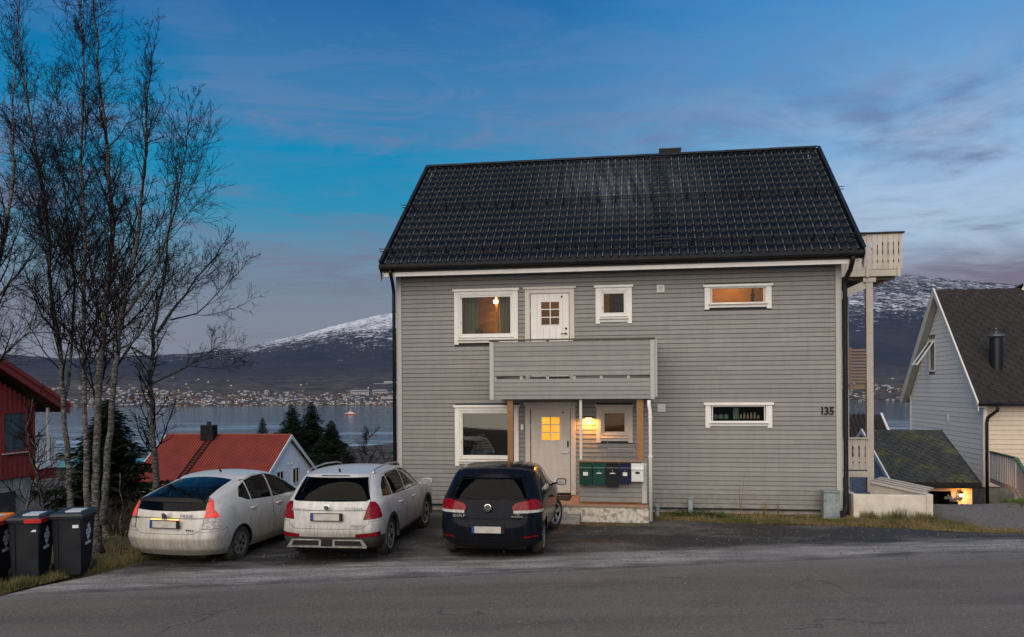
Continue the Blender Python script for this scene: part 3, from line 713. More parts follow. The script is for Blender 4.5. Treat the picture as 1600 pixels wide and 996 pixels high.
for k in range(7):
    z1 = zz + .107
    for q0, q1 in ((2.64, 6.05),) if k not in (2, 4) else (((2.64, 4.6), (4.6, 6.05)) if k == 4 else ((2.64, 3.6), (3.6, 6.05))):
        lap(q0, q1 - .001, zz, z1, y=BV).build('balcony_board', M_side, bal)
    zz = z1
for z0_, z1_ in ((2.66, 3.10), (3.18, 3.92)):
    b = MB(); b.box(2.64, 6.05, BV + .001, BV + .012, z0_, z1_); b.build('backing_panel', M_side, bal)
for q0 in (2.545, 6.052):
    b = MB(); b.box(q0, q0 + .093, BV - .035, BV + .02, 2.645, 3.925); b.build('corner_board', M_lgrey, bal, bevel=.004)
for q in [2.66 + .585 * k for k in range(7)]:
    b = MB(); b.box(q - .03, q + .03, BV + .013, BV + .06, 2.70, 3.94); b.build('rail_post', M_lgrey, bal)
b = MB(); b.box(2.53, 6.16, BV - .06, BV + .09, 3.945, 3.975); b.build('handrail', mat('brown_handrail', (.11, .095, .08), .7), bal, bevel=.004)
for xa, xb in ((2.545, 2.60), (6.085, 6.14)):      # side panels
    zq = 2.655
    while zq < 3.85:
        b = MB(); b.box(xa + .015, xb - .015, BV + .021, -.024, zq, zq + .098); b.build('side_board', M_side, bal); zq += .107
    b = MB(); b.box(xa - .03, xb + .03, BV + .091, -.05, 3.945, 3.975); b.build('handrail', M_lgrey, bal)
for q, w_ in ((2.985, .13), (5.83, .15)):
    b = MB(); b.box(q - w_ / 2, q + w_ / 2, BV + .06, BV + .20, .36 if q > 4 else -.02, 2.64); b.build('porch_post', M_wood, bal, bevel=.008)
b = MB(); b.box(4.52, 4.575, BV + .05, BV + .10, 1.30, 2.64); b.build('thin_post', M_cream, bal)
pipe([(6.02, BV - .05, 2.62), (6.02, BV - .06, 2.52), (6.04, BV - .07, 2.40), (6.045, BV - .07, 2.25), (6.045, BV - .07, .03)], .040, mat('white_pipe', (.70, .69, .67), .4, coat=.2), [(6.045, BV - .07, q) for q in (2.24, 1.4)])
# ---- porch slab, steps, screen
b = MB(); b.box(2.55, 6.0, BV - .10, -.002, -.20, .315); b.build('porch_base', M_render, house, bevel=.01)
b = MB(); b.box(2.50, 6.0, BV - .12, -.003, .316, .365); b.build('porch_floor', M_floor, house, bevel=.008)
b = MB(); b.box(3.4, 4.55, BV - .45, BV - .122, -.2, .17); b.build('porch_step', M_conc, house, bevel=.015)
b = MB(); b.box(3.2, 4.25, -.9, -.2, .366, .38); tag(b.build('door_mat', mat('mat_dark', (.02, .02, .022), .95), bevel=.004), 'dark flat mat on the porch floor by the front door', 'door mat')
bpy.data.objects['door_mat'].parent = None; bpy.data.objects['door_mat'].location = (HX, HY, 0); bpy.data.objects['door_mat'].rotation_euler = (0, 0, HTH)
scr = empty('porch_screen', (0, 0, 0), parent=house)
zz = .42
for k in range(8):
    lap(4.515, 5.86, zz, zz + .107, y=BV + .03).build('screen_board', M_side, scr); zz += .107
b = MB(); b.box(5.861, 5.965, BV - .01, BV + .05, .40, 1.29); b.build('corner_board', M_lgrey, scr, bevel=.004)
b = MB(); b.box(4.47, 5.99, BV - .04, BV + .12, 1.29, 1.325); b.build('cap_board', mat('brown_cap', (.20, .16, .12), .7), scr, bevel=.004)
b = MB(); b.box(4.50, 5.96, BV + .031, BV + .06, .40, 1.289); b.build('screen_frame', M_wood, scr)
# drying rack bars leaning behind the screen
b = MB(); b.tube([(5.12, BV + .25, .4), (5.12, BV + .25, 1.76)], .009, 6); b.tube([(5.12, BV + .25, 1.56), (5.78, BV + .25, 1.55)], .008, 6); b.tube([(5.70, BV + .25, 1.78), (5.72, BV + .25, 1.58), (5.86, BV + .2, 1.34)], .009, 6)
rk = b.build('drying_rack', mat('rack_wire', (.25, .25, .25), .4, metal=.7)); rk.location = (HX, HY, 0); rk.rotation_euler = (0, 0, HTH)
tag(rk, 'thin wire rack standing on the porch behind the mailbox screen', 'rack')
# ---- porch lamp: small fixture shining down the wall (lit in the photograph)
lp = empty('porch_lamp', (4.64, -.03, 2.19), parent=house)
b = MB(); b.box(-.09, .09, -.08, .0, .0, .035); b.build('lamp_housing', M_blackm, lp, bevel=.005)
b = MB(); b.box(-.08, .08, -.07, -.008, -.006, -.001); b.build('lamp_lens', emis('lamp_glow', (1.0, .62, .22), 9), lp)
ld = bpy.data.lights.new('porch_light', 'AREA'); ld.energy = 15; ld.color = (1, .36, .05); ld.shape = 'RECTANGLE'; ld.size = .15; ld.size_y = .055
lo = bpy.data.objects.new('porch_light', ld); col.objects.link(lo); lo.parent = lp; lo.location = (0, -.075, -.012)
# ---- behind the glass: lit rooms
def room_light(u, v, z, e, c=(1, .50, .17), r=.12):
    l = bpy.data.lights.new('room_light', 'POINT'); l.energy = e; l.color = c; l.shadow_soft_size = r
    o = bpy.data.objects.new('room_light', l); col.objects.link(o); o.parent = house; o.location = (u, v, z)
M_oran = mat('lit_panel', (.60, .34, .12), .8, (.46, .24, .08), 2, st=(1, 1, 3))
for u0, u1, v0, z0, z1, nm_ in ((7.0, 9.2, 1.3, 4.3, 5.6, 'glow_panel_right'), (3.16, 4.38, .9, 3.1, 5.6, 'glow_panel_door'), (4.6, 5.12, .7, 4.0, 5.6, 'glow_panel_upper'), (4.55, 6.4, 1.2, .9, 2.8, 'glow_panel_lower')):
    b = MB(); b.box(u0, u1, v0, v0 + .04, z0, z1); b.build(nm_, M_oran, house)  # panels added behind the panes to catch the room light and glow orange
room_light(2.25, 1.7, 4.75, 13); room_light(8.0, .75, 5.40, 14); room_light(5.0, .5, 5.4, .9); room_light(5.3, .7, 2.6, 1.3); room_light(3.75, .55, 5.4, 3.2)
ht = lambda o: (setattr(o, 'location', (HX, HY, 0)), setattr(o, 'rotation_euler', (0, 0, HTH)), o)[2]
M_curt = mat('curtain_cloth', (.22, .20, .14), .9, (.15, .14, .10), 20)
def curtain(x0, x1, z0, z1, n, lab, y=.25):
    b = MB(); vs = []; m_ = n * 8
    for zq in (z0, z1):
        for i in range(m_ + 1): vs.append((x0 + (x1 - x0) * i / m_, y + .035 * math.sin(2 * PI * i / 8 + (.5 if zq == z0 else 0)), zq))
    b.add(vs, [(i, i + 1, m_ + 2 + i, m_ + 1 + i) for i in range(m_)]); tag(ht(b.build('curtain', M_curt, smooth=True)), lab, 'curtain', 'curtains in the upper left window')
curtain(1.50, 1.98, 3.9, 5.3, 5, 'olive curtain at the left side of the upper left window'); curtain(2.50, 2.92, 3.9, 5.3, 4, 'olive curtain at the right side of the upper left window')
b = MB(); b.box(2.27, 2.34, .9, .97, 3.03, 5.6); b.build('door_frame_strip', mat('lit_wood_strip', (.85, .42, .12), .7), house)
b = MB(); b.box(1.2, 3.0, 2.1, 2.14, 3.03, 5.6); b.build('back_room_wall', mat('dark_wood_panelling', (.30, .15, .05), .7, (.14, .065, .02), 3, st=(1, 1, 5)), house)
b = MB(); b.lathe([(.0, .06), (.055, .03), (.065, 0), (.05, -.04), (0, -.06)], (2.30, .8, 5.06), 16, 'z'); b.cyl((2.30, .8, 5.12), .006, .45, 6)
tag(ht(b.build('pendant_lamp', emis('bulb', (1, .72, .36), 9))), 'small glowing ceiling lamp seen in the upper left window', 'lamp')
b = MB(); b.lathe([(.085, -.03), (.095, 0), (.085, .03)], (1.99, .19, 4.26), 20, 'y'); b.cyl((1.99, .19, 4.26), .08, .012, 20, 'y'); b.cyl((1.99, .19, 4.03), .012, .15, 8)
tag(ht(b.build('desk_fan', M_blackm)), 'round black desk fan on the sill of the upper left window', 'fan')
b = MB(); b.lathe([(.045, 0), (.035, .04), (.05, .14), (.022, .20), (.03, .24), (.02, .29), (0, .30)], (8.40, .16, 4.86), 14, 'z')
tag(ht(b.build('figurine', M_blackm, smooth=True)), 'dark carved figurine on the sill of the narrow upper window', 'figurine')
rr_ = random.Random(3)
for k in range(3): 
    b = MB(); q = 7.55 + .12 * k; b.lathe([(.05, 0), (.06, .06), (.04, .10), (0, .11)], (q, .16, 2.16), 10, 'z')
    tag(ht(b.build('sill_ornament', mat('teal_pot%d' % k, (.14, .22, .19), .7))), ['small teal pot at the left end of the narrow lower window sill', 'teal pot in the middle of three on the lower window sill', 'teal pot nearest the centre of the narrow lower window sill'][k], 'pot', 'teal pots in the narrow lower window')
M_cand = mat('pale_ornament', (.40, .30, .20), .8)
for k in range(6):
    b = MB(); q = 8.12 + .078 * k; h_ = rr_.uniform(.08, .19); b.lathe([(.022, 0), (.026, h_ * .5), (.012, h_), (0, h_ + .01)], (q, .16, 2.16), 8, 'z')
    tag(ht(b.build('window_figure', M_cand)), '%s of six small pale wooden figures on the narrow lower window sill' % ['leftmost', 'second from left', 'third from left', 'third from right', 'second from right', 'rightmost'][k], 'figurine', 'wooden figures in the narrow lower window')
b = MB(); b.box(7.95, 8.07, .14, .20, 2.15, 2.42); b.build('window_blind', mat('blind_teal', (.14, .20, .19), .8), house)
b = MB(); b.box(7.4, 8.7, .5, .54, 1.9, 2.6); b.build('dark_room_panel', mat('dark_room', (.012, .014, .018), .9), house)
# venetian blind of the big lower window
bl = empty('venetian_blind', (0, 0, 0), parent=house)
for k in range(22):
    zq = 1.22 + k * .052; b = MB(); b.prism([(1.58, .10, zq), (1.58, .145, zq + .028), (1.58, .146, zq + .030), (1.58, .10, zq + .002)], (1.25, 0, 0)); b.build('blind_slat', mat('blind_slat_grey', (.045, .055, .05), .6) if k == 0 else bpy.data.materials['blind_slat_grey'], bl)
# ---- side balconies on the right gable
M_bal = paint('aged_cream_boards', (.50, .46, .40), (.30, .27, .23), .65, 1, .06)
M_lat = paint('bare_lattice', (.26, .19, .13), (.13, .095, .065), .7, 1, .08)
def fret(b, x0, w_, y, z0, h):
    n = [(0, 0), (0, .12), (.22, .16), (.22, .24), (0, .28), (0, .38), (.26, .46), (.12, .62), (.26, .74), (0, .80), (0, 1.0)]
    L = [(x0 + q * w_ * .5, z0 + t_ * h) for q, t_ in n]; Rr = [(x0 + w_ - q * w_ * .5, z0 + t_ * h) for q, t_ in n][::-1]
    pts = [(x, y, z_) for x, z_ in L + Rr]; b.prism(pts, (0, -.022, 0)); return b
def rail(name, u0, u1, v, z0, z1, parent, m=M_bal, pitch=.13, top=True):
    r = empty(name, (0, 0, 0), parent=parent); u = u0
    while u < u1 - .02:
        fret(MB(), u + .003, min(pitch, u1 - u) - .006, v, z0, z1 - z0).build('baluster_board', m, r); u += pitch
    b = MB(); b.box(u0, u1, v + .001, v + .045, z0 + .10, z0 + .17); b.build('lower_rail', m, r)
    b = MB(); b.box(u0, u1, v + .001, v + .045, z1 - .14, z1 - .07); b.build('upper_rail', m, r)
    if top: b = MB(); b.box(u0 - .03, u1 + .05, v - .07, v + .09, z1 + .015, z1 + .05); b.build('handrail', M_blackm if z0 > 5 else M_bal, r)
    return r
sb = empty('side_balcony', (0, 0, 0), parent=house)
V0 = 3.0
rail('balustrade', 10.33, 12.50, V0, 5.90, 6.80, sb)
for k in range(24):      # return side of the top balcony, towards the back
    pass
b = MB(); 
for k in range(20): b.box(12.48, 12.50, V0 + .05 + k * .13, V0 + .16 + k * .13, 5.92, 6.76)
tag(b.build('return_balusters', M_bal, sb), kind='stuff')
b = MB(); b.box(12.44, 12.55, V0 + .1, V0 + 2.7, 6.815, 6.85); b.build('handrail', M_blackm, sb)
b = MB(); b.box(10.31, 12.46, V0 - .02, V0 + .03, 5.72, 5.885); b.build('beam', M_bal, sb, bevel=.005)
for q in (11.64, 12.40):
    b = MB(); b.box(q - .035, q + .035, V0 - .06, V0 - .021, 5.70, 5.98); b.build('post_end', M_bal, sb)
b = MB(); b.box(10.31, 12.46, V0 + .031, V0 + 2.7, 5.84, 5.88); b.build('deck', M_lat, sb)
b = MB()
for k in range(5): b.box(10.31, 12.40, V0 + .25 + k * .5, V0 + .30 + k * .5, 5.66, 5.839)
b.build('joists', M_lat, sb)
for vv in (V0 + .02, V0 + 2.5):
    b = MB(); b.box(11.62, 11.79, vv, vv + .14, -1.0 if vv > 4 else .15, 5.60); b.build('post', M_bal, sb, bevel=.006)
b = MB(); b.bar((10.33, V0 + .10, 4.95), (11.62, V0 + .10, 5.52), .10, .20); b.build('brace', M_bal, sb)
b = MB(); b.box(11.55, 11.86, V0 + .0, V0 + 2.7, 5.58, 5.69); b.build('beam', M_bal, sb)
b = MB(); b.box(10.36, 10.46, V0 + .06, V0 + .16, -.2, 5.7); b.build('post', M_bal, sb)
lt = empty('slatted_screen', (0, 0, 0), parent=house)
for k in range(11):
    zz = 2.98 + k * .082; b = MB(); b.box(10.47, 11.60, V0 - .01, V0 + .012, zz, zz + .052); b.build('slat', M_lat, lt)
for q in (10.75, 11.2): b = MB(); b.box(q, q + .05, V0 + .013, V0 + .04, 2.9, 3.9); b.build('screen_batten', M_lat, lt)
b = MB(); b.box(10.31, 11.60, V0 + .05, V0 + 2.5, 2.82, 2.95); b.build('middle_deck', M_lat, lt)
sb2 = empty('lower_side_balcony', (0, 0, 0), parent=house)
rail('balustrade', 10.47, 11.60, V0 - .05, .74, 1.52, sb2, pitch=.155)
b = MB(); b.box(10.33, 11.61, V0 - .09, V0 + .0, .55, .70); b.build('beam', M_bal, sb2, bevel=.004)
b = MB(); b.box(10.33, 11.58, V0 + .0, V0 + 2.5, .56, .68); b.build('deck', M_lat, sb2)
# concrete wall and boarded cellar cover at the corner
def hthing(o, *a): o.parent = None; o.location = (HX, HY, 0); o.rotation_euler = (0, 0, HTH); return tag(o, *a)
M_cwall = mat('cream_rendered_wall', (.62, .57, .49), .85, (.42, .38, .32), 2.2, 8, bump=.3, bs=30)
b = MB(); b.box(10.48, 11.99, -.22, -.06, -.45, .50); b.box(11.991, 12.13, -.22, .9, -.45, .52); b.box(10.48, 10.60, -.059, 1.2, -.45, .49)
hthing(b.build('low_wall', M_cwall, bevel=.012), 'low cream rendered wall at the right corner of the grey house', 'wall')
cv = empty('cellar_cover', (HX, HY, 0), HTH, 'sloping grey board cover over the cellar steps behind the low cream wall', 'cover')
A0, A1 = Vector((11.12, .9, .66)), Vector((12.05, .10, .50))
for k in range(7):
    o_ = Vector((.08, .155, .0)) * k; b = MB(); b.bar(A0 + o_, A1 + o_, .15, .03); b.build('cover_board', M_lat if k % 2 else M_bal, cv)
b = MB(); b.prism([tuple(A0 + Vector((.0, -.02, -.03))), tuple(A1 + Vector((0, -.02, -.03))), (12.05, .08, -.3), (11.12, .88, -.3)], (0.03, .04, 0)); b.build('side_panel', M_bal, cv)
# cabinet, bollard, stub pipe
M_galv = mat('galvanised_cabinet', (.26, .31, .32), .5, (.15, .19, .20), 5, metal=.2, bump=.1, bs=20)
cb = empty('utility_cabinet', HW(9.97, -.32), HTH, 'weathered grey green metal utility cabinet against the grey wall below number 135', 'cabinet')
b = MB(); b.box(-.17, .17, -.13, .13, -.15, .57); b.build('cabinet_body', M_galv, cb, bevel=.008)
b = MB(); b.box(-.135, .15, -.139, -.131, .03, .53); b.build('cabinet_door', M_galv, cb, bevel=.003)
b = MB(); b.box(-.19, .19, -.16, .14, .571, .595); b.build('cabinet_lid', M_galv, cb, bevel=.004)
b = MB(); b.cyl((.09, -.145, .40), .012, .01, 10, 'y'); b.build('cabinet_lock', M_blackm, cb)
bo_ = empty('service_bollard', HW(6.95, -.25), HTH, 'short grey service post with a cap in the grass under the wall', 'bollard')
b = MB(); b.box(-.05, .05, -.05, .05, -.1, .36); b.build('bollard_body', M_galv, bo_, bevel=.008)
b = MB(); b.box(-.075, .075, -.07, .07, .361, .40); b.build('bollard_cap', M_galv, bo_, bevel=.01)
b = MB(); b.cyl((6.20, -.55, -.1), .055, .36, 14); b.cyl((6.20, -.55, .2), .065, .05, 14); b.build('drain_stub', M_galv, house)
# ================================================================= NEIGHBOURING HOUSES (local frame: u right, v back, as the grey house)
def frame(name, x, y, label, cat='house', rz=HTH): return empty(name, (x, y, 0), rz, label, cat)
def gable_boards(par, m, u, side, v0, v1, zb, ze, zr, pitch, t_=.02, skip=None, name='siding_board'):
    """horizontal boards on a wall lying in the v direction at u; side +1 faces right, -1 faces left; clipped to the gable"""
    z = zb; vm = (v0 + v1) / 2
    while z < zr - .05:
        z1 = min(z + pitch, zr); k = 0 if z1 < ze else (z1 - ze) / (zr - ze) * (v1 - v0) / 2; k0 = 0 if z < ze else (z - ze) / (zr - ze) * (v1 - v0) / 2
        segs = [(v0, v1, k, k0)]
        if skip and skip[2] < z1 - .02 and skip[3] > z + .02: segs = [(v0, skip[0], k, k0, 0), (skip[1], v1, k, k0, 1)]
        for sgm in segs:
            a, c = sgm[0], sgm[1]
            pts = [(u, a if (len(sgm) > 4 and sgm[4] == 1) else a + k0, z), (u, c if (len(sgm) > 4 and sgm[4] == 0) else c - k0, z), (u, c if (len(sgm) > 4 and sgm[4] == 0) else c - k, z1 - .010), (u, a if (len(sgm) > 4 and sgm[4] == 1) else a + k, z1 - .010)]
            if pts[1][1] - pts[0][1] < .05: continue
            b = MB(); b.add([*pts, *[(p[0] + side * (t_ if i < 2 else t_ - .010), p[1], p[2]) for i, p in enumerate(pts)]],
              [(0, 1, 2, 3), (4, 7, 6, 5), (0, 4, 5, 1), (1, 5, 6, 2), (2, 6, 7, 3), (3, 7, 4, 0)]); b.build(name, m, par)
        z += pitch
def front_boards(par, m, v, u0, u1, zb, zt, pitch, name='siding_board', op=None):
    z = zb
    while z < zt - .03:
        z1 = min(z + pitch, zt)
        segs = [(u0, u1)]
        if op and op[2] < z1 and op[3] > z: segs = [(u0, op[0]), (op[1], u1)]
        for a, c in segs:
            if c - a > .04: lap(a, c, z, z1, y=v).build(name, m, par)
        z = z1
def hexmesh(W_, H_, w=.30, h=.20, jit=.004, seed=1):
    """overlapping hexagonal shingles: list of (verts, face) in slope coordinates"""
    rr = random.Random(seed); out = []
    nr = int(H_ / h) + 1
    for j in range(nr):
        off = (w / 2) if j % 2 else 0; i = -1
        while i * w + off < W_:
            x = i * w + off; y = j * h
            pts = [(x + .01, y + h * .5), (x + w * .28, y - h * .08), (x + w * .72, y - h * .08), (x + w - .01, y + h * .5), (x + w * .98, y + h * 1.25), (x + w * .02, y + h * 1.25)]
            pts = [(min(max(a, 0), W_), min(max(c, 0), H_)) for a, c in pts]
            ar = abs(sum(pts[q][0] * pts[(q + 1) % 6][1] - pts[(q + 1) % 6][0] * pts[q][1] for q in range(6))) / 2
            if ar > .004:
                dz = rr.uniform(0, jit)
                top = [(a, c, .016 + dz - .010 * (c - y) / h) for a, c in pts]
                low = [(a, c, -.004) for a, c in pts]
                out.append((top + low, [(0, 1, 2, 3, 4, 5), (0, 6, 7, 1), (1, 7, 8, 2), (2, 8, 9, 3)]))
            i += 1
    return out
def shingle_mat(name, c, c2, moss, mossamt, mc=(.10, .13, .015)):
    m = bpy.data.materials.new(name); t = NT(m)
    cc = t.mix(t.ramp(t.noise(t.coord(), 2.2, 6, .7), [(.35, 0.0), (.68, 1.0)]), c, c2)
    sp = t.ramp(t.noise(t.coord(), 16, 4, .75), [(.62, 0.0), (.70, .8)])
    cc = t.mix(sp, cc, (.10, .085, .07))
    mo = t.ramp(t.noise(t.coord((1, 1, 1)), moss, 6, .65), [(.50, 0.0), (.66, 1.0)])
    cc = t.mix(t.math('MULTIPLY', mo, mossamt), cc, t.mix(t.noise(t.coord(), 20, 4), mc, tuple(q * .4 for q in mc)))
    oi = t.n('ObjectInfo'); cc = t.mix(1.0, cc, t.mix(oi.outputs['Random'], (.75, .75, .75), (1.15, 1.15, 1.15)), 'MULTIPLY')
    b = t.bsdf(Base_Color=cc, Roughness=.9); t.set(b.inputs['Normal'], t.bump(t.noise(t.coord(), 60, 4, .7), .7, .02)); return m
M_sh = shingle_mat('dark_lichen_shingle', (.008, .007, .007), (.024, .020, .018), .5, .35, (.04, .031, .02))
M_moss = shingle_mat('mossy_shingle', (.026, .028, .026), (.050, .052, .046), .75, .95, (.13, .15, .02))
M_nw = paint('neighbour_white', (.80, .76, .69), (.66, .62, .56), .6, .7, .04)
M_nb = paint('neighbour_beige', (.62, .52, .42), (.46, .38, .30), .6, .8, .04)
def slope(parent, u0, u1, v0, z0, v1, z1, name='roof_slope'):
    e = empty(name, (u0, v0, z0), parent=parent); e.rotation_euler = (math.atan2(z1 - z0, v1 - v0), 0, 0); return e, math.hypot(v1 - v0, z1 - z0)
# ---- white house on the right
nh = frame('neighbour_house', 16.83, 29.0, 'white neighbouring house with steep dark shingle roof at the right edge')
GW = 7.92; ZE, ZR = 2.46, 6.60
b = MB(); b.prism([(.02, .02, -3.5), (.02, GW - .02, -3.5), (.02, GW - .02, ZE), (.02, GW / 2, ZR), (.02, .02, ZE)], (9.0, 0, 0)); b.build('wall', M_conc, nh)
gable_boards(nh, M_nw, .0, -1, .0, GW, -.72, ZE, ZR, .185, skip=(4.75, 5.5, 3.45, 4.85))
front_boards(nh, M_nb, -.001, .10, 8.9, -.72, ZE, .168)
b = MB(); b.box(-.03, .10, -.03, .0, -.74, ZE); b.build('corner_board', M_nw, nh); b = MB(); b.box(-.036, -.004, -.03, .10, -.74, ZE); b.build('corner_board', M_nw, nh)
b = MB(); b.box(-.036, -.004, GW - .1, GW + .03, -.74, ZE); b.build('corner_board', M_nw, nh)
# open attic window
wn = empty('attic_window', (0, 5.12, 4.15), parent=nh)
b = MB(); b.box(-.03, .05, -.37, -.29, -.68, .68); b.box(-.03, .05, .29, .37, -.68, .68); b.box(-.03, .05, -.289, .289, .60, .68); b.box(-.03, .05, -.289, .289, -.68, -.60); b.build('window_frame', M_nw, wn)
b = MB(); b.box(.051, .06, -.37, .37, -.68, .68); b.build('dark_opening', M_core, wn)
sa = empty('open_sash', (-.03, 0, .60), parent=wn); sa.rotation_euler = (0, R(34), 0)
b = MB()
for y0, y1, z0, z1 in ((-.30, -.23, -1.2, 0), (.23, .30, -1.2, 0), (-.229, .229, -.07, 0), (-.229, .229, -1.2, -1.13)): b.box(-.03, .02, y0, y1, z0, z1)
b.build('sash_frame', M_nw, sa); b = MB(); b.box(-.008, .0, -.23, .23, -1.13, -.07); b.build('pane', M_pane, sa)
b = MB(); b.box(-.06, -.021, 3.3, 3.42, 1.45, 1.75); b.build('wall_vent', M_white, nh)
slp = (ZR - ZE) / (GW / 2); OV = .35
v0_, z0_ = -OV, ZE - OV * slp + .16; vr, zr_ = GW / 2, ZR + .16
e1, L1 = slope(nh, -.30, 9.0, v0_, z0_, vr, zr_)
b = MB(); b.box(0, 9.3, 0, L1, -.12, -.006); b.build('roof_deck', M_sh, e1)
hx = hexmesh(9.3, L1, .34, .21, .006, 2); big = MB()
for vsx, fsx in hx: big.add(vsx, fsx)
tag(big.build('shingle', M_sh, e1), kind='stuff')
b = MB(); b.prism([(-.30, vr, zr_ + .0), (-.30, vr, zr_ - .12), (-.30, GW + OV, z0_ - .12), (-.30, GW + OV, z0_)], (9.3, 0, 0)); b.build('back_roof_slope', M_sh, nh)
M_verge = paint('verge_white', (.66, .65, .60), (.44, .42, .36), .6, 1, .03)
for (va, vb) in ((v0_, vr), (GW + OV, vr)):
    b = MB(); nx_ = -.335
    b.prism([(nx_, va, z0_ + .04), (nx_, va, z0_ - .26), (nx_, vb, zr_ - .22), (nx_, vb, zr_ + .08)], (.04, 0, 0)); b.build('verge_board', M_verge, nh)
    b = MB(); b.prism([(nx_ - .025, va, z0_ + .06), (nx_ - .025, va, z0_ - .05), (nx_ - .025, vb, zr_ - .01), (nx_ - .025, vb, zr_ + .10)], (.024, 0, 0)); b.build('verge_trim', M_verge, nh)
    b = MB(); b.prism([(-.29, va, z0_ - .125), (-.29, va, z0_ - .145), (-.29, vb, zr_ - .145), (-.29, vb, zr_ - .125)], (.27, 0, 0)); b.build('verge_soffit', M_lgrey, nh)
b = MB(); b.tube([(-.32, v0_ - .06, z0_ - .03), (9, v0_ - .06, z0_ - .03)], .06, 10); b.build('gutter', M_blackm, nh, True)
b = MB(); b.tube([(.30, v0_ - .06, z0_ - .08), (.30, v0_ - .04, z0_ - .25), (.10, -.10, z0_ - .50), (.06, -.09, z0_ - .7), (.06, -.09, -2.6)], .055, 10); b.build('downpipe', M_blackm, nh, True)
fl = empty('roof_flue', (.80, .95, ZE + .95 * slp + .18), parent=nh)
M_flue = mat('blue_black_flue', (.006, .008, .013), .45, coat=.1)
b = MB(); b.lathe([(.21, -.3), (.21, .95), (.20, 1.0)], (0, 0, 0), 20, 'z'); b.build('flue_pipe', M_flue, fl, True)
b = MB(); b.lathe([(.0, 1.02), (.30, 1.03), (.31, 1.07), (.26, 1.12), (.05, 1.16), (.05, 1.28), (.09, 1.30), (0, 1.38)], (0, 0, 0), 20, 'z'); b.build('flue_cap', mat('grey_cap', (.09, .10, .12), .4, metal=.4), fl, True)
b = MB(); b.box(-.27, .27, -.34, -.05, -.36, -.32); fp = b.build('flashing', mat('flash', (.20, .21, .24), .5), fl); fp.rotation_euler = (math.atan(slp), 0, 0)
# cross wing roof entering from the right
dw = empty('cross_gable', (0, 0, 0), parent=nh)
b = MB(); P0 = Vector((2.95, 3.75, ZR + .22)); P1 = Vector((5.6, 1.6, ZR - 1.5)); b.bar(P0, P1, .05, .30); b.build('verge_board', M_verge, dw)
b = MB(); b.bar(P0 + Vector((0, -.05, .10)), P1 + Vector((0, -.05, .10)), .04, .12); b.build('verge_trim', M_verge, dw)
b = MB(); b.add([P0 + Vector((0, .03, .12)), P1 + Vector((0, .03, .12)), P1 + Vector((1.5, 6, .12)), P0 + Vector((1.5, 6, .14))], [(0, 1, 2, 3)]); 
b.add([P0 + Vector((0, .03, -.1)), P1 + Vector((0, .03, -.1)), P1 + Vector((0, .3, -2.5)), P0 + Vector((0, .3, -2.5))], [(0, 1, 2, 3)]); b.build('cross_roof', M_moss, dw)
# entrance landing with balusters
M_rail = paint('weathered_rail', (.46, .45, .42), (.30, .29, .27), .7, 1, .05); M_green = mat('green_handrail', (.07, .16, .08), .55, (.05, .11, .06), 8)
ld_ = empty('entrance_landing', (0, 0, 0), parent=nh); c_, s_ = math.cos(.1552), math.sin(.1552)
def NL(px, py, Y):   # a point of the landing, from its bearing and height at distance Y
    X = (px - 800) / 1270 * Y; Z = CAMZ - (py - (606.8 - .0065 * (px - 800))) * Y / 1270; dx, dy = X - 16.83, Y - 29.0
    return Vector((dx * c_ - dy * s_, dx * s_ + dy * c_, Z))
ra, rb, rc = NL(1547, 706, 28.2), NL(1587, 716, 24.8), NL(1612, 755, 22.6)
for p, q in ((ra, rb), (rb, rc)): b = MB(); b.bar(p, q, .10, .05); b.build('handrail', M_green, ld_)
for (p, q, n_) in ((ra, rb, 15), (rb, rc, 12)):
    for k in range(n_ + 1):
        a = p + (q - p) * (k / n_); b = MB(); b.box(a.x - .012, a.x + .012, a.y - .045, a.y + .045, a.z - .92, a.z - .03); b.build('baluster', M_rail, ld_)
    b = MB(); b.bar(p - Vector((0, 0, .98)), q - Vector((0, 0, .98)), .06, .16); b.build('stringer', M_rail, ld_)
for p in (rb,): b = MB(); b.box(p.x - .05, p.x + .05, p.y - .05, p.y + .05, -3, p.z + .02); b.build('landing_post', M_rail, ld_)
b = MB(); d_ = Vector((2.2, 0, 0)); b.add([ra - Vector((0, 0, .90)), rb - Vector((0, 0, .90)), rb - Vector((0, 0, .90)) + d_, ra - Vector((0, 0, .90)) + d_, ra - Vector((0, 0, .98)), rb - Vector((0, 0, .98)), rb - Vector((0, 0, .98)) + d_, ra - Vector((0, 0, .98)) + d_], [(0, 3, 2, 1), (4, 5, 6, 7), (0, 1, 5, 4), (1, 2, 6, 5), (2, 3, 7, 6), (3, 0, 4, 7)]); b.build('landing_deck', M_rail, ld_)
# ---- low annex with mossy hexagonal shingles
an = frame('annex', 12.12, 26.0, 'low white annex with mossy hexagonal shingle roof and a lit doorway', 'annex')
AU, AV, AE, AR = 2.64, 6.78, -.19, 1.30
b = MB()
for c4 in cells(.15, AU - .12, -3, AE - .05, [(1.0, 1.92, -3.1, -.42)]): b.box(c4[0], c4[1], .35, .50, c4[2], c4[3])
b.box(.15, AU - .12, .501, AV - .3, -3, -2.9); b.box(.16, .30, .501, AV - .3, -2.9, AE + .0); b.box(AU - .26, AU - .13, .501, AV - .3, -2.9, AE + .0); b.box(.15, AU - .12, AV - .3, AV - .2, -3, AE)
b.build('wall', M_core, an)
front_boards(an, M_nb, .349, .15, AU - .12, -2.6, AE - .05, .17, op=(.97, 1.95, -3, -.42))
gable_boards(an, paint('annex_grey', (.36, .39, .43), (.27, .29, .33), .6, .6), .149, -1, .36, AV - .3, -2.6, AE + .05, AR - .08, .17)
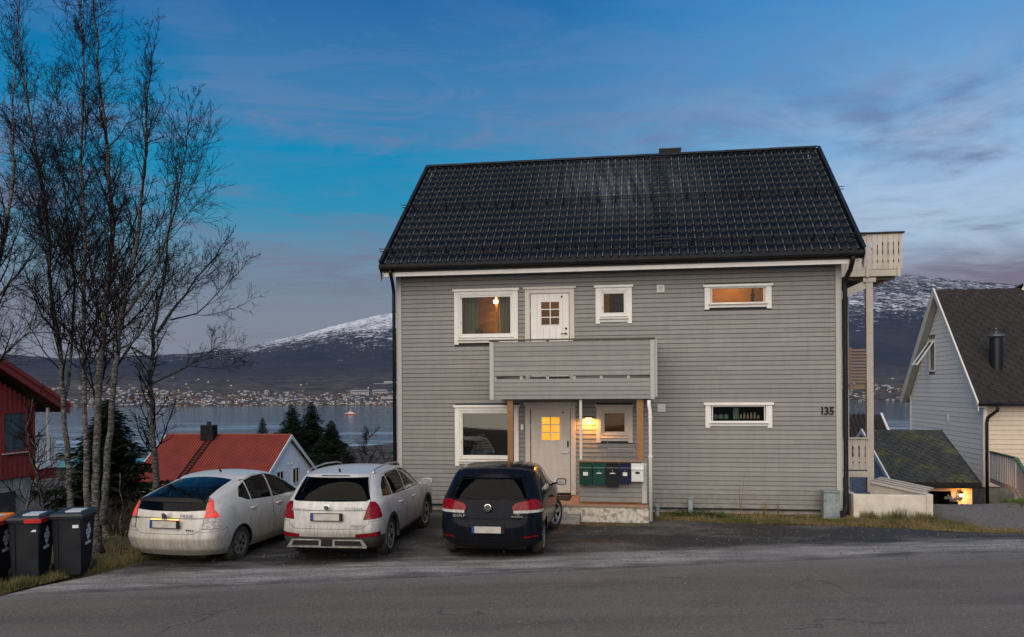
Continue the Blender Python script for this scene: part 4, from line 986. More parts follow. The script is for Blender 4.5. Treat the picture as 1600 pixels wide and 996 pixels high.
b = MB(); b.prism([(.152, .4, AE - .1), (.152, AV - .4, AE - .1), (.152, AV / 2, AR - .15)], (AU - .3, 0, 0)); b.build('roof_core', M_core, an)
b = MB(); ring(b, .95, 1.97, -3.0, -.40, .09, .30, .348); b.build('door_casing', M_nb, an)
b = MB(); b.box(1.05, 1.88, 1.4, 1.45, -2.9, -.45); b.build('inner_door', mat('dark_inside', (.02, .018, .015), .8), an)
e2, L2 = slope(an, 0, AU, 0, AE, AV / 2, AR)
b = MB(); b.box(0, AU, 0, L2, -.10, -.006); b.build('roof_deck', M_moss, e2)
hx = hexmesh(AU, L2, .27, .18, .005, 4); restm = MB()
for i, (vsx, fsx) in enumerate(hx):
    if i < 290: q = MB(); q.add(vsx, fsx); q.build('shingle', M_moss, e2)
    else: restm.add(vsx, fsx)
if restm.v: tag(restm.build('shingle', M_moss, e2), kind='stuff')
b = MB(); b.prism([(0, AV / 2, AR), (0, AV / 2, AR - .10), (0, AV, AE - .10), (0, AV, AE)], (AU, 0, 0)); b.build('back_roof_slope', M_moss, an)
b = MB(); b.box(-.02, AU + .02, -.05, -.01, AE - .16, AE + .01); b.build('eaves_board', M_blackm, an)
for va in (0, AV):
    b = MB(); b.prism([(-.05, va, AE + .05), (-.05, va, AE - .13), (-.05, AV / 2, AR - .13), (-.05, AV / 2, AR + .05)], (.05, 0, 0)); b.build('verge_board', M_white, an)
b = MB(); b.prism([(AU, 0, AE + .02), (AU, 0, AE - .12), (AU, AV / 2, AR - .12), (AU, AV / 2, AR + .02)], (.03, 0, 0)); b.build('verge_board', M_blackm, an)
lt_ = empty('wall_lantern', (2.18, .27, -.62), parent=an)
b = MB(); b.lathe([(.0, -.14), (.03, -.12), (.05, -.06), (.055, .06), (.075, .07), (.02, .13), (0, .15)], (0, 0, 0), 12, 'z'); b.box(-.01, .01, 0, .08, .05, .07); b.build('lantern_cage', M_blackm, lt_)
b = MB(); b.lathe([(0, -.045), (.06, -.03), (.075, .0), (.06, .05), (0, .06)], (0, -.02, 0), 12, 'z'); b.build('lantern_bulb', emis('lantern_glow', (1, .55, .18), 6), lt_)
l = bpy.data.lights.new('lantern_light', 'POINT'); l.energy = 13; l.color = (1, .34, .045); l.shadow_soft_size = .05
o = bpy.data.objects.new('lantern_light', l); col.objects.link(o); o.parent = lt_; o.location = (.05, -.16, .0)
# white dried plant by the annex door
b = MB(); rr = random.Random(8); b.lathe([(.10, 0), (.14, .22), (.12, .22)], (0, 0, 0), 12, 'z')
pp = b.build('plant_pot', M_blackm); b = MB()
for k in range(60):
    a = rr.uniform(0, 2 * PI); l_ = rr.uniform(.10, .24); e_ = rr.uniform(.3, 1.2); p = Vector((.05 * math.cos(a), .05 * math.sin(a), .2)); q = p + Vector((math.cos(a) * math.cos(e_), math.sin(a) * math.cos(e_), math.sin(e_))) * l_
    b.tube([p, (p + q) / 2 + Vector((0, 0, .05)), q], [.006, .006, .02], 4)
pt = empty('potted_plant', (13.55, 25.0, G(13.55, 25.0) + .35), 0, 'pale dried plant in a dark pot left of the lit annex doorway', 'plant'); pp.parent = pt; b.build('plant_leaves', mat('dried_white', (.28, .25, .2), .9), pt)
# ---- dark tiled roof further down
bh = frame('dark_roof_house', 18.2, 46.0, 'far dark ribbed tile roof between the side balcony posts and the white house')
b = MB(); b.box(-9, 3.2, 1.0, 7, -9, -1.4); b.build('wall', M_nw, bh)
b = MB(); b.prism([(-9, -.0, -1.5), (-9, 4, 1.15), (-9, 8, -1.5)], (12.6, 0, 0)); b.build('roof', M_sh, bh)
bt = MB()
for k in range(46):
    u = -9 + k * .27; bt.bar((u, -.02, -1.46), (u, 4, 1.2), .12, .07)
tag(bt.build('roof_ribs', M_sh, bh), kind='stuff')
b = MB(); b.prism([(3.6, -.05, -1.42), (3.6, 4, 1.25), (3.6, 4, 1.05), (3.6, -.05, -1.62)], (.12, 0, 0)); b.build('verge_board', M_white, bh)
# ---- red timber house on the left
M_red = paint('falu_red', (.27, .030, .020), (.17, .020, .015), .75, 1, .12)
rh = frame('red_house', -15.6, 26.5, 'dark red timber house with veranda at the left edge of the picture')
RZE, RVM = 2.45, -3.4; RSL = math.tan(R(26)); RZR = RZE + 4.2 * RSL
zt = lambda v: RZE - .35 + (.8 - v) * RSL
b = MB(); b.prism([(-.02, -7.6, .15), (-.02, 0, .15), (-.02, 0, zt(0)), (-.02, RVM, zt(RVM)), (-.02, -7.6, zt(0))], (-8, 0, 0)); b.build('wall', M_red, rh)
wv0, wv1, wz0, wz1 = -1.30, -.38, 1.02, 2.22
v = -7.6
while v < -.02:
    v1 = v + .20; zz = (zt(v) + zt(v1)) / 2 if v > RVM else zt(0) + (v + 7.6) * RSL
    for z0, z1 in (((.17, wz0 - .06), (wz1 + .06, zz)) if v1 > wv0 and v < wv1 else ((.17, zz),)):
        b = MB(); b.box(-.019, .004, v, v1 - .004, z0, z1); b.build('wall_board', M_red, rh)
        b = MB(); b.box(.0045, .026, v1 - .03, v1 + .025, z0, z1); b.build('wall_batten', M_red, rh)
    v = v1
b = MB(); 
rw = empty('window', (0, 0, 0), parent=rh)
b = MB(); b.box(.0, .05, wv0 - .05, wv1 + .05, wz1, wz1 + .06); b.box(.0, .06, wv0 - .05, wv1 + .05, wz0 - .05, wz0); b.box(0, .05, wv0 - .05, wv0, wz0, wz1); b.box(0, .05, wv1, wv1 + .05, wz0, wz1); b.build('window_frame', M_red, rw)
b = MB(); b.box(.0, .02, wv0, wv1, wz0, wz1); b.build('pane', mat('reflecting_pane', (.10, .13, .14), .08, (.04, .05, .05), 3), rw)
b = MB(); b.box(.03, .09, wv0 - .08, wv1 + .08, wz0 - .075, wz0 - .051); b.build('sill', M_white, rw)
for xx in (-8.1, ):
    for (va, vb) in ((1.1, RVM), (-7.9, RVM)):
        za = RZE - .10 if va > 0 else RZE - .05; 
        b = MB(); b.prism([(xx, va, za), (xx, va, za - .16), (xx, vb, RZR - .02), (xx, vb, RZR + .14)], (8.5, 0, 0)); b.build('roof_slope', mat('dark_red_roof', (.07, .02, .016), .7), rh)
for (u_, w_, dz) in ((.42, .035, 0), (.46, .03, .10)):
    for (va, vb) in ((1.12, RVM), (-7.9, RVM)):
        za = RZE - .02 + dz * .6
        b = MB(); b.prism([(u_, va, za), (u_, va, za - (.30 if dz == 0 else .14)), (u_, vb, RZR - (.16 if dz == 0 else 0) + dz * .6), (u_, vb, RZR + .14 + dz * .6)], (w_, 0, 0)); b.build('verge_board', M_red, rh)
vd = empty('veranda', (0, 0, 0), parent=rh)
b = MB(); b.box(-4, .12, .0, 1.05, .35, .55); b.build('veranda_floor', M_white, vd)
b = MB(); b.box(-4, .06, .0, .95, .0, .349); b.build('veranda_skirt', M_red, vd)
b = MB(); b.box(-.0, .08, .55, .63, .55, 2.35); b.build('veranda_post', M_white, vd)
for k in range(7): b = MB(); b.box(.02, .05, .06 + k * .135, .13 + k * .135, .60, 1.34); b.build('baluster', M_white, vd)
for k in range(28): b = MB(); b.box(-.10 - k * .135, -.03 - k * .135, .97, 1.0, .60, 1.34); b.build('baluster', M_white, vd)
b = MB(); b.box(.0, .07, .0, 1.04, 1.345, 1.40); b.box(-4, -.001, .96, 1.04, 1.345, 1.40); b.build('handrail', M_white, vd)
b = MB(); b.prism([(-.06, -7.5, -3), (-.06, -.05, -3), (-.06, -.05, .149), (-.06, -7.5, .149)], (-7.9, 0, 0)); b.build('basement', mat('basement_render', (.34, .33, .29), .9, (.16, .155, .14), 2, 7), rh)
b = MB(); b.box(-.058, -.04, -2.2, -.75, -2.6, -.25); b.build('garage_opening', M_core, rh)
# ---- white house with orange red metal roof below the street
oh = frame('red_roof_house', -16.3, 60.0, 'white house below the street with bright red metal roof and black chimney')
M_rr = mat('red_metal_roof', (.20, .036, .023), .55, (.15, .030, .020), .8, 5)
ZRr, ZEr, SR = -.48, -3.65, 5.0; LR = 10.0
b = MB(); b.prism([(-LR + .4, -SR + .45, -9), (-LR + .4, SR - .45, -9), (-LR + .4, SR - .45, ZEr + .1), (-LR + .4, 0, ZRr - .25), (-LR + .4, -SR + .45, ZEr + .1)], (LR - .65, 0, 0)); b.build('wall', M_core, oh)
gable_boards(oh, mat('bright_white_boards', (.80, .79, .77), .6), -.25, 1, -SR + .45, SR - .45, -7.0, ZEr + .12, ZRr - .25, .19, .03)
front_boards(oh, M_nw, -SR + .449, -LR + .4, -.25, -7.0, ZEr + .1, .19)
er, Lr = slope(oh, -LR, 0, -SR, ZEr, 0, ZRr, 'roof')
npan = 12
for k in range(npan):
    x0 = LR / npan * k; b = MB(); b.box(x0, x0 + LR / npan - .002, 0, Lr, -.03, 0)
    for q in range(4):
        xx = x0 + LR / npan / 4 * (q + .5); b.prism([(xx - .05, 0, 0), (xx - .025, 0, .05), (xx + .025, 0, .05), (xx + .05, 0, 0)], (0, Lr, 0))
    b.build('roof_sheet', M_rr, er)
b = MB(); b.prism([(-LR, 0, ZRr), (-LR, 0, ZRr - .1), (-LR, SR, ZEr - .1), (-LR, SR, ZEr)], (LR, 0, 0)); b.build('back_roof_slope', M_rr, oh)
b = MB(); b.tube([(-LR, 0, ZRr + .02), (0, 0, ZRr + .02)], .10, 8); b.build('ridge_cap', M_rr, oh)
for uu in (-LR - .03, .0):
    for va in (-SR, SR):
        b = MB(); b.prism([(uu, va, ZEr + .05), (uu, va, ZEr - .24), (uu, 0, ZRr - .24), (uu, 0, ZRr + .06)], (.05, 0, 0)); b.build('verge_board', M_white, oh)
b = MB(); b.prism([(-.0, SR, ZEr - .03), (-.0, SR, ZEr - .05), (-.0, 0, ZRr - .13), (-.0, 0, ZRr - .11)], (-.25, 0, 0)); b.build('soffit', M_lgrey, oh)
b = MB(); b.box(-LR, 0, -SR - .10, -SR, ZEr - .14, ZEr + .0); b.build('gutter', M_blackm, oh)
b = MB(); b.tube([(-LR + .35, -SR - .05, ZEr - .1), (-LR + .35, -SR + .3, ZEr - .5), (-LR + .35, -SR + .38, -8)], .06, 8); b.build('downpipe', M_blackm, oh)
cm_ = empty('chimney', (-6.35, -.35, ZRr - .35), parent=oh)
b = MB(); b.box(-.5, .5, -.35, .35, 0, 1.08); b.build('chimney_stack', mat('black_chimney', (.006, .006, .007), .6, (.014, .014, .014), 3, spec=.1), cm_, bevel=.02)
b = MB(); b.box(-.52, .52, -.37, .37, 1.081, 1.12); b.cyl((0, 0, 1.12), .15, .26, 12); b.build('chimney_cap', M_blackm, cm_)
lad = empty('roof_ladder', (0, 0, 0), parent=er)
for q in (0, .42):
    b = MB(); b.bar((3.62 + q, Lr - .1, .10), (3.62 + q, .2, .10), .05, .05); b.build('ladder_rail', M_blackm, lad)
for k in range(18): b = MB(); b.box(3.62, 4.04, .25 + k * .31, .30 + k * .31, .09, .13); b.build('rung', M_blackm, lad)
for wv in (-1.55, 1.15):
    ww_ = empty('window', (-.22, wv, -3.55), parent=oh)
    b = MB(); b.box(0, .06, -.62, -.52, -.62, .62); b.box(0, .06, .52, .62, -.62, .62); b.box(0, .06, -.519, .519, .52, .62); b.box(0, .06, -.519, .519, -.62, -.52); b.box(0, .05, .0, .07, -.519, .519); b.build('window_frame', M_white, ww_)
    b = MB(); b.box(.005, .015, -.52, .52, -.52, .52); b.build('pane', M_panedark, ww_)
for q in (-.3, .3): 
    b = MB(); b.lathe([(.0, 0), (.09, .03), (.09, .10), (0, .14)], (-.18, q + .15, -2.65), 8, 'z'); b.build('gable_light', M_white, oh)
# ---- lower red garage roof, teal building, dark shed on the slope
g2 = frame('red_roof_garage', -25.3, 50.0, 'lower red roofed garage behind the birch trunks')
b = MB(); b.box(-1.4, -.2, .4, 4.2, -8, -5.2); b.build('wall', M_nw, g2)
for k in range(7, 10):
    b = MB(); x0 = -5.6 + k * .58; b.prism([(x0, 0, -5.3), (x0, 4.2, -2.95), (x0, 4.2, -3.05), (x0, 0, -5.4)], (.575, 0, 0)); b.bar((x0 + .28, 0, -5.28), (x0 + .28, 4.2, -2.93), .10, .05); b.build('roof_sheet', M_rr, g2)
b = MB(); b.box(-1.6, .2, -.06, .0, -5.5, -5.3); b.build('eaves_board', M_blackm, g2)
tb = frame('teal_roof_hall', -88, 175.0, 'low far building with flat teal roof between the trees', 'building')
b = MB(); b.box(-14, 20, 0, 14, -22, -13.6); b.build('wall', mat('hall_dark', (.04, .045, .05), .8), tb)
b = MB(); b.box(-15, 21, -1, 15, -13.59, -12.9); b.build('roof', mat('teal_roof', (.05, .22, .25), .6), tb)
for k in range(9): b = MB(); b.box(-12 + k * 3.4, -10.2 + k * 3.4, -.06, 0, -17, -15.4); b.build('window', mat('hall_pane', (.3, .33, .35), .3) if k == 0 else bpy.data.materials['hall_pane'], tb)
# low dry-stone retaining wall by the garage
rw_ = frame('stone_wall', -12.6, 21.5, 'rough pale stone retaining wall behind the silver bins and birches', 'wall')
rr = random.Random(12); M_st = mat('pale_stone', (.26, .25, .23), .9, (.12, .115, .105), 5, rand=.25, bump=.5, bs=20)
for j in range(6):
    x = 0
    while x < 7.2:
        wd = rr.uniform(.25, .5); b = MB(); hh = .19
        b.box(x + .01, x + wd - .01, rr.uniform(-.06, 0), .3, -1.75 + j * hh, -1.75 + (j + 1) * hh - .015); b.build('stone', M_st, rw_, bevel=.03); x += wd
# ================================================================= CARS
def dirtpaint(name, c, dirt, amt, rough=.32, coat=.6, top=.95):
    m = bpy.data.materials.new(name); t = NT(m); v = t.coord()
    z = t.n('SeparateXYZ'); t.t.links.new(v, z.inputs[0])
    low = t.math('SUBTRACT', 1.0, t.math('DIVIDE', z.outputs[2], top), clamp=True)
    n1 = t.noise(t.coord((1, 3, .7)), 5, 6, .7); n2 = t.noise(t.coord((6, 6, .6)), 9, 5, .7)
    f = t.math('MULTIPLY', t.math('ADD', t.math('MULTIPLY_ADD', low, 1.25, .10), t.math('MULTIPLY', t.math('SUBTRACT', n1, .45), 1.3)), t.math('ADD', .45, t.math('MULTIPLY', n2, .9)), clamp=True)
    f = t.math('MULTIPLY', f, amt, clamp=True)
    cc = t.mix(f, c, dirt)
    b = t.bsdf(Base_Color=cc, Roughness=t.math('MULTIPLY_ADD', f, .6, rough, True)); b.inputs['Specular IOR Level'].default_value = .5 if coat else .08
    b.inputs['Coat Roughness'].default_value = .06
    t.set(b.inputs['Coat Weight'], t.math('MULTIPLY', t.math('SUBTRACT', 1.0, f), coat))
    return m
CM = {
 'white': dirtpaint('pearl_white_paint', (.52, .515, .48), (.16, .135, .10), .85),
 'silver': dirtpaint('white_paint', (.49, .49, .475), (.13, .11, .088), .9),
 'black': dirtpaint('black_blue_paint', (.003, .005, .010), (.04, .036, .032), .30, rough=.10, coat=.0, top=.6),
 'trim': mat('black_trim', (.010, .010, .011), .6, spec=.2, bump=.1, bs=400, bd=.001),
 'dtrim': dirtpaint('dusty_trim', (.015, .015, .016), (.09, .08, .065), .6, rough=.5, coat=0, top=.8),
 'gap': mat('panel_gap', (.006, .006, .006), .9, spec=.1),
 'tyre': mat('tyre_rubber', (.018, .017, .016), .85, (.05, .045, .038), 8, bump=.3, bs=90),
 'rim': mat('dirty_alloy', (.45, .45, .45), .38, (.16, .145, .12), 12, metal=.75),
 'rim2': mat('bright_alloy', (.62, .63, .64), .3, (.38, .37, .35), 10, metal=.8),
 'chrome': mat('chrome', (.75, .75, .76), .18, metal=1.0),
 'glass': glassmat('tinted_glass', (.22, .27, .27), .9, ior=1.18),
 'glassc': glassmat('clear_car_glass', (.58, .62, .60), .95, ior=1.25),
 'seat': mat('grey_seat', (.22, .21, .19), .9, (.07, .07, .065), 20),
 'seatd': mat('dark_seat', (.03, .03, .032), .9),
 'plate': mat('number_plate', (.42, .40, .37), .5, (.34, .32, .29), 8),
 'blue': mat('plate_blue', (.01, .05, .22), .5),
 'well': mat('wheel_well', (.008, .008, .008), .95, spec=.1),
 'orange': mat('orange_plush', (.75, .22, .02), .8),
}
def lampmat(name, c, e, s, c2=None):
    m = bpy.data.materials.new(name); t = NT(m); v = t.coord((1, 1, 1))
    x = t.n('TexVoronoi'); x.inputs['Scale'].default_value = 28; t.t.links.new(v, x.inputs['Vector'])
    cc = t.mix(t.ramp(x.outputs['Distance'], [(.1, 0.0), (.6, 1.0)]), c, c2 or tuple(q * .35 for q in c))
    b = t.bsdf(Base_Color=cc, Roughness=.15); b.inputs['Specular IOR Level'].default_value = .25
    t.set(b.inputs['Emission Color'], e if s else (0, 0, 0)); b.inputs['Emission Strength'].default_value = s
    return m
CM['red'] = lampmat('tail_lens_red', (.30, .006, .012), (1, 0, 0), 0, (.12, .002, .004))
CM['redlit'] = lampmat('tail_lens_lit', (.5, .03, .02), (1.0, .12, .09), .34)
CM['clear'] = lampmat('tail_lens_clear', (.55, .52, .50), (1, 1, 1), 0, (.30, .27, .25))
CM['amber'] = emis('plate_lamp_glow', (1.0, .42, .05), 2.5)
def cat_rom(keys, x):
    if x <= keys[0][0]: return keys[0][1]
    for (x0, y0), (x1, y1) in zip(keys, keys[1:]):
        if x <= x1:
            t = (x - x0) / (x1 - x0); return y0 + (y1 - y0) * t
    return keys[-1][1]
def offset_poly(poly, d):
    n = len(poly); out = []
    A = sum(poly[i][0] * poly[(i + 1) % n][1] - poly[(i + 1) % n][0] * poly[i][1] for i in range(n))
    sg = 1 if A > 0 else -1
    for i in range(n):
        p0, p1, p2 = Vector(poly[i - 1]), Vector(poly[i]), Vector(poly[(i + 1) % n])
        a = (p1 - p0).normalized(); b = (p2 - p1).normalized()
        na = Vector((a.y, -a.x)) * sg; nb = Vector((b.y, -b.x)) * sg
        mm = (na + nb); L = mm.length_squared
        q = p1 + mm * (2 * d / max(L, .6)) ; out.append((q.x, q.y))
    return out
def inside(poly, x, y):
    c = False; n = len(poly); j = n - 1
    for i in range(n):
        xi, yi = poly[i]; xj, yj = poly[j]
        if (yi > y) != (yj > y) and x < (xj - xi) * (y - yi) / (yj - yi) + xi: c = not c
        j = i
    return c
AX = {'X': (1, 2), 'Y': (0, 2), 'Z': (0, 1)}
def bb_in(co, cons, mg):
    for ax, poly, lo, hi in cons:
        i, j = AX[ax]
        if not (lo[0] - mg <= co[i] <= hi[0] + mg and lo[1] - mg <= co[j] <= hi[1] + mg): return False
    return True
def cut(bm, cons, side):
    """cut the shell along the outlines of every constraint (pieces are intersections of extruded outlines)"""
    C = []
    for ax, poly in cons:
        C.append((ax, poly, (min(p[0] for p in poly), min(p[1] for p in poly)), (max(p[0] for p in poly), max(p[1] for p in poly))))
    for ax, poly, lo, hi in C:
        i, j = AX[ax]; n = len(poly)
        for k in range(n):
            p, q = poly[k], poly[(k + 1) % n]
            fs = [f for f in bm.faces if (side == 0 or f.calc_center_median().y * side > 0) and bb_in(f.calc_center_median(), C, .10)]
            x0, x1 = min(p[0], q[0]) - .03, max(p[0], q[0]) + .03; y0, y1 = min(p[1], q[1]) - .03, max(p[1], q[1]) + .03
            sel = []
            for f in fs:
                us = [v.co[i] for v in f.verts]; vs_ = [v.co[j] for v in f.verts]
                if max(us) >= x0 and min(us) <= x1 and max(vs_) >= y0 and min(vs_) <= y1: sel.append(f)
            if not sel: continue
            dx, dy = q[0] - p[0], q[1] - p[1]
            no = [0, 0, 0]; no[i] = dy; no[j] = -dx; co = [0, 0, 0]; co[i] = p[0]; co[j] = p[1]
            if dx * dx + dy * dy < 1e-9: continue
            g = set(sel)
            for f in sel: g.update(f.edges); g.update(f.verts)
            bmesh.ops.bisect_plane(bm, geom=list(g), dist=1e-5, plane_co=co, plane_no=Vector(no).normalized())
def in_cons(co, cons):
    for ax, poly in cons:
        i, j = AX[ax]
        if not inside(poly, co[i], co[j]): return False
    return True
def cage_mesh(S):
    """half-body cage: rows of the side profile x columns from tail centre round the flank to nose centre; the roof is a grid between the flanks"""
    W = S['W']; NR = 8; P = [[None] * 14 for _ in range(NR)]
    for r in range(NR):
        rx, rz = S['rear'][r]; fx, fz = S['front'][r]; hw = W[r]
        bow, ry = S['bow'][r], S.get('rearw', [1] * 8)[r]
        P[r][0] = (rx, 0, rz); P[r][1] = (rx + bow * .18, hw * .42 * ry, rz); P[r][2] = (rx + bow * .62, hw * .80 * ry, rz - S.get('drop', [0] * 8)[r] * .5)
        P[r][3] = (rx + bow * 1.5, hw * .965 * ry, rz - S.get('drop', [0] * 8)[r])
        for k in range(6):
            xl, xt = S['cl'][k], S['ct'][k]; t = [0, 0, 0, 0, 0, .38, .78, 1][r]
            x = xl + (xt - xl) * t; belt = cat_rom(S['belt'], xl); rf = cat_rom(S['rail'], xt)
            z = [S['sill'], S['sill'] + .11, .50, .70, belt, belt + (rf - belt) * .42, belt + (rf - belt) * .82, rf][r]
            y = hw * (S['tap'][k] if r < 5 else S['tapt'][k]); P[r][4 + k] = (x, y, z)
        fb = S['fbow'][r]
        P[r][13] = (fx, 0, fz); P[r][12] = (fx - fb * .18, hw * .42, fz); P[r][11] = (fx - fb * .6, hw * .78, fz - .01); P[r][10] = (fx - fb * 1.35, hw * .95, fz - .02)
    for (r, c), q in S.get('fix', {}).items(): P[r][c] = q
    bm = bmesh.new(); V = {}
    def vert(r, c, s):
        y = P[r][c][1]
        key = (r, c, 0 if c in (0, 13) else s)
        if key not in V: V[key] = bm.verts.new((P[r][c][0], y * s if key[2] else 0, P[r][c][2]))
        return V[key]
    for s in (1, -1):
        for r in range(NR - 1):
            for c in range(13):
                q = [vert(r, c, s), vert(r + 1, c, s), vert(r + 1, c + 1, s), vert(r, c + 1, s)]
                bm.faces.new(q if s > 0 else q[::-1])
    ys = [.80, .42, 0, -.42, -.80]; G = {}
    for c in range(3, 11):
        L, Rr = V[(7, c, 1)].co, V[(7, c, -1)].co
        row = [V[(7, c, 1)]]
        for i, yy in enumerate(ys):
            if c == 3: row.append([V[(7, 2, 1)], V[(7, 1, 1)], V[(7, 0, 0)], V[(7, 1, -1)], V[(7, 2, -1)]][i]); continue
            if c == 10: row.append([V[(7, 11, 1)], V[(7, 12, 1)], V[(7, 13, 0)], V[(7, 12, -1)], V[(7, 11, -1)]][i]); continue
            row.append(bm.verts.new((L.x, L.y * yy, L.z + S['crown'] * (1 - yy * yy))))
        row.append(V[(7, c, -1)]); G[c] = row
    for c in range(3, 10):
        for i in range(6): bm.faces.new([G[c][i], G[c][i + 1], G[c + 1][i + 1], G[c + 1][i]])
    cr = bm.edges.layers.float.new('crease_edge')
    for r, val, c0, c1 in S.get('crease', []):
        for s in (1, -1):
            for c in range(c0, c1):
                e = bm.edges.get((vert(r, c, s), vert(r, c + 1, s)))
                if e: e[cr] = val
    bmesh.ops.recalc_face_normals(bm, faces=bm.faces)
    me = bpy.data.meshes.new('cage'); bm.to_mesh(me); bm.free()
    o = bpy.data.objects.new('cage', me); col.objects.link(o)
    sb = o.modifiers.new('s', 'SUBSURF'); sb.levels = 3; sb.render_levels = 3
    dg = bpy.context.evaluated_depsgraph_get(); me2 = bpy.data.meshes.new_from_object(o.evaluated_get(dg))
    bpy.data.objects.remove(o); bpy.data.meshes.remove(me)
    xs = [v.co.x for v in me2.vertices]; ysx = max(v.co.y for v in me2.vertices); zs = [v.co.z for v in me2.vertices]
    x0, x1 = min(xs), max(xs); kx = S['L'] / (x1 - x0); ky = S['width'] / 2 / ysx; zt = max(zs)
    zb = .2; kz = (S['H'] - zb) / (zt - zb)
    for v in me2.vertices: v.co = ((v.co.x - x0) * kx, v.co.y * ky, zb + (v.co.z - zb) * kz if v.co.z > zb else v.co.z)
    return me2
def car(S, name, loc, yaw, label, group):
    root = empty(name, loc, R(90 - yaw), label, 'car', group)
    me = cage_mesh(S); bm = bmesh.new(); bm.from_mesh(me); bpy.data.meshes.remove(me)
    # wheel arches
    arches = []
    for xw in S['wheels']:
        poly = [(xw + S['arch'] * math.cos(2 * PI * k / 20), S['wr'] + S['arch'] * math.sin(2 * PI * k / 20) * .97) for k in range(20)]
        arches.append(poly)
        for s in (1, -1): cut(bm, [('Y', poly)], s)
    dead = [f for f in bm.faces if abs(f.calc_center_median().y) > .45 and any(inside(p, f.calc_center_median().x, f.calc_center_median().z) for p in arches)]
    bmesh.ops.delete(bm, geom=dead, context='FACES')
    lay = bm.faces.layers.int.new('piece'); pieces = []
    plist = []
    for pc in S['pieces']:
        nm, mk, cons, sides, gap, depth = pc[:6]
        for s in sides:
            cs = [(ax, [(-p[0], p[1]) if ax == 'X' else (p[0], -p[1]) for p in po] if (s < 0 and ax != 'Y') else po) for ax, po in cons]
            plist.append((nm, mk, cs, s, gap, depth))
    plist.sort(key=lambda q: 0 if q[0] == 'rear_bumper' else 1 if 'bumper' in q[0] or 'door' in q[0] or 'tailgate' in q[0] else 2)
    for nm, mk, cons, s, gap, depth in plist:
        cut(bm, cons, s)
        if gap: cut(bm, [(ax, offset_poly(p, gap)) for ax, p in cons], s)
    fcs = [(f, f.calc_center_median().copy()) for f in bm.faces]
    for idx, (nm, mk, cons, s, gap, depth) in enumerate(plist):
        go = [(ax, offset_poly(p, gap)) for ax, p in cons] if gap else None
        for f, c in fcs:
            if s and c.y * s <= 0: continue
            nrm = f.normal
            if cons[0][0] == 'X' and len(cons) == 1 and not ((nrm.x < -.12 and c.x < S['L'] * .45) ): continue
            if cons[0][0] == 'Z' and (nrm.z < .12 or c.z < 1.0): continue
            if in_cons(c, cons): f[lay] = idx + 2
            elif go and in_cons(c, go): f[lay] = 1
    bm.normal_update(); bm.verts.ensure_lookup_table()
    groups = {}
    for f in bm.faces: groups.setdefault(f[lay], []).append(f)
    objs = {}
    for k, fs in groups.items():
        if k == 0: nm, mk, depth = 'body', S['paint'], 0
        elif k == 1: nm, mk, depth = 'panel_gap', 'gap', .006
        else: nm, mk, _, _, _, depth = plist[k - 2]
        vid = {}; vs = []; no = []; F = []
        for f in fs:
            idx = []
            for v in f.verts:
                if v.index not in vid: vid[v.index] = len(vs); vs.append(v.co - v.normal * depth); no.append(v.normal.copy())
                idx.append(vid[v.index])
            F.append(idx)
        m2 = bpy.data.meshes.new(nm); m2.from_pydata(vs, [], F); m2.materials.append(CM[mk] if isinstance(mk, str) else mk)
        m2.polygons.foreach_set('use_smooth', [True] * len(m2.polygons)); m2.normals_split_custom_set_from_vertices(no)
        o = bpy.data.objects.new(nm, m2); col.objects.link(o); o.parent = root
        objs.setdefault(nm, []).append(o)
        if nm in S.get('thick', ()) or k == 0: pass
    # wheel wells, floor
    b = MB()
    hw = S['width'] / 2
    b.box(.25, S['L'] - .25, -hw + .28, hw - .28, .17, .40); b.build('underbody', CM['well'], root)
    for xw in S['wheels']:
        for s in (1, -1):
            b = MB(); rr = S['arch'] + .03; n = 18; vs = []; 
            for yy in (hw * .97, hw - .30):
                for k in range(n + 1):
                    a = PI * (-.02 + 1.04 * k / n); vs.append((xw + rr * math.cos(a), yy * s, S['wr'] + rr * math.sin(a)))
            fs = [(k, k + 1, n + 2 + k, n + 1 + k) for k in range(n)] + [tuple(range(n + 1, 2 * n + 2))]
            b.add(vs, fs); b.build('wheel_arch', CM['well'], root)
            if S.get('cladding'):
                b = MB(); c1 = S['arch'] - .012; c2 = S['arch'] + .055; vs = []
                for rr_, yo in ((c1, -.02), (c1, .022), (c2, .018), (c2, -.02)):
                    for k in range(n + 1):
                        a = PI * (-.06 + 1.12 * k / n); z = S['wr'] + rr_ * math.sin(a)
                        vs.append((xw + rr_ * math.cos(a), (hw * (1.0 if z < .8 else .99) + yo) * s - .012 * s, z))
                fs = []
                for q in range(3): fs += [(q * (n + 1) + k, q * (n + 1) + k + 1, (q + 1) * (n + 1) + k + 1, (q + 1) * (n + 1) + k) for k in range(n)]
                b.add(vs, fs); b.build('arch_cladding', CM['dtrim'], root)
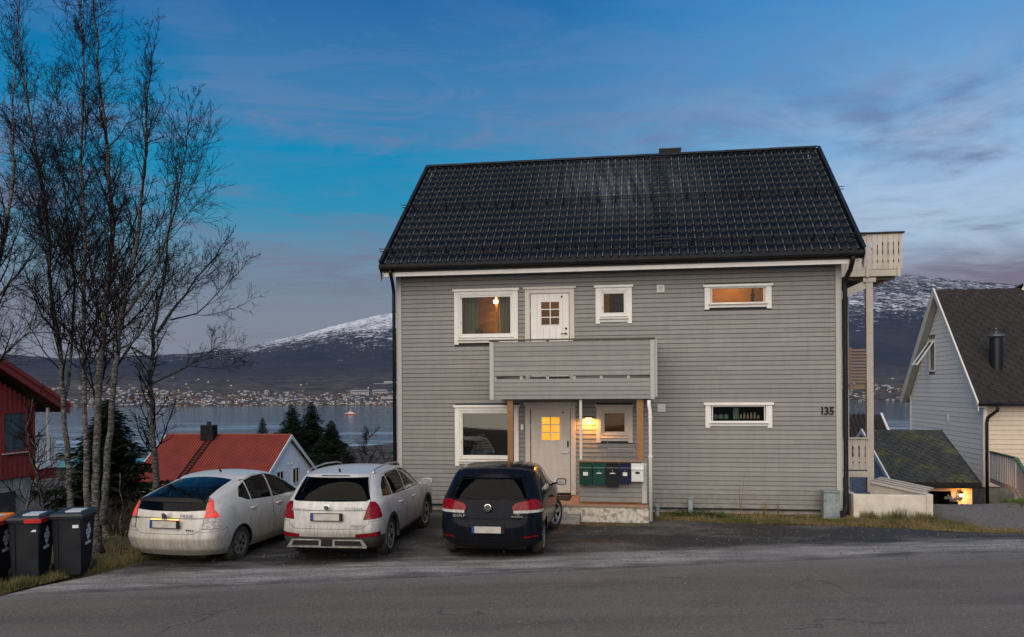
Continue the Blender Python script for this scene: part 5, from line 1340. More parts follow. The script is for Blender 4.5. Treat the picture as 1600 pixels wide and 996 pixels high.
    # wheels
    for xw in S['wheels']:
        for s in (1, -1):
            steer = S.get('steer', 0) if xw == S['wheels'][1] else 0
            wo = empty('wheel', (xw, s * (hw - S['tw'] / 2 - .035), S['wr']), steer, parent=root)
            wo.rotation_euler = (0, 0, steer + (0 if s > 0 else PI))
            Rr, tw, rr = S['wr'], S['tw'], S['rimr']
            b = MB(); b.lathe([(rr - .01, -tw * .42), (Rr - .05, -tw * .5), (Rr - .012, -tw * .45), (Rr, -tw * .3), (Rr, tw * .3), (Rr - .012, tw * .45), (Rr - .05, tw * .5), (rr + .015, tw * .46), (rr - .012, tw * .40)], n=32)
            b.build('tyre', CM['tyre'], wo, True)
            b = MB(); b.lathe([(rr - .005, tw * .43), (rr, tw * .40), (rr - .025, tw * .36), (rr - .04, -tw * .3), (.02, -tw * .32)], n=32)
            b.build('rim_barrel', CM['gap'], wo, True)
            b = MB(); b.lathe([(rr + .004, tw * .38), (rr + .006, tw * .45), (rr - .012, tw * .455), (rr - .03, tw * .40)], n=32)
            ns = S['spokes']
            for k in range(ns):
                a0 = 2 * PI * k / ns + .3
                for da in (S['sp2'], -S['sp2']) if S['sp2'] else (0,):
                    a = a0; d = Vector((math.cos(a), 0, math.sin(a))); tv = Vector((-math.sin(a), 0, math.cos(a)))
                    p0 = d * .04 + tv * da * .03 + Vector((0, tw * .38, 0)); p1 = d * (rr - .012) + tv * da * rr + Vector((0, tw * .43, 0))
                    w0, w1 = S['spw']
                    dd = tv
                    vs = [p0 - dd * w0, p0 + dd * w0, p1 + dd * w1, p1 - dd * w1]
                    vs += [v - Vector((0, .035, 0)) for v in vs]
                    b.add(vs, [(0, 1, 2, 3), (0, 4, 5, 1), (1, 5, 6, 2), (2, 6, 7, 3), (3, 7, 4, 0)])
            b.cyl((0, tw * .30, 0), .055, tw * .13, 14, 'y')
            b.build('rim', CM[S['rimmat']], wo)
            b = MB(); b.cyl((0, tw * .43, 0), .028, .008, 12, 'y'); b.build('hub_cap', CM['trim'], wo)
    # mirrors
    mx_, mz, mw, mh = S['mirror']
    for s in (1, -1):
        y0 = hw * .93
        b = MB(); b.bar((mx_, y0 * s, mz - .05), (mx_ - .01, (y0 + .12) * s, mz - .02), .05, .035)
        ring = []
        prof = [(-.055, .86), (-.05, 1.0), (.0, 1.0), (.06, .82), (.10, .45), (.115, .1)]
        vs = []; n = 16
        for px_, k_ in prof:
            for i in range(n):
                a = 2 * PI * i / n; ca, sa = math.cos(a), math.sin(a)
                vs.append((mx_ + px_, (y0 + .09 + mw / 2) * s + (abs(ca) ** .6 * (1 if ca > 0 else -1)) * mw / 2 * k_, mz + (abs(sa) ** .6 * (1 if sa > 0 else -1)) * mh / 2 * k_))
        fs = [(i * n + k, i * n + (k + 1) % n, (i + 1) * n + (k + 1) % n, (i + 1) * n + k) for i in range(len(prof) - 1) for k in range(n)] + [tuple((len(prof) - 1) * n + k for k in range(n))]
        b.add(vs, fs); mo = b.build('wing_mirror', CM[S['mirmat']], root, True)
        b = MB(); b.add([(mx_ - .05, (y0 + .09 + mw / 2) * s + (abs(math.cos(a)) ** .6 * (1 if math.cos(a) > 0 else -1)) * mw / 2 * .84, mz + (abs(math.sin(a)) ** .6 * (1 if math.sin(a) > 0 else -1)) * mh / 2 * .84) for a in [2 * PI * i / n for i in range(n)]], [tuple(range(n))])
        b.build('mirror_glass', CM['chrome'], mo)
    # door handles
    for hx, hz in S['handles']:
        for s in (1, -1):
            yy = hw * S['hy'] * s
            b = MB(); b.tube([(hx - .10, yy, hz), (hx - .06, yy + .03 * s, hz + .004), (hx + .05, yy + .03 * s, hz + .006), (hx + .10, yy, hz + .004)], [.012, .017, .017, .012], 8)
            b.build('door_handle', CM[S['paint']], root, True)
    # plate with blue band, wiper, aerial
    px_, pz, sl = S['plate']
    pl = empty('number_plate', (px_, 0, pz), parent=root); pl.rotation_euler = (0, sl, 0)
    b = MB(); b.box(-.022, -.008, -.285, .285, -.068, .068); b.build('plate_holder', CM['trim'], pl, bevel=.004)
    b = MB(); b.box(-.028, -.023, -.225, .265, -.055, .055); b.build('plate', CM['plate'], pl)
    b = MB(); b.box(-.029, -.024, .226, .265, -.055, .055); b.build('country_band', CM['blue'], pl)
    for wv in S.get('wiper', []):
        b = MB(); b.tube(wv, [.016, .012, .008, .006][:len(wv)], 6); b.build('rear_wiper', CM['trim'], root)
    ax_, az_, al = S['aerial']
    b = MB(); b.tube([(ax_ + .06, 0, az_ - .01), (ax_ + .02, 0, az_ + .028), (ax_, 0, az_ + .032)], [.02, .018, .012], 8)
    b.tube([(ax_ + .02, 0, az_ + .025), (ax_ + .02 - al * .45, 0, az_ + al)], [.006, .003], 6)
    b.build('aerial', CM['trim'], root)
    # interior
    si = S['seats']; sm = CM[S['seatmat']]
    b = MB(); b.box(si['cowl'] - .45, si['cowl'] + .02, -hw + .18, hw - .18, .6, S['H'] * .64); b.build('dashboard', CM['trim'], root, bevel=.04)
    b = MB(); b.box(.35, si['cowl'], -hw + .14, hw - .14, .34, .42); b.build('cabin_floor', CM['well'], root)
    for (sx, sy, ww) in si['pos']:
        st_ = empty('seat', (sx, sy, 0), parent=root)
        b = MB(); b.box(0, .5, -ww / 2, ww / 2, .42, .62); b.prism([(-.02, -ww / 2, .6), (.10, -ww / 2, .6), (-.10, -ww / 2, S['H'] * .735), (-.20, -ww / 2, S['H'] * .735)], (0, ww, 0)); b.build('seat_back', sm, st_, bevel=.035)
        n_ = 1 if ww < .7 else 3
        for q in range(n_):
            yy = 0 if n_ == 1 else (-.42, 0, .42)[q]
            b = MB(); b.box(-.22, -.13, yy - .125, yy + .125, S['H'] * .745, S['H'] * .865); b.box(-.19, -.16, yy - .05, yy + .05, S['H'] * .70, S['H'] * .76); b.build('headrest', sm, st_, bevel=.03)
    return root, objs
# flank tables -----------------------------------------------------------------
def hatch(S): return S
GOLF = dict(L=4.20, width=1.80, H=1.545, paint='black', sill=.22, crown=.045,
  W=[.80, .875, .895, .905, .885, .81, .735, .655],
  rear=[(.16, .22), (.03, .33), (-.02, .50), (.0, .66), (.10, .93), (.24, 1.14), (.40, 1.33), (.50, 1.43)],
  bow=[.16, .16, .16, .16, .17, .16, .14, .12], rearw=[.95, 1, 1, 1, .985, .97, .965, .97], drop=[0, 0, 0, 0, 0, .01, .015, .03],
  front=[(4.05, .22), (4.19, .32), (4.24, .50), (4.20, .72), (3.90, .88), (3.12, 1.0), (2.55, 1.28), (2.05, 1.43)],
  fbow=[.25, .28, .3, .3, .2, .12, .1, .08],
  cl=[.55, 1.0, 1.6, 2.3, 3.0, 3.65], ct=[.72, .95, 1.25, 1.55, 1.85, 2.0],
  tap=[1, 1, 1, 1, 1, .985], tapt=[.98, 1, 1, 1, .99, .97],
  belt=[(.5, .98), (1.6, .965), (3.0, .93), (3.65, .90)], rail=[(.7, 1.42), (1.3, 1.455), (1.9, 1.43), (2.1, 1.42)],
  fix={(5, 9): (3.10, .74, .97), (6, 9): (2.55, .70, 1.24), (5, 8): (2.75, .79, 1.03), (6, 8): (2.3, .72, 1.29)},
  crease=[(4, .35, 0, 4), (7, .35, 0, 10), (2, .25, 0, 4), (5, .2, 0, 3)],
  wheels=(.83, 3.40), wr=.315, arch=.355, tw=.205, rimr=.215, spokes=5, sp2=.13, spw=(.018, .014), rimmat='rim2', steer=R(-24),
  mirror=(2.72, 1.045, .20, .135), mirmat='black', handles=[(1.95, .86), (1.05 + .0, .90)][:1], hy=.99,
  plate=(-.005, .54, 0), aerial=(.62, 1.475, .05), wiper=[[(.17, .05, 1.015), (.155, -.05, 1.0), (.17, -.25, 1.02), (.18, -.42, 1.03)]],
  seats=dict(cowl=3.0, pos=[(1.05, 0, 1.3), (1.85, .36, .52), (1.85, -.36, .52)]), seatmat='seatd',
  pieces=[
   ('rear_bumper', 'black', [('Y', [(-.3, .1), (.50, .1), (.50, .45), (.40, .70), (-.3, .70)])], (0,), .005, 0),
   ('bumper_diffuser', 'trim', [('X', [(-.55, .15), (.55, .15), (.60, .31), (-.60, .31)])], (0,), 0, -.004),
   ('reflector', 'red', [('X', [(.60, .385), (.82, .40), (.82, .43), (.60, .42)])], (1, -1), .004, -.004),
   ('tailgate', 'black', [('X', [(-.56, .72), (.56, .72), (.64, .80), (.66, 1.0), (.53, 1.46), (-.53, 1.46), (-.66, 1.0), (-.64, .80)])], (0,), .006, 0),
   ('rear_spoiler', 'black', [('X', [(-.56, 1.355), (.56, 1.355), (.52, 1.5), (-.52, 1.5)])], (0,), .004, -.025),
   ('rear_window', 'glass', [('X', [(-.60, 1.03), (.60, 1.03), (.635, 1.06), (.515, 1.345), (-.515, 1.345), (-.635, 1.06)])], (0,), .012, .004),
   ('tail_light', 'red', [('X', [(.41, .835), (.98, .835), (.98, 1.03), (.70, 1.015), (.44, .955), (.39, .90)]), ('Y', [(-.3, .7), (.52, .82), (.44, .93), (.28, 1.06), (-.3, 1.1)])], (1, -1), .006, -.012),
   ('tail_light_clear', 'clear', [('X', [(.42, .80), (.98, .80), (.98, .845), (.42, .845)]), ('Y', [(-.3, .7), (.52, .70), (.50, .9), (-.3, .9)])], (1, -1), .004, -.010),
   ('side_window', 'glassc', [('Y', [(.98, 1.035), (1.60, 1.0), (1.60, 1.385), (1.25, 1.385), (.95, 1.30), (.80, 1.14), (.80, 1.06)])], (1, -1), .012, .004),
   ('side_window', 'glassc', [('Y', [(1.66, .998), (2.86, .985), (2.50, 1.22), (2.10, 1.37), (1.66, 1.39)])], (1, -1), .012, .004),
   ('door', 'black', [('Y', [(1.62, .32), (2.98, .30), (3.02, .55), (2.98, .955), (2.50, 1.26), (2.10, 1.405), (1.62, 1.42)])], (1, -1), .005, 0),
   ('sill_trim', 'trim', [('Y', [(1.2, .1), (3.05, .1), (3.05, .27), (1.2, .27)])], (1, -1), 0, 0),
   ('windscreen', 'glassc', [('Z', [(2.05, -.62), (3.02, -.68), (3.08, 0), (3.02, .68), (2.05, .62), (2.02, 0)])], (0,), .01, .003),
  ])
OCT = dict(L=4.69, width=1.81, H=1.51, paint='silver', sill=.23, crown=.04,
  W=[.83, .895, .91, .915, .895, .815, .735, .66],
  rear=[(.14, .24), (.02, .35), (-.01, .52), (.03, .66), (.10, .94), (.22, 1.16), (.38, 1.36), (.50, 1.46)],
  bow=[.12, .12, .13, .13, .15, .15, .13, .12], rearw=[.97, 1, 1, 1, .985, .965, .955, .96], drop=[0, 0, 0, 0, 0, .01, .02, .03],
  front=[(4.52, .24), (4.66, .34), (4.70, .52), (4.66, .75), (4.35, .92), (3.42, 1.02), (2.85, 1.29), (2.35, 1.45)],
  fbow=[.25, .28, .3, .3, .2, .12, .1, .08],
  cl=[.60, 1.1, 1.9, 2.6, 3.35, 4.0], ct=[.80, 1.1, 1.45, 1.8, 2.1, 2.3],
  tap=[1, 1, 1, 1, 1, .985], tapt=[.98, 1, 1, 1, .99, .97],
  belt=[(.5, .99), (1.9, .97), (3.3, .94), (4.0, .91)], rail=[(.7, 1.44), (1.6, 1.475), (2.2, 1.45), (2.4, 1.44)],
  fix={(5, 9): (3.40, .75, .99), (6, 9): (2.85, .71, 1.26), (5, 8): (3.05, .80, 1.05), (6, 8): (2.6, .73, 1.31)},
  crease=[(4, .45, 0, 4), (7, .4, 0, 10), (2, .4, 0, 4), (3, .3, 0, 10), (5, .2, 0, 3)],
  wheels=(.93, 3.61), wr=.33, arch=.37, tw=.215, rimr=.225, spokes=5, sp2=.12, spw=(.02, .016), rimmat='rim2', cladding=True, steer=R(-6),
  mirror=(3.0, 1.06, .22, .15), mirmat='silver', handles=[(1.50, .87), (2.42, .85)], hy=.985,
  plate=(.035, .78, .06), aerial=(.66, 1.50, .05), wiper=[[(.155, .0, 1.075), (.145, -.1, 1.06), (.16, -.32, 1.075), (.17, -.50, 1.08)]],
  seats=dict(cowl=3.3, pos=[(1.45, 0, 1.3), (2.25, .37, .52), (2.25, -.37, .52)]), seatmat='seatd',
  pieces=[
   ('rear_bumper', 'silver', [('Y', [(-.3, .1), (.50, .1), (.52, .45), (.42, .70), (-.3, .70)])], (0,), .005, 0),
   ('lower_bumper_trim', 'dtrim', [('Y', [(-.3, .1), (.62, .1), (.60, .43), (.30, .445), (-.3, .44)])], (0,), .003, -.006),
   ('reflector', 'red', [('X', [(.50, .435), (.86, .455), (.86, .515), (.50, .49)])], (1, -1), .004, -.006),
   ('tailgate', 'silver', [('X', [(-.58, .585), (.58, .585), (.70, .66), (.72, .95), (.69, 1.02), (.56, 1.49), (-.56, 1.49), (-.69, 1.02), (-.72, .95), (-.70, .66)])], (0,), .006, 0),
   ('boot_crease', 'gap', [('X', [(-.70, .875), (.70, .875), (.70, .885), (-.70, .885)])], (0,), 0, .004),
   ('rear_window', 'glass', [('X', [(-.63, 1.04), (.63, 1.04), (.665, 1.06), (.56, 1.395), (-.56, 1.395), (-.665, 1.06)])], (0,), .014, .004),
   ('brake_light_strip', 'gap', [('X', [(-.26, 1.425), (.26, 1.425), (.25, 1.442), (-.25, 1.442)])], (0,), 0, .003),
   ('tail_light', 'red', [('X', [(.615, .735), (.99, .735), (.99, 1.02), (.69, 1.015)]), ('Y', [(-.3, .7), (.36, .755), (.32, 1.01), (-.3, 1.05)])], (1, -1), .006, -.012),
   ('side_window', 'glassc', [('Y', [(.60, 1.09), (1.02, 1.065), (1.02, 1.37), (.90, 1.36), (.70, 1.24)])], (1, -1), .014, .004),
   ('side_window', 'glassc', [('Y', [(1.09, 1.06), (1.90, 1.035), (1.90, 1.405), (1.60, 1.415), (1.09, 1.395)])], (1, -1), .014, .004),
   ('side_window', 'glassc', [('Y', [(1.98, 1.03), (3.10, 1.015), (2.74, 1.24), (2.35, 1.385), (1.98, 1.41)])], (1, -1), .014, .004),
   ('rear_door', 'silver', [('Y', [(1.30, .36), (1.94, .34), (1.94, 1.43), (1.60, 1.44), (1.05, 1.42), (1.05, .90), (1.28, .70)])], (1, -1), .005, 0),
   ('front_door', 'silver', [('Y', [(1.95, .34), (3.20, .34), (3.25, .60), (3.22, .96), (2.76, 1.26), (2.35, 1.415), (1.95, 1.435)])], (1, -1), .005, 0),
   ('sill_trim', 'dtrim', [('Y', [(1.2, .1), (3.3, .1), (3.3, .315), (1.2, .315)])], (1, -1), 0, -.006),
   ('windscreen', 'glassc', [('Z', [(2.36, -.62), (3.32, -.68), (3.38, 0), (3.32, .68), (2.36, .62), (2.33, 0)])], (0,), .01, .003),
  ])
PRI = dict(L=4.46, width=1.80, H=1.49, paint='white', sill=.20, crown=.045,
  W=[.80, .865, .88, .885, .86, .79, .70, .625],
  rear=[(.14, .22), (.03, .33), (-.02, .52), (.03, .66), (.10, .98), (.16, 1.17), (.62, 1.33), (1.22, 1.43)],
  bow=[.15, .14, .13, .13, .14, .13, .12, .12], rearw=[.97, 1.01, 1.02, 1.015, .99, .97, .98, .99], drop=[0, 0, 0, 0, 0, .02, .03, .04],
  front=[(4.30, .22), (4.42, .32), (4.47, .50), (4.36, .72), (4.05, .86), (3.45, .99), (2.80, 1.27), (2.30, 1.44)],
  fbow=[.3, .33, .35, .3, .2, .12, .1, .08],
  cl=[.55, 1.05, 1.75, 2.45, 3.15, 3.80], ct=[1.42, 1.62, 1.82, 2.02, 2.16, 2.26],
  tap=[1, 1, 1, 1, 1, .985], tapt=[1, 1, 1, 1, .99, .98],
  belt=[(.5, 1.03), (1.75, .97), (3.1, .92), (3.8, .88)], rail=[(1.2, 1.41), (1.7, 1.45), (2.1, 1.455), (2.3, 1.43)],
  fix={(5, 9): (3.35, .72, .96), (6, 9): (2.78, .68, 1.24), (5, 8): (3.0, .77, 1.02), (6, 8): (2.55, .70, 1.30), (5, 3): (.42, .76, 1.15), (5, 4): (.80, .765, 1.14), (6, 4): (1.15, .69, 1.33), (6, 3): (.88, .66, 1.29), (5, 5): (1.15, .785, 1.13), (6, 5): (1.45, .695, 1.36)},
  crease=[(4, .2, 0, 4), (5, .8, 0, 3), (7, .3, 0, 10), (2, .5, 0, 4), (1, .4, 0, 4)],
  wheels=(.93, 3.63), wr=.317, arch=.35, tw=.195, rimr=.20, spokes=7, sp2=0, spw=(.026, .034), rimmat='rim', steer=R(-4),
  mirror=(3.02, 1.03, .20, .15), mirmat='trim', handles=[(1.32, .89), (2.22, .86)], hy=.985,
  plate=(.03, .76, .05), aerial=(1.62, 1.49, .12),
  seats=dict(cowl=3.3, pos=[(1.40, 0, 1.25), (2.15, .36, .50), (2.15, -.36, .50)]), seatmat='seat',
  pieces=[
   ('rear_bumper', 'white', [('Y', [(-.3, .1), (.52, .1), (.55, .42), (.48, .66), (.30, .645), (-.3, .60)])], (0,), .005, 0),
   ('tailgate', 'white', [('X', [(-.50, .60), (.50, .60), (.63, .68), (.66, 1.0), (.66, 1.16), (-.66, 1.16), (-.66, 1.0), (-.63, .68)])], (0,), .006, 0),
   ('boot_crease', 'gap', [('X', [(-.64, .845), (.64, .845), (.64, .856), (-.64, .856)])], (0,), 0, .003),
   ('lower_rear_window', 'glass', [('X', [(-.64, .99), (-.3, .975), (.3, .975), (.64, .99), (.64, 1.11), (-.64, 1.11)])], (0,), .008, .003),
   ('rear_spoiler', 'trim', [('X', [(-.66, 1.115), (.66, 1.115), (.62, 1.185), (-.62, 1.185)]), ('Y', [(-.3, 1.0), (.36, 1.0), (.36, 1.3), (-.3, 1.3)])], (0,), 0, -.02),
   ('rear_window', 'glass', [('Z', [(.26, -.60), (1.22, -.50), (1.25, 0), (1.22, .50), (.26, .60), (.22, 0)])], (0,), .012, .003),
   ('tail_light', 'redlit', [('X', [(.655, .86), (.98, .86), (.98, 1.15), (.66, 1.15)]), ('Y', [(-.3, .8), (.34, .84), (.28, 1.0), (.36, 1.15), (-.3, 1.18)])], (1, -1), .005, -.010),
   ('tail_light_clear', 'clear', [('X', [(.64, .68), (.98, .68), (.98, .855), (.655, .855)]), ('Y', [(-.3, .6), (.30, .68), (.33, .856), (-.3, .856)])], (1, -1), .005, -.008),
   ('quarter_window', 'glassc', [('Y', [(.98, 1.13), (1.20, 1.055), (1.27, 1.05), (1.27, 1.33), (1.10, 1.27)])], (1, -1), .012, .004),
   ('side_window', 'glassc', [('Y', [(1.33, 1.045), (1.98, 1.01), (1.98, 1.405), (1.65, 1.405), (1.33, 1.355)])], (1, -1), .012, .004),
   ('side_window', 'glassc', [('Y', [(2.06, 1.005), (3.12, .985), (2.80, 1.17), (2.42, 1.34), (2.06, 1.405)])], (1, -1), .012, .004),
   ('rear_door', 'white', [('Y', [(1.28, .34), (2.01, .30), (2.01, 1.42), (1.65, 1.425), (1.28, 1.37), (1.12, 1.24), (1.16, .85)])], (1, -1), .005, 0),
   ('front_door', 'white', [('Y', [(2.02, .30), (3.12, .28), (3.18, .60), (3.18, .93), (2.82, 1.19), (2.42, 1.365), (2.02, 1.425)])], (1, -1), .005, 0),
   ('windscreen', 'glassc', [('Z', [(2.33, -.58), (3.32, -.66), (3.40, 0), (3.32, .66), (2.33, .58), (2.30, 0)])], (0,), .01, .003),
  ])
# (positions: rear centre on the ground, yaw to the right of straight ahead)
def car_texts(root, items, m):
    for s, x, y, z, size, sxx in items:
        text('badge_lettering', s, size, m, root, (x, y, z), (R(90), 0, R(-90)), .003, .001, sxx, 1.1)
def emblem(root, x, z, r, kind):
    e = empty('emblem', (x, 0, z), parent=root)
    b = MB(); b.lathe([(r, -.004), (r, -.012), (r - .008, -.014), (r - .010, -.006)], n=24, axis='x')
    def P(pts, w=.007):
        for a, c in zip(pts, pts[1:]): b.bar((-.009, a[0], a[1]), (-.009, c[0], c[1]), w, .006, up=(1, 0, 0))
    if kind == 'vw':
        P([(.028, .040), (.010, .004), (0, .022)]); P([(-.028, .040), (-.010, .004), (0, .022)])
        P([(.046, .018), (.020, -.040), (0, -.006), (-.020, -.040), (-.046, .018)])
    elif kind == 'ellipses':
        for rx, rz, oz in ((.014, .034, -.002), (.034, .013, .018)):
            P([(rx * math.cos(k * PI / 8), oz + rz * math.sin(k * PI / 8)) for k in range(17)], .006)
    else:
        P([(.03, -.022), (-.005, -.022), (-.005, .012), (-.03, .0)]); P([(.0, .030), (-.018, .022), (-.026, .006)]); P([(.012, .028), (.004, .004), (.026, -.008)])
    b.build('emblem_ring', CM['chrome'], e, False)
    b = MB(); b.cyl((-.003, 0, 0), r - .006, -.004, 20, 'x'); b.build('emblem_disc', CM['trim'], e)
# ================================================================= PARKED CARS
def put(S, name, x, y, yaw, label):
    z = (G(x, y + 1) + G(x + .4, y + 3.3)) / 2
    return car(S, name, (x, y, z), yaw, label, 'cars parked in front of the grey house')
c1, o1 = put(PRI, 'parked_car', -5.86, 13.65, 13, 'dirty pearl white liftback with split rear glass, nearest the bins, its tail lights lit')
c2, o2 = put(OCT, 'parked_car', -3.16, 13.75, 7.3, 'dirty white estate car with roof rails and grey skid plate, between the other two cars')
c3, o3 = put(GOLF, 'parked_car', -.42, 13.65, 8, 'black hatchback with front wheels turned, parked before the porch')
CH = CM['chrome']
def badge(root, s, x, y, z, size, sx=1.0, ry=0, m=CH, shear=0): text('badge_lettering', s, size, m, root, (x, y, z), (R(90) , 0, R(-90)), .004, .0015, sx, 1.15, shear)
badge(c3, 'GOLF', -.024, .49, .772, .062, 1.25); badge(c3, 'TSI', -.024, -.50, .805, .045, 1.2); badge(c3, 'BlueMotion', -.024, -.50, .765, .032, 1.1)
emblem(c3, .004, .905, .062, 'vw')
badge(c2, 'SKODA', .032, .50, .905, .052, 1.25); badge(c2, 'OCTAVIA', .030, -.47, .925, .056, 1.2); badge(c2, 'SCOUT', .030, -.52, .64, .034, 1.5)
emblem(c2, .034, .945, .045, 'arrow')
badge(c1, 'PRIUS', .030, -.40, .905, .062, 1.35, shear=.25); badge(c1, 'HYBRID', .028, .56, .865, .034, 1.2, m=CM['trim']); badge(c1, 'VVT-i', .030, -.46, .665, .045, 1.2, m=CM['trim'])
emblem(c1, .026, .905, .056, 'ellipses')
for y in (.16, -.16): b = MB(); b.prism([(-.0, y - .10, .842), (.02, y - .10, .852), (.03, y - .10, .842)], (0, .20, 0)); b.build('plate_lamp', CM['amber'], c1)
# estate: roof rails, skid plate, plush on the side window
for s in (1, -1):
    b = MB(); y = .60 * s
    b.tube([(.72, y, 1.45), (.80, y, 1.50), (.95, y * .995, 1.525), (1.6, y * .99, 1.545), (2.2, y * .985, 1.52), (2.42, y * .98, 1.48), (2.5, y * .98, 1.44)], [.018, .018, .016, .016, .016, .018, .018], 8)
    b.build('roof_rail', CM['rim2'], c2, True)
sk = empty('skid_plate', (0, 0, 0), parent=c2); M_skid = mat('skid_silver', (.30, .30, .29), .5, (.16, .15, .13), 8, metal=.4)
for s in (1, -1):
    b = MB(); b.prism([(.018, s * .10, .405), (.018, s * .62, .405), (.03, s * .70, .285), (.018, s * .10, .285)], (.05, 0, 0))
    b.build('skid_surround', M_skid, sk, bevel=.008)
    b = MB(); b.prism([(.012, s * .14, .385), (.012, s * .58, .385), (.018, s * .62, .305), (.012, s * .14, .305)], (.01, 0, 0)); b.build('skid_insert', CM['trim'], sk)
b = MB(); b.box(.012, .05, -.095, .095, .285, .405); b.build('skid_centre', CM['trim'], sk)
b = MB(); b.box(.008, .03, -.70, .70, .268, .284); b.build('skid_lip', M_skid, sk, bevel=.004)
b = MB(); rr = random.Random(2)
for k in range(7): b.lathe([(0, -.035), (.03, -.02), (.04, 0), (.03, .02), (0, .035)], (1.02 + rr.uniform(-.05, .05), -.735 + rr.uniform(-.02, .02), 1.11 + rr.uniform(-.03, .03)), 8, 'z')
pt2 = b.build('plush_toy', CM['orange'], smooth=True); pt2.matrix_world = Matrix.Translation(c2.location) @ Matrix.Rotation(c2.rotation_euler.z, 4, 'Z'); tag(pt2, 'small orange plush inside the rear side window of the white estate', 'toy')
# ================================================================= WHEELIE BINS
M_bin = mat('black_bin_plastic', (.006, .008, .012), .5, (.013, .016, .020), 3, bump=.15, bs=60, spec=.2)
M_lidr = mat('red_lid_strip', (.42, .014, .012), .5, (.30, .012, .012), 6); M_lido = mat('orange_lid', (.75, .20, .01), .5, (.60, .13, .01), 5); M_lidd = mat('dark_lid', (.012, .018, .025), .45, (.022, .028, .035), 4, spec=.3)
M_logo = mat('white_print', (.62, .64, .66), .6, (.42, .44, .46), 20)
def leaf_logo(par, sx):
    """a sprig emblem printed on the flank with the word below; flank plane faces +x"""
    b = MB(); x = sx
    def petal(cy, cz, a, l, w_):
        d = Vector((math.cos(a), math.sin(a))); n_ = Vector((-d.y, d.x)); pts = []
        for k in range(8):
            t_ = 2 * PI * k / 8; q = Vector((cy, cz)) + d * (l / 2 * math.cos(t_)) + n_ * (w_ / 2 * math.sin(t_)); pts.append((x, q.x, q.y))
        b.prism(pts, (.003, 0, 0))
    cz = .70; cy = .0
    for k in range(5): petal(cy, cz - .13 + k * .065, PI / 2, .05, .018)
    for zz, w_ in ((-.09, .035), (-.03, .060), (.03, .060), (.09, .035)):
        for s in (1, -1): petal(cy + s * w_, cz + zz, PI / 2 + s * -.7, .062, .030); petal(cy + s * w_ * .45, cz + zz + .01, PI / 2 + s * -.5, .05, .022)
    for s in (1, -1): petal(cy + s * .085, cz, PI / 2, .055, .026)
    b.build('printed_sprig', M_logo, par)
    text('lettering', 'REMIKS', .062, M_logo, par, (x + .001, cy, .515), (R(90), 0, R(90)), .002, .003, 1.05, 1.05)
def bin_(x, y, yaw, lid, strip, label, sticker=None):
    r = empty('wheelie_bin', (x, y, G(x, y) - .01), R(yaw), label, 'bin', 'black wheelie bins on the verge')
    # origin: near right bottom corner of the tapered body; body spans -x and +y
    b = MB(); W0, D0, W1, D1, H = .40, .44, .48, .55, .94
    o0, o1 = .04, .0
    def rr4(w_, d, z, inx): return [(-w_ - inx, inx * .6, z), (-inx, inx * .6, z), (-inx, d + inx * .6, z), (-w_ - inx, d + inx * .6, z)]
    lo_ = rr4(W0, D0, .03, .04); hi = rr4(W1, D1, H, 0)
    b.add(lo_ + hi, [(0, 3, 2, 1), (0, 1, 5, 4), (1, 2, 6, 5), (2, 3, 7, 6), (3, 0, 4, 7)]); b.build('bin_body', M_bin, r, bevel=.022, seg=3)
    b = MB(); b.box(-.50, .02, -.02, .57, H - .005, H + .045); b.build('bin_rim', M_bin, r, bevel=.012)
    for q in range(3):      # zig-zag stiffeners below the rim
        b = MB(); b.prism([(-.002, .10 + q * .13, H - .01), (-.002, .23 + q * .13, H - .01), (-.008, .165 + q * .13, H - .10)], (.012, 0, 0)); b.build('rim_gusset', M_bin, r)
    for xx in (-.055, -.40):
        b = MB(); b.prism([(xx, -.001 + .0, H - .02), (xx + .03, -.001, H - .02), (xx + .03, .020, .10), (xx, .020, .10)], (0, -.014, 0)); b.build('bin_rib', M_bin, r)
    le = empty('bin_lid', (0, 0, H + .046), parent=r)
    b = MB(); b.add([(-.51, -.04, 0), (.03, -.04, 0), (.03, .60, 0), (-.51, .60, 0), (-.47, -.01, .05), (-.01, -.01, .05), (-.01, .54, .085), (-.47, .54, .085)],
      [(0, 3, 2, 1), (4, 5, 6, 7), (0, 1, 5, 4), (1, 2, 6, 5), (2, 3, 7, 6), (3, 0, 4, 7)]); b.build('lid_shell', lid, le, bevel=.012, seg=3)
    if strip: b = MB(); b.box(-.22 if lid is not M_lido else -.51, .036, -.047, -.034, -.045, .022); b.box(.026, .038, -.03, .30, -.045, .022); b.build('lid_strip', M_lidr, le, bevel=.004)
    b = MB(); b.box(-.30, -.06, .10, .42, .055, .078); b.build('lid_label', mat('grey_sticker', (.42, .45, .47), .6) if 'grey_sticker' not in bpy.data.materials else bpy.data.materials['grey_sticker'], le)
    b = MB(); b.tube([(-.44, .62, -.02), (-.04, .62, -.02)], .016, 8); b.build('bin_handle', M_bin, r)
    for s in (-.46, -.02):
        b = MB(); b.cyl((s - .02, .47, .10), .10, .045, 18, 'x'); b.build('bin_wheel', CM['tyre'], r)
    leaf_e = empty('flank_print', (0, .275, 0), parent=r); leaf_e.rotation_euler = (0, R(2.6), 0); leaf_logo(leaf_e, -.048 + .006)
    if sticker: b = MB(); b.prism(sticker, (0, -.003, 0)); b.build('sticker', M_logo, r)
    return r
bin_(-7.98, 12.6, 7, M_lido, True, 'black bin with orange lid and red strip, cut by the left edge')
bin_(-7.46, 12.82, 7, M_lidd, True, 'black bin with dark lid and red strip, second from the left edge', [(-.14, .0, .80), (-.02, .0, .80), (-.045, .0, .825), (-.08, .0, .835), (-.115, .0, .825)])
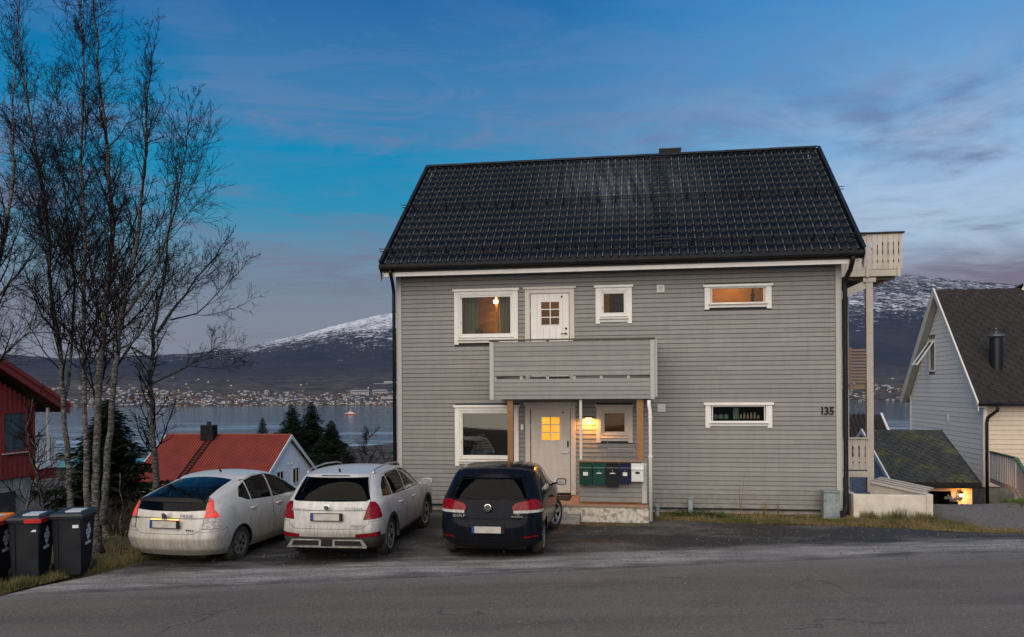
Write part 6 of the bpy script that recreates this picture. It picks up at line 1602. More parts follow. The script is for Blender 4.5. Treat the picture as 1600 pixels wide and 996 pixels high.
bin_(-6.95, 13.12, 7, M_lidd, False, 'black bin with plain dark lid, beside the birch trunk', [(-.15, -.0, .80), (-.03, -.0, .80), (-.03, -.0, .85), (-.15, -.0, .85)])
# ================================================================= MAILBOXES on the porch screen
def mailbox(u0, w_, h, c, c2, label, style):
    r = empty('mailbox', HW(u0, BV - .005, 0), HTH, label, 'mailbox', 'mailboxes on the porch screen'); m = mat('mailbox_paint', c, .38, c2, 4, coat=.3)
    zt_ = 1.245; zb = zt_ - h; d = .17
    b = MB(); b.prism([(.004, 0, zb), (.004, -d * .8, zb), (.004, -d * .95, zt_ - .10), (.004, 0, zt_ - .02)], (w_ - .008, 0, 0)); b.build('mailbox_body', m, r, bevel=.006)
    b = MB(); b.prism([(0, 0, zt_ + .02), (0, -d * 1.0, zt_ - .055), (0, -d * 1.06, zt_ - .075), (0, -d * 1.06, zt_ - .11), (0, -d * .97, zt_ - .11), (0, 0, zt_ - .05)], (w_, 0, 0)); b.build('mailbox_lid', m, r, bevel=.004)
    yf = -d * .95 - .004; ml = mat('label_pale', (.60, .60, .56), .6)
    if style == 'label': b = MB(); b.box(w_ * .30, w_ * .68, yf - .004, yf + .02, zt_ - .24, zt_ - .165); b.build('name_label', ml, r)
    if style == 'arc': 
        b = MB(); n_ = 8; pts = [(w_ * .5 + .065 * math.cos(PI * k / n_), yf - .002, zt_ - .20 + .03 * math.sin(PI * k / n_)) for k in range(n_ + 1)]; b.prism(pts, (0, .006, 0)); b.build('lock_plate', mat('lock_plate', (.45, .46, .45), .4, metal=.4), r)
    if style == 'oval':
        b = MB(); pts = [(w_ * .5 + .055 * math.cos(2 * PI * k / 12), yf - .002, zt_ - .17 + .022 * math.sin(2 * PI * k / 12)) for k in range(12)]; b.prism(pts, (0, .006, 0)); b.build('lock_plate', M_blackm, r)
    b = MB(); b.cyl((w_ * .5, yf - .012, zt_ - .13), .008, .012, 8, 'y'); b.build('key_lock', CM['chrome'], r)
    return r
mailbox(4.525, .275, .45, (.006, .045, .030), (.005, .036, .025), 'dark green mailbox with a white name label, leftmost of the five', 'label')
mailbox(4.812, .275, .45, (.006, .052, .040), (.005, .042, .033), 'green mailbox with an arched lock plate, left of the black one', 'arc')
mailbox(5.10, .275, .48, (.006, .007, .010), (.012, .012, .014), 'black mailbox in the middle of the row', 'arc')
mailbox(5.388, .235, .42, (.007, .013, .045), (.007, .012, .036), 'dark blue mailbox left of the white one', 'label')
mailbox(5.635, .265, .365, (.66, .67, .66), (.55, .56, .55), 'white mailbox at the right end of the row', 'oval')
# ================================================================= TREES AND PLANTS
def birch_mat(name, white):
    m = bpy.data.materials.new(name); t = NT(m)
    n1 = t.noise(t.coord((1.3, 1.3, 3.0)), 9, 8, .8, .8); n2 = t.noise(t.coord((3, 3, 20)), 4, 5, .8)
    f = t.ramp(t.math('ADD', t.math('MULTIPLY', n1, .6), t.math('MULTIPLY', n2, .4)), [(.49, 0.0), (.53, 1.0)])
    c = t.mix(t.math('MULTIPLY', f, white), (.013, .011, .010), t.mix(n2, (.10, .092, .083), (.30, .29, .265)))
    b = t.bsdf(Base_Color=c, Roughness=.9); t.set(b.inputs['Normal'], t.bump(n1, .6, .03)); return m
M_birch = birch_mat('birch_bark', .85); M_bark = birch_mat('dark_bark', .6); M_twig = mat('dark_twig', (.006, .005, .0045), .9, (.018, .014, .012), 3, spec=.1)
def thin_tube(b, P, r0, r1, n=3):
    m = len(P); o = len(b.v); d = (P[-1] - P[0]); x = d.cross(Vector((.3, .9, .2))).normalized(); y = d.cross(x).normalized()
    cs = [(math.cos(2 * PI * k / n), math.sin(2 * PI * k / n)) for k in range(n)]
    for i, p in enumerate(P):
        r = r0 + (r1 - r0) * i / (m - 1)
        for c, s in cs: b.v.append((p.x + (x.x * c + y.x * s) * r, p.y + (x.y * c + y.y * s) * r, p.z + (x.z * c + y.z * s) * r))
    for i in range(m - 1):
        for k in range(n):
            k2 = (k + 1) % n; b.f.append((o + i * n + k, o + i * n + k2, o + (i + 1) * n + k2, o + (i + 1) * n + k)); b.mi.append(0)
def grow(b, rr, p, d, L, r, lev, up=.25, maxlev=3, kink=.25):
    n = [8, 6, 5, 4][lev]; P = [p.copy()]; q = p.copy(); dd = d.copy(); st = L / n
    for i in range(n):
        dd = (dd + Vector((rr.gauss(0, kink), rr.gauss(0, kink), rr.gauss(0, kink) + up * (.6 if lev < 2 else .25))) * .55).normalized()
        q = q + dd * st * rr.uniform(.8, 1.2); P.append(q.copy())
    r1 = max(.0026, r * .30); thin_tube(b, P, r, r1, 5 if lev == 0 else 4 if lev == 1 else 3)
    if lev >= maxlev: return
    nk = [int(L * 5.5) + 3, int(L * 7) + 3, int(L * 8) + 3][lev]
    for k in range(nk):
        t_ = rr.uniform(.12, 1.0); i = min(int(t_ * n), n - 1); f = t_ * n - i; a = P[i] + (P[i + 1] - P[i]) * f; ax = (P[i + 1] - P[i]).normalized()
        az = rr.uniform(0, 2 * PI); o = ax.orthogonal().normalized(); o = Matrix.Rotation(az, 3, ax) @ o; sp = rr.uniform(.55, 1.05)
        nd = (ax * math.cos(sp) + o * math.sin(sp)).normalized()
        rl = r + (r1 - r) * t_
        grow(b, rr, a, nd, L * rr.uniform(.28, .52) * (1.15 - .5 * t_), max(.003, rl * .55), lev + 1, up, maxlev, kink * 1.1)
def PX(px, py, Y): return Vector(((px - 800) / 1270 * Y, Y, CAMZ - (py - (606.8 - .0065 * (px - 800))) * Y / 1270))
def stem_tree(label, stems, Y0, r0, seed, m=None, crown_from=.30, dens=1.0, Lmax=2.2, group=None, extra=()):
    rr = random.Random(seed); root = empty('birch_tree', (0, 0, 0), 0, label, 'tree', group)
    base = None; tb = MB(); cb = MB()
    for si, (pts, r_, yb, ye) in enumerate(stems):
        P = []
        n = len(pts)
        for i, (x, y) in enumerate(pts): P.append(PX(x, y, yb + (ye - yb) * i / (n - 1)))
        Q = []
        for i in range(n - 1):      # subdivide with a little wobble
            for k in range(4): Q.append(P[i].lerp(P[i + 1], k / 4) + Vector((rr.gauss(0, .012), rr.gauss(0, .012), 0)))
        Q.append(P[-1])
        if base is None: base = Q[0].copy()
        m_ = len(Q); rad = [max(.008, .72 * r_ * (1 - .93 * (i / (m_ - 1)) ** .9)) * (1.35 if i == 0 and si == 0 else 1) for i in range(m_)]
        tb.tube(Q, rad, 10)
        Ltot = (Q[-1] - Q[0]).length; nb_ = int(Ltot * 5.6 * dens)
        for k in range(nb_):
            t_ = crown_from + (1 - crown_from) * (k + rr.random()) / nb_; i = min(int(t_ * (m_ - 1)), m_ - 2); a = Q[i].lerp(Q[i + 1], t_ * (m_ - 1) - i); ax = (Q[i + 1] - Q[i]).normalized()
            az = rr.uniform(0, 2 * PI); o = Matrix.Rotation(az, 3, ax) @ ax.orthogonal().normalized(); sp = rr.uniform(.42, .95) - .2 * (t_ - crown_from)
            nd = (ax * math.cos(sp) + o * math.sin(sp)).normalized()
            Lb = Lmax * (1.05 - .75 * (t_ - crown_from) / (1 - crown_from)) * rr.uniform(.45, 1.0)
            grow(cb, rr, a, nd, Lb, max(.006, rad[i] * .42), 1, .38, 3, .19)
    root.location = base
    for v in tb.v, cb.v:
        for i, q in enumerate(v): v[i] = (q[0] - base.x, q[1] - base.y, q[2] - base.z)
    tb.build('trunk', m or M_birch, root, True); tag(cb.build('branches', M_twig, root), kind='stuff')
    return root
stem_tree('slim birch leaning left, its trunk nearest the red house', [([(112, 815), (107, 760), (103, 700), (95, 560), (80, 440), (74, 330), (55, 220), (38, 110), (30, 20), (28, -50)], .092, 15.9, 16.4), ([(100, 640), (112, 560), (118, 440), (105, 330), (100, 230), (88, 120)], .05, 16.1, 16.9)], 15.9, .09, 11, Lmax=2.6)
stem_tree('straight pale birch behind the dark bins, second trunk from the left', [([(136, 812), (134, 720), (133, 640), (131, 500), (136, 380), (128, 250), (135, 120), (128, 0), (131, -60)], .085, 15.4, 15.2)], 15.4, .085, 23, Lmax=2.5)
stem_tree('thick birch right behind the bins with rough peeling bark and two stems', [([(153, 866), (149, 800), (148, 740), (155, 600), (165, 480), (178, 360), (172, 240), (160, 150), (152, 40), (150, -30)], .125, 15.1, 15.5), ([(160, 820), (166, 740), (178, 600), (188, 500), (215, 380), (229, 260), (232, 150), (246, 70)], .10, 15.1, 14.6), ([(190, 500), (240, 430), (275, 330), (290, 250), (300, 180)], .045, 14.9, 14.4), ([(166, 600), (205, 540), (250, 480), (300, 420)], .04, 15.1, 14.9)], 15.1, .12, 37, M_bark, Lmax=2.1, dens=.9)
stem_tree('crooked dark birch rising behind the white liftback, with a wide low crown', [([(243, 800), (244, 750), (240, 700), (234, 600), (240, 520), (258, 430), (268, 340), (284, 258)], .115, 17.6, 17.8), ([(246, 520), (290, 460), (330, 410), (366, 362)], .05, 17.6, 17.2), ([(238, 600), (290, 575), (335, 545), (375, 560)], .038, 17.6, 17.0), ([(236, 560), (200, 540), (160, 560), (110, 545)], .036, 17.6, 18.4), ([(268, 500), (310, 490), (360, 440), (395, 400)], .03, 17.5, 17.2)], 17.6, .11, 41, M_bark, crown_from=.22, Lmax=1.45, dens=.9)
stem_tree('birch mostly outside the left edge, its branches reaching into the picture', [([(-60, 840), (-50, 700), (-38, 560), (-10, 450), (12, 360), (24, 260), (22, 150), (30, 50)], .11, 14.6, 15.0), ([(-44, 600), (0, 560), (45, 520), (95, 520)], .045, 14.7, 15.2), ([(-20, 480), (30, 430), (60, 380), (90, 350)], .04, 14.9, 15.4)], 14.6, .11, 53, crown_from=.15, Lmax=1.9, dens=.9)
def small_bare(label, px, Y, h, r, seed, name='bare_tree', zoff=0, dens=1.0, m=None, group=None, spread=.35, lean=0.0):
    rr = random.Random(seed); x = (px - 800) / 1270 * Y; z = G(x, Y) + zoff; root = empty(name, (x, Y, z), 0, label, 'tree' if name == 'bare_tree' else 'shrub', group)
    tb = MB(); cb = MB(); n = 9; Q = [Vector((lean * h * (i / n) ** 1.3 + rr.gauss(0, .02 * h), rr.gauss(0, .02 * h), h * i / n - (.2 if i == 0 else 0))) for i in range(n + 1)]
    tb.tube(Q, [max(.008, r * (1 - .9 * i / n)) for i in range(n + 1)], 7)
    for k in range(int(16 * dens)):
        t_ = rr.uniform(.18, .98); i = min(int(t_ * n), n - 1); a = Q[i].lerp(Q[i + 1], t_ * n - i); az = rr.uniform(0, 2 * PI); sp = rr.uniform(.5, 1.1)
        grow(cb, rr, a, Vector((math.cos(az) * math.sin(sp), math.sin(az) * math.sin(sp), math.cos(sp))), h * spread * rr.uniform(.5, 1.1) * (1.2 - t_ * .6), r * .35, 1 if h > 3 else 2, .3)
    tb.build('trunk', m or M_bark, root, True); tag(cb.build('branches', M_twig, root), kind='stuff'); return root
small_bare('thin bare sapling beside the thick birch', 188, 14.9, 1.5, .016, 61, 'bare_shrub', dens=.8)
small_bare('dark leafless shrub in front of the red house wall', 48, 17.2, 3.0, .045, 62, 'bare_shrub', dens=1.3, spread=.4)
small_bare('leafless shrub just behind the left bins', 72, 15.6, 2.2, .03, 63, 'bare_shrub', dens=1.2, spread=.4, lean=-.2)
small_bare('forked bare tree between the firs and the grey house', 567, 62, 6.6, .13, 64, zoff=.4, dens=1.2, lean=.05)
small_bare('low reddish bare tree right beside the grey house corner', 604, 66, 4.2, .10, 65, zoff=.6, dens=1.4, spread=.5)
small_bare('bushy bare tree right of the tall fir', 535, 64, 4.6, .10, 66, zoff=.2, dens=1.5, spread=.5)
# brown scrub on the slope beyond the cars
M_scrub = mat('brown_scrub', (.050, .032, .022), .95, (.10, .075, .045), 2); rr = random.Random(70)
b = MB()
for k in range(150):
    X = rr.uniform(-16, -9.2); Y = rr.uniform(52, 74); z = G(X, Y); h = rr.uniform(.8, 2.2)
    for q in range(16):
        a = rr.uniform(0, 2 * PI); s = rr.uniform(.2, .9); p = Vector((X, Y, z)); e_ = p + Vector((math.cos(a) * s * h * .6, math.sin(a) * s * h * .6, h * rr.uniform(.5, 1)))
        mi_ = p.lerp(e_, .5) + Vector((0, 0, h * .15)); thin_tube(b, [p, mi_, e_], .018, .006); 
        for w_ in range(3):
            f_ = mi_.lerp(e_, rr.random()); thin_tube(b, [f_, f_ + Vector((rr.gauss(0, .22), rr.gauss(0, .22), rr.uniform(.1, .4)))], .008, .004)
tag(b.build('scrub', M_scrub), 'tangled brown scrub on the slope below the grey house', 'scrub', kind='stuff')
b = MB()
for k in range(26):
    X = rr.uniform(-12.2, -6.6); Y = rr.uniform(17.6, 20.5); z = G(X, Y); h = rr.uniform(.5, 1.0)
    for q in range(26):
        a = rr.uniform(0, 2 * PI); s = rr.uniform(.2, .9); p = Vector((X, Y, z)); e_ = p + Vector((math.cos(a) * s * h * .8, math.sin(a) * s * h * .8, h * rr.uniform(.4, 1)))
        mi_ = p.lerp(e_, .5) + Vector((0, 0, h * .12)); thin_tube(b, [p, mi_, e_], .008, .003)
        for w_ in range(4):
            f_ = mi_.lerp(e_, rr.random()); thin_tube(b, [f_, f_ + Vector((rr.gauss(0, .12), rr.gauss(0, .12), rr.uniform(.02, .2)))], .004, .002)
tag(b.build('scrub', M_scrub), 'leafless hedge twigs behind the bins and the liftback', 'scrub', kind='stuff')
# conifers
M_fir = bpy.data.materials.new('fir_needles'); t = NT(M_fir); oi = t.n('ObjectInfo')
cc = t.mix(t.ramp(t.noise(t.coord(), 1.2, 4, .7), [(.35, 0.0), (.65, 1.0)]), (.004, .010, .005), (.014, .024, .009)); t.bsdf(Base_Color=cc, Roughness=.9).inputs['Specular IOR Level'].default_value = .08
def fir(label, px, Y, top, rad, seed, group='firs on the slope', dens=1.0, zg=None):
    rr = random.Random(seed); x = (px - 800) / 1270 * Y; z0 = G(x, Y) - .3 if zg is None else zg; H = top - z0
    root = empty('fir_tree', (x, Y, z0), 0, label, 'tree', group)
    b = MB(); b.tube([(0, 0, 0), (.02, 0, H * .5), (0, 0, H)], [.028 * H * .5, .018 * H * .5, .01], 8); b.build('trunk', M_bark, root, True)
    b = MB(); zz = H * .10
    while zz < H - .05:
        k = 1 - zz / H; Rb = rad * (k ** .7) * rr.uniform(.62, 1.15) + .10; nb_ = max(5, int((7 + 9 * k) * dens)); a0 = rr.uniform(0, 2 * PI)
        for q in range(nb_):
            a = a0 + 2 * PI * q / nb_ + rr.gauss(0, .18); L = Rb * rr.uniform(.65, 1.15); d = Vector((math.cos(a), math.sin(a), 0)); sd = Vector((-math.sin(a), math.cos(a), 0))
            ns = max(3, int(L / (.032 * H ** .5 + .06))); ns = min(ns, 12)
            for s in range(ns):
                f = (s + rr.random()) / ns; droop = -.32 * L * f + .20 * L * f * f * (1 if k > .25 else -1.2); p = d * (L * f) + Vector((0, 0, zz + droop))
                w_ = (.40 * L * (1 - f * .7) + .08); ln = L / ns * 1.7
                for sgn in (1, -1):
                    tip = p + sd * sgn * w_ * rr.uniform(.6, 1.1) + d * ln * rr.uniform(.4, 1.0) + Vector((0, 0, -w_ * rr.uniform(.15, .55)))
                    mid = p.lerp(tip, .55); o_ = d * (ln * .26) + Vector((0, 0, rr.uniform(-.03, .03)))
                    b.add([p - o_ * .5, mid - o_, tip, mid + o_], [(0, 1, 2, 3)])
                b.add([p - sd * w_ * .22, p + d * ln * 1.1 + Vector((0, 0, -.04)), p + sd * w_ * .22, p - d * ln * .2 + Vector((0, 0, .05))], [(0, 1, 2, 3)])
        zz += max(.10, .027 * H * (.55 + k * .6))
    b.build('crown', M_fir, root); return root
fir('tall dark fir behind the birch trunks, left of the red roof', 168, 34, 2.6, 3.5, 81, dens=1.5)
fir('dark fir just right of the red roof ridge, left of a close pair', 456, 84, 1.5, 4.4, 82, dens=1.3)
fir('dark fir crowded against its left neighbour behind the red roof', 486, 88, 1.7, 4.4, 83, dens=1.3)
fir('broad dark fir furthest right of the group', 517, 80, -.1, 4.3, 84, dens=1.5)
fir('small pale green fir standing alone above the red roof', 410, 95, -.25, 1.9, 85, dens=1.2)
fir('lower shaggy fir at the foot of the group near the gable', 502, 74, -3.0, 3.4, 86, dens=1.3)
# ---- grass, dead leaves, moss
M_grass = mat('dry_grass', (.20, .15, .07), .9, (.085, .095, .030), .9, 6, lo=.42, hi=.6, world=True); M_leaf = mat('dead_leaves', (.10, .050, .022), .9, (.16, .10, .045), 3, world=True)
def tufts(region, n, seed, hmin=.03, hmax=.12, name='grass', label='dry winter grass', m=None, lean=.6, w=.005):
    rr = random.Random(seed); b = MB(); c = 0
    x0, x1 = min(p[0] for p in region), max(p[0] for p in region); y0, y1 = min(p[1] for p in region), max(p[1] for p in region)
    while c < n:
        x, y = rr.uniform(x0, x1), rr.uniform(y0, y1)
        if not pt_in(region, x, y): continue
        c += 1
        if noise.noise((x * 1.7, y * 1.7, 3)) < -.12 and rr.random() < .8: continue
        z = G(x, y) - .01; hh = rr.uniform(hmin, hmax) * (1 + 1.0 * max(0, noise.noise((x * 2.3, y * 2.3, 8))))
        for q in range(5):
            a = rr.uniform(0, 2 * PI); px_, py_ = x + rr.gauss(0, .02), y + rr.gauss(0, .02); l_ = hh * rr.uniform(.5, 1.1); t_ = rr.uniform(.1, lean) 
            dx, dy = math.cos(a) * l_ * t_, math.sin(a) * l_ * t_; wx, wy = -math.sin(a) * w, math.cos(a) * w
            b.v += [(px_ - wx, py_ - wy, z), (px_ + wx, py_ + wy, z), (px_ + dx, py_ + dy, z + l_)]; o = len(b.v) - 3; b.f.append((o, o + 1, o + 2)); b.mi.append(0)
    return tag(b.build(name, m or M_grass), label, 'grass', kind='stuff')
def HR(pts): return [HW(u, v)[:2] for u, v in pts]
tufts([(-14, 10.6), (-7.9, 12.0), (-7.45, 12.6), (-7.2, 13.2), (-6.7, 14.0), (-6.2, 14.7), (-5.6, 15.8), (-4.6, 17.0), (-5, 18.5), (-14, 17.5)], 9500, 91, label='dry yellow grass on the verge around the bins')
tufts([(-7.9, 11.95), (-7.5, 12.4), (-7.2, 13.1), (-6.7, 13.9), (-6.2, 14.6), (-5.8, 15.2), (-6.5, 14.9), (-7.0, 14.1), (-7.6, 13.0), (-8.4, 12.2)], 2600, 92, .05, .16, label='longer grass along the edge of the parking area')
tufts(HR([(6.1, -.02), (10.45, -.02), (10.45, -.25), (12.1, -.3), (12.6, -.9), (13.9, -2.0), (12.4, -2.1), (10.6, -1.55), (8.6, -1.15), (6.2, -.95)]), 6500, 93, .02, .085, label='mossy grass strip under the wall and the low cream wall')
tufts(HR([(2.6, -1.55), (6.05, -1.6), (6.2, -1.95), (4.2, -2.1), (2.6, -2.0)]), 1600, 94, .01, .05, label='grass and dead leaves at the foot of the porch')
tufts(HR([(10.6, -.24), (12.0, -.24), (12.2, -.5), (10.6, -.5)]), 420, 95, .10, .26, label='long grass tufts against the low cream wall')
tufts([(11.2, 18.0), (16, 17.6), (22, 19.5), (22, 21.5), (12.6, 21.5)], 3200, 96, .02, .08, label='thin grass on the gravel in front of the annex')
tufts([(12.2, 19.4), (15, 19.2), (15.5, 21), (12.4, 21)], 1400, 97, .08, .22, label='greener grass tufts at the annex entrance', m=mat('green_grass', (.07, .12, .025), .9, (.11, .12, .04), 1.5, world=True))
rr = random.Random(98); b = MB()
for reg, n_ in ((HR([(3.9, -1.6), (6.3, -1.6), (10.3, -.5), (12.5, -1.0), (12.5, -1.6), (10.3, -1.4), (6.3, -1.4), (4.0, -2.3)]), 1100), ([(-8.6, 12.2), (-7.3, 13.0), (-6.2, 14.6), (-5.2, 16.2), (-6.4, 16.2), (-8.6, 14)], 1500)):
    c = 0; x0, x1 = min(p[0] for p in reg), max(p[0] for p in reg); y0, y1 = min(p[1] for p in reg), max(p[1] for p in reg)
    while c < n_:
        x, y = rr.uniform(x0, x1), rr.uniform(y0, y1)
        if not pt_in(reg, x, y): continue
        c += 1; z = G(x, y) + rr.uniform(.0, .03); s = rr.uniform(.012, .03); a = rr.uniform(0, 2 * PI); u_ = Vector((math.cos(a), math.sin(a), rr.uniform(-.5, .5))) * s; v_ = Vector((-math.sin(a), math.cos(a), rr.uniform(-.4, .4))) * s * .6; p = Vector((x, y, z))
        b.add([p - u_, p - v_, p + u_, p + v_], [(0, 1, 2, 3)])
tag(b.build('leaves', M_leaf), 'dead brown leaves scattered along the porch, wall and verge', 'leaves', kind='stuff')
def stalk(u, v, h, n_, seed, label):
    rr = random.Random(seed); x, y, _ = HW(u, v); b = MB(); root = empty('dead_stalk', (x, y, G(x, y)), 0, label, 'plant', 'dead stalks under the wall')
    for k in range(n_):
        a = rr.uniform(0, 2 * PI); t_ = rr.uniform(.0, .25) if n_ > 1 else .05; hh = h * rr.uniform(.5, 1)
        if k == 0: hh = h
        thin_tube(b, [Vector((0, 0, -.05)), Vector((math.cos(a) * t_ * hh * .4, math.sin(a) * t_ * .4 * hh, hh * .5)), Vector((math.cos(a) * t_ * hh, math.sin(a) * t_ * hh, hh))], .006, .003)
    b.build('stems', M_leaf, root)
stalk(8.05, -.30, .95, 3, 1, 'tall single dead stalk leaning on the grey wall'); stalk(8.55, -.35, .42, 9, 2, 'small clump of dead stalks right of the tall stalk'); stalk(8.85, -.35, .35, 7, 3, 'thin dead stalks in the middle of the grass strip')
M_green2 = mat('low_green_leaves', (.030, .060, .016), .8, (.050, .075, .02), 8)
b = MB(); rr = random.Random(5)
for k in range(500):
    u, v = rr.uniform(6.55, 7.7), rr.uniform(-.65, -.1); x, y, _ = HW(u, v); z = G(x, y) + rr.uniform(.0, .17) * (1 - abs(u - 7.1)); s = rr.uniform(.015, .035); a = rr.uniform(0, 6.28)
    p = Vector((x, y, z)); q = Vector((math.cos(a), math.sin(a), .3)) * s; r_ = Vector((-math.sin(a), math.cos(a), .2)) * s
    b.add([p - q, p - r_, p + q, p + r_], [(0, 1, 2, 3)])
tag(b.build('creeping_plant', M_green2), 'low green leaves around the grey service post', 'plant', kind='stuff')
# pebbles on the lot
b = MB(); rr = random.Random(77)
for k in range(2200):
    x, y = rr.uniform(-7.5, 14), rr.uniform(12.4, 17.6)
    if not pt_in(LOT, x, y): continue
    s = rr.uniform(.005, .018) * (1.5 if rr.random() < .06 else 1); z = G(x, y); pts = [Vector((s * rr.uniform(.7, 1.2) * math.cos(a), s * rr.uniform(.7, 1.2) * math.sin(a), 0)) for a in (0, 1.3, 2.5, 3.8, 5.1)]
    b.add([(x + p.x, y + p.y, z) for p in pts] + [(x, y, z + s * .9)], [(i, (i + 1) % 5, 5) for i in range(5)])
tag(b.build('pebbles', mat('pebble', (.05, .048, .045), .9, (.14, .135, .13), 30, world=True)), kind='stuff', label='loose pebbles on the parking area', cat='pebbles')
# ================================================================= FAR SHORE TOWN, BOAT
rr = random.Random(9)
fw = [mat('far_wall_white', (.27, .275, .285), .8), mat('far_wall_red', (.22, .07, .05), .8), mat('far_wall_yellow', (.22, .20, .15), .8), mat('far_wall_grey', (.28, .29, .31), .8), mat('far_wall_dark', (.09, .08, .08), .8)]
fr_ = [mat('far_roof_dark', (.05, .05, .055), .9), mat('far_roof_snow', (.30, .32, .35), .9), mat('far_roof_brown', (.10, .065, .055), .9)]
fpan = mat('far_pane', (.03, .035, .045), .3); flit = emis('far_lit_pane', (1, .62, .25), 1.2)
def far_house(w_, d, h, a, c, lit):
    b = MB(); b.box(-w_ / 2, w_ / 2, -d / 2, d / 2, -4, h, 0)
    b.prism([(-w_ / 2 - .4, -d / 2 - .5, h), (-w_ / 2 - .4, 0, h + d * .33), (-w_ / 2 - .4, d / 2 + .5, h)], (w_ + .8, 0, 0), 1)
    for k in range(3): b.box(-w_ * .36 + k * w_ * .28, -w_ * .36 + k * w_ * .28 + 1.6, -d / 2 - .08, -d / 2, h * .45, h * .45 + 1.3, 3 if (lit and k == 1) else 2)
    return b.mesh('shore_house', [a, c, fpan, flit])
variants = [far_house(rr.uniform(5, 9), rr.uniform(5, 7), rr.uniform(2.2, 3.8), fw[i], fr_[j], l_) for i, j, l_ in ((0, 0, 0), (0, 1, 0), (0, 2, 0), (1, 0, 0), (2, 0, 0), (3, 1, 0), (0, 0, 1), (4, 1, 0), (2, 2, 0), (0, 1, 0))]
spots = []
while len(spots) < 1300:
    y = 2012 + (300 if rr.random() < .95 else 560) * rr.random() ** 1.4; px = rr.uniform(-20, 640) if rr.random() < .86 else rr.uniform(1300, 1440); u = (px - 800) / 1270
    if noise.noise((u * 14, y * .012, 2)) < -.22 and rr.random() < .85: continue
    spots.append((u * y, y, ridge(u, y)))
spots.sort(key=lambda s: s[1]); big = MB(); nm = len(variants)
idxs = set(i for i in range(len(spots)) if i % 4 == 0 and i < 1196)
mats_all = fw + fr_
bigs = {}
for i, (x, y, z) in enumerate(spots):
    rot = rr.choice([0, .2, -.3, PI / 2, .5]); me = variants[rr.randrange(nm)]
    if i in idxs and len([1]) : tag(inst('shore_house', me, None, (x, y, z), (0, 0, rot)), 'tiny far-off house on the opposite shore of the fjord', 'house', 'houses across the fjord')
    else:
        c, s = math.cos(rot), math.sin(rot); key = me.name; bb = bigs.setdefault(key, (MB(), me))[0]; o = len(bb.v)
        for v in me.vertices: bb.v.append((x + v.co.x * c - v.co.y * s, y + v.co.x * s + v.co.y * c, z + v.co.z))
        for p in me.polygons: bb.f.append(tuple(o + q for q in p.vertices)); bb.mi.append(p.material_index)
allb = MB(); ml = []
for bb, me in bigs.values():
    base = len(ml); ml += list(me.materials); allb.add(bb.v, bb.f); allb.mi[-len(bb.f):] = [q + base for q in bb.mi]
tag(allb.build('shore_houses', ml), 'the remaining small houses of the town across the fjord', 'houses', kind='stuff')
def block(px0, px1, py0, py1, Y, label, m, storeys=3, step=0):
    x0, x1 = (px0 - 800) / 1270 * Y, (px1 - 800) / 1270 * Y; zt_ = CAMZ - (py0 - (606.8 - .0065 * (px0 - 800))) * Y / 1270; zb = CAMZ - (py1 - (606.8 - .0065 * (px0 - 800))) * Y / 1270
    zb = min(zb, ridge(((px0 + px1) / 2 - 800) / 1270, Y) - 1)
    r = empty('apartment_block', ((x0 + x1) / 2, Y, zb), 0, label, 'building', 'large pale buildings across the fjord'); hw_ = (x1 - x0) / 2; H = zt_ - zb
    b = MB(); b.box(-hw_, hw_, 0, 16, -6, H); b.build('wall', m, r); b = MB(); b.box(-hw_ - .5, hw_ + .5, -.6, 16.5, H + .02, H + 1.2); b.build('roof', fr_[1] if step else fr_[0], r)
    Hs = max(3.2, (zt_ - zb) / storeys)
    for k in range(storeys): b = MB(); b.box(-hw_ + 2, hw_ - 2, -.3, -.02, H - Hs * (k + .75), H - Hs * (k + .35)); b.build('window_band', fpan, r)
Wm, Ym = fw[0], fw[2]
for a in ((270, 320, 612, 617, 2350, 'long low pale building left of the fork of the crooked birch', Wm, 1), (372, 398, 605, 610, 2450, 'pale block left end of the row above the shore town', Wm, 1), (400, 413, 605.5, 610, 2450, 'small pale block second in the row', Wm, 1), (419, 444, 603, 608, 2480, 'long white block above the fir tops', Wm, 1),
          (487, 500, 595, 599, 2680, 'small white building high on the far slope', Wm, 1), (548, 576, 610.5, 618, 2250, 'pale block with dark window bands left of the house corner', Wm, 2, 1), (582, 604, 610, 616, 2260, 'pale block next to the house corner', Wm, 2, 1), (584, 612, 600, 606, 2500, 'long low white building on the slope above the blocks', Wm, 1, 1), (600, 640, 596.5, 609, 2520, 'stepped white building partly hidden by the house corner', Wm, 2, 1),
          (595, 622, 621, 626, 2080, 'low white waterfront building by the house corner', Wm, 1, 1), (200, 240, 616, 621, 2250, 'wide low pale building behind the left birches', Ym, 1), (1375, 1408, 605, 611, 2400, 'pale block seen under the right balcony', Wm, 2, 1)): block(*a)
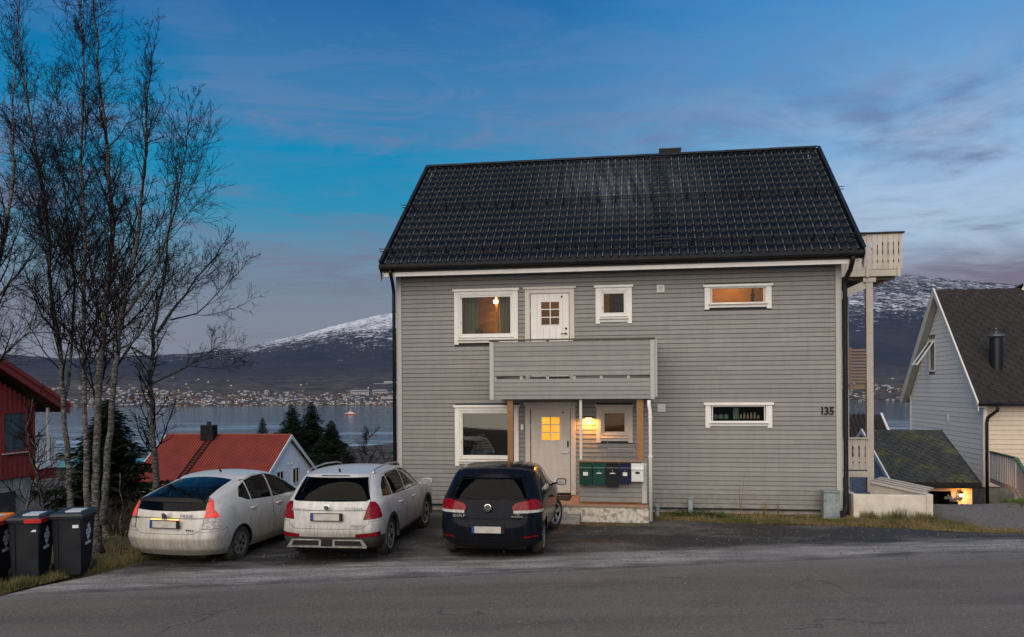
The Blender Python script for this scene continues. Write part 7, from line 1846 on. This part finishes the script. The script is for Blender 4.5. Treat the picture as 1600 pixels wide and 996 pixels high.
# workboat
bt = empty('workboat', (-252, 1270, SEA), R(4), 'small red and white workboat under way on the fjord', 'boat')
Mr = mat('boat_red', (.42, .05, .04), .5); Mw = mat('boat_white', (.55, .55, .54), .5); bt.scale = (.85, .85, .85)
def hullring(z, hw_, x0, x1): return [(x0, -hw_ * .2, z), (x0 + 4, -hw_, z), (x1 - 1, -hw_, z), (x1, 0, z), (x1 - 1, hw_, z), (x0 + 4, hw_, z), (x0, hw_ * .2, z)]
b = MB(); r0, r1 = hullring(-.5, 2.0, -9, 8.5), hullring(1.9, 2.7, -10.5, 9); b.add(r0 + r1, [(i, (i + 1) % 7, 7 + (i + 1) % 7, 7 + i) for i in range(7)] + [tuple(range(7, 14))]); b.build('hull', Mr, bt)
r2 = hullring(1.9, 2.72, -10.5, 9); r3 = hullring(2.9, 2.8, -11, 9.1); b = MB(); b.add(r2 + r3, [(i, (i + 1) % 7, 7 + (i + 1) % 7, 7 + i) for i in range(7)]); b.build('bulwark', Mw, bt)
b = MB(); b.box(-5, 4.5, -2, 2, 1.9, 4.6); b.build('deckhouse', Mw, bt, bevel=.2); b = MB(); b.box(-3.5, 1.2, -1.6, 1.6, 4.6, 7.0); b.build('wheelhouse', Mw, bt, bevel=.15)
b = MB(); b.box(-3.56, 1.26, -1.66, 1.66, 5.6, 6.4); b.build('wheelhouse_windows', fpan, bt); b = MB(); b.cyl((-.5, 0, 7.0), .18, 4.6, 6); b.bar((-2, 0, 9.6), (1, 0, 9.6), .15, .15); b.build('mast', Mw, bt)
b = MB(); b.cyl((2.6, 0, 4.6), .6, 2.0, 10); b.build('funnel', Mr, bt)
wk = MB(); vs = []
for i in range(13):
    t_ = i / 12; w_ = 1.0 + 9 * t_; x = -240 + 95 * t_; vs += [(x, 1270 - w_ + 8 * t_, SEA + .05), (x, 1270 + w_ * .3 + 8 * t_, SEA + .05)]
wk.add(vs, [(2 * i, 2 * i + 2, 2 * i + 3, 2 * i + 1) for i in range(12)]); tag(wk.build('wake', mat('wake_foam', (.30, .36, .40), .5, (.10, .14, .17), .2, 5)), 'pale wake trailing right of the workboat', 'wake')
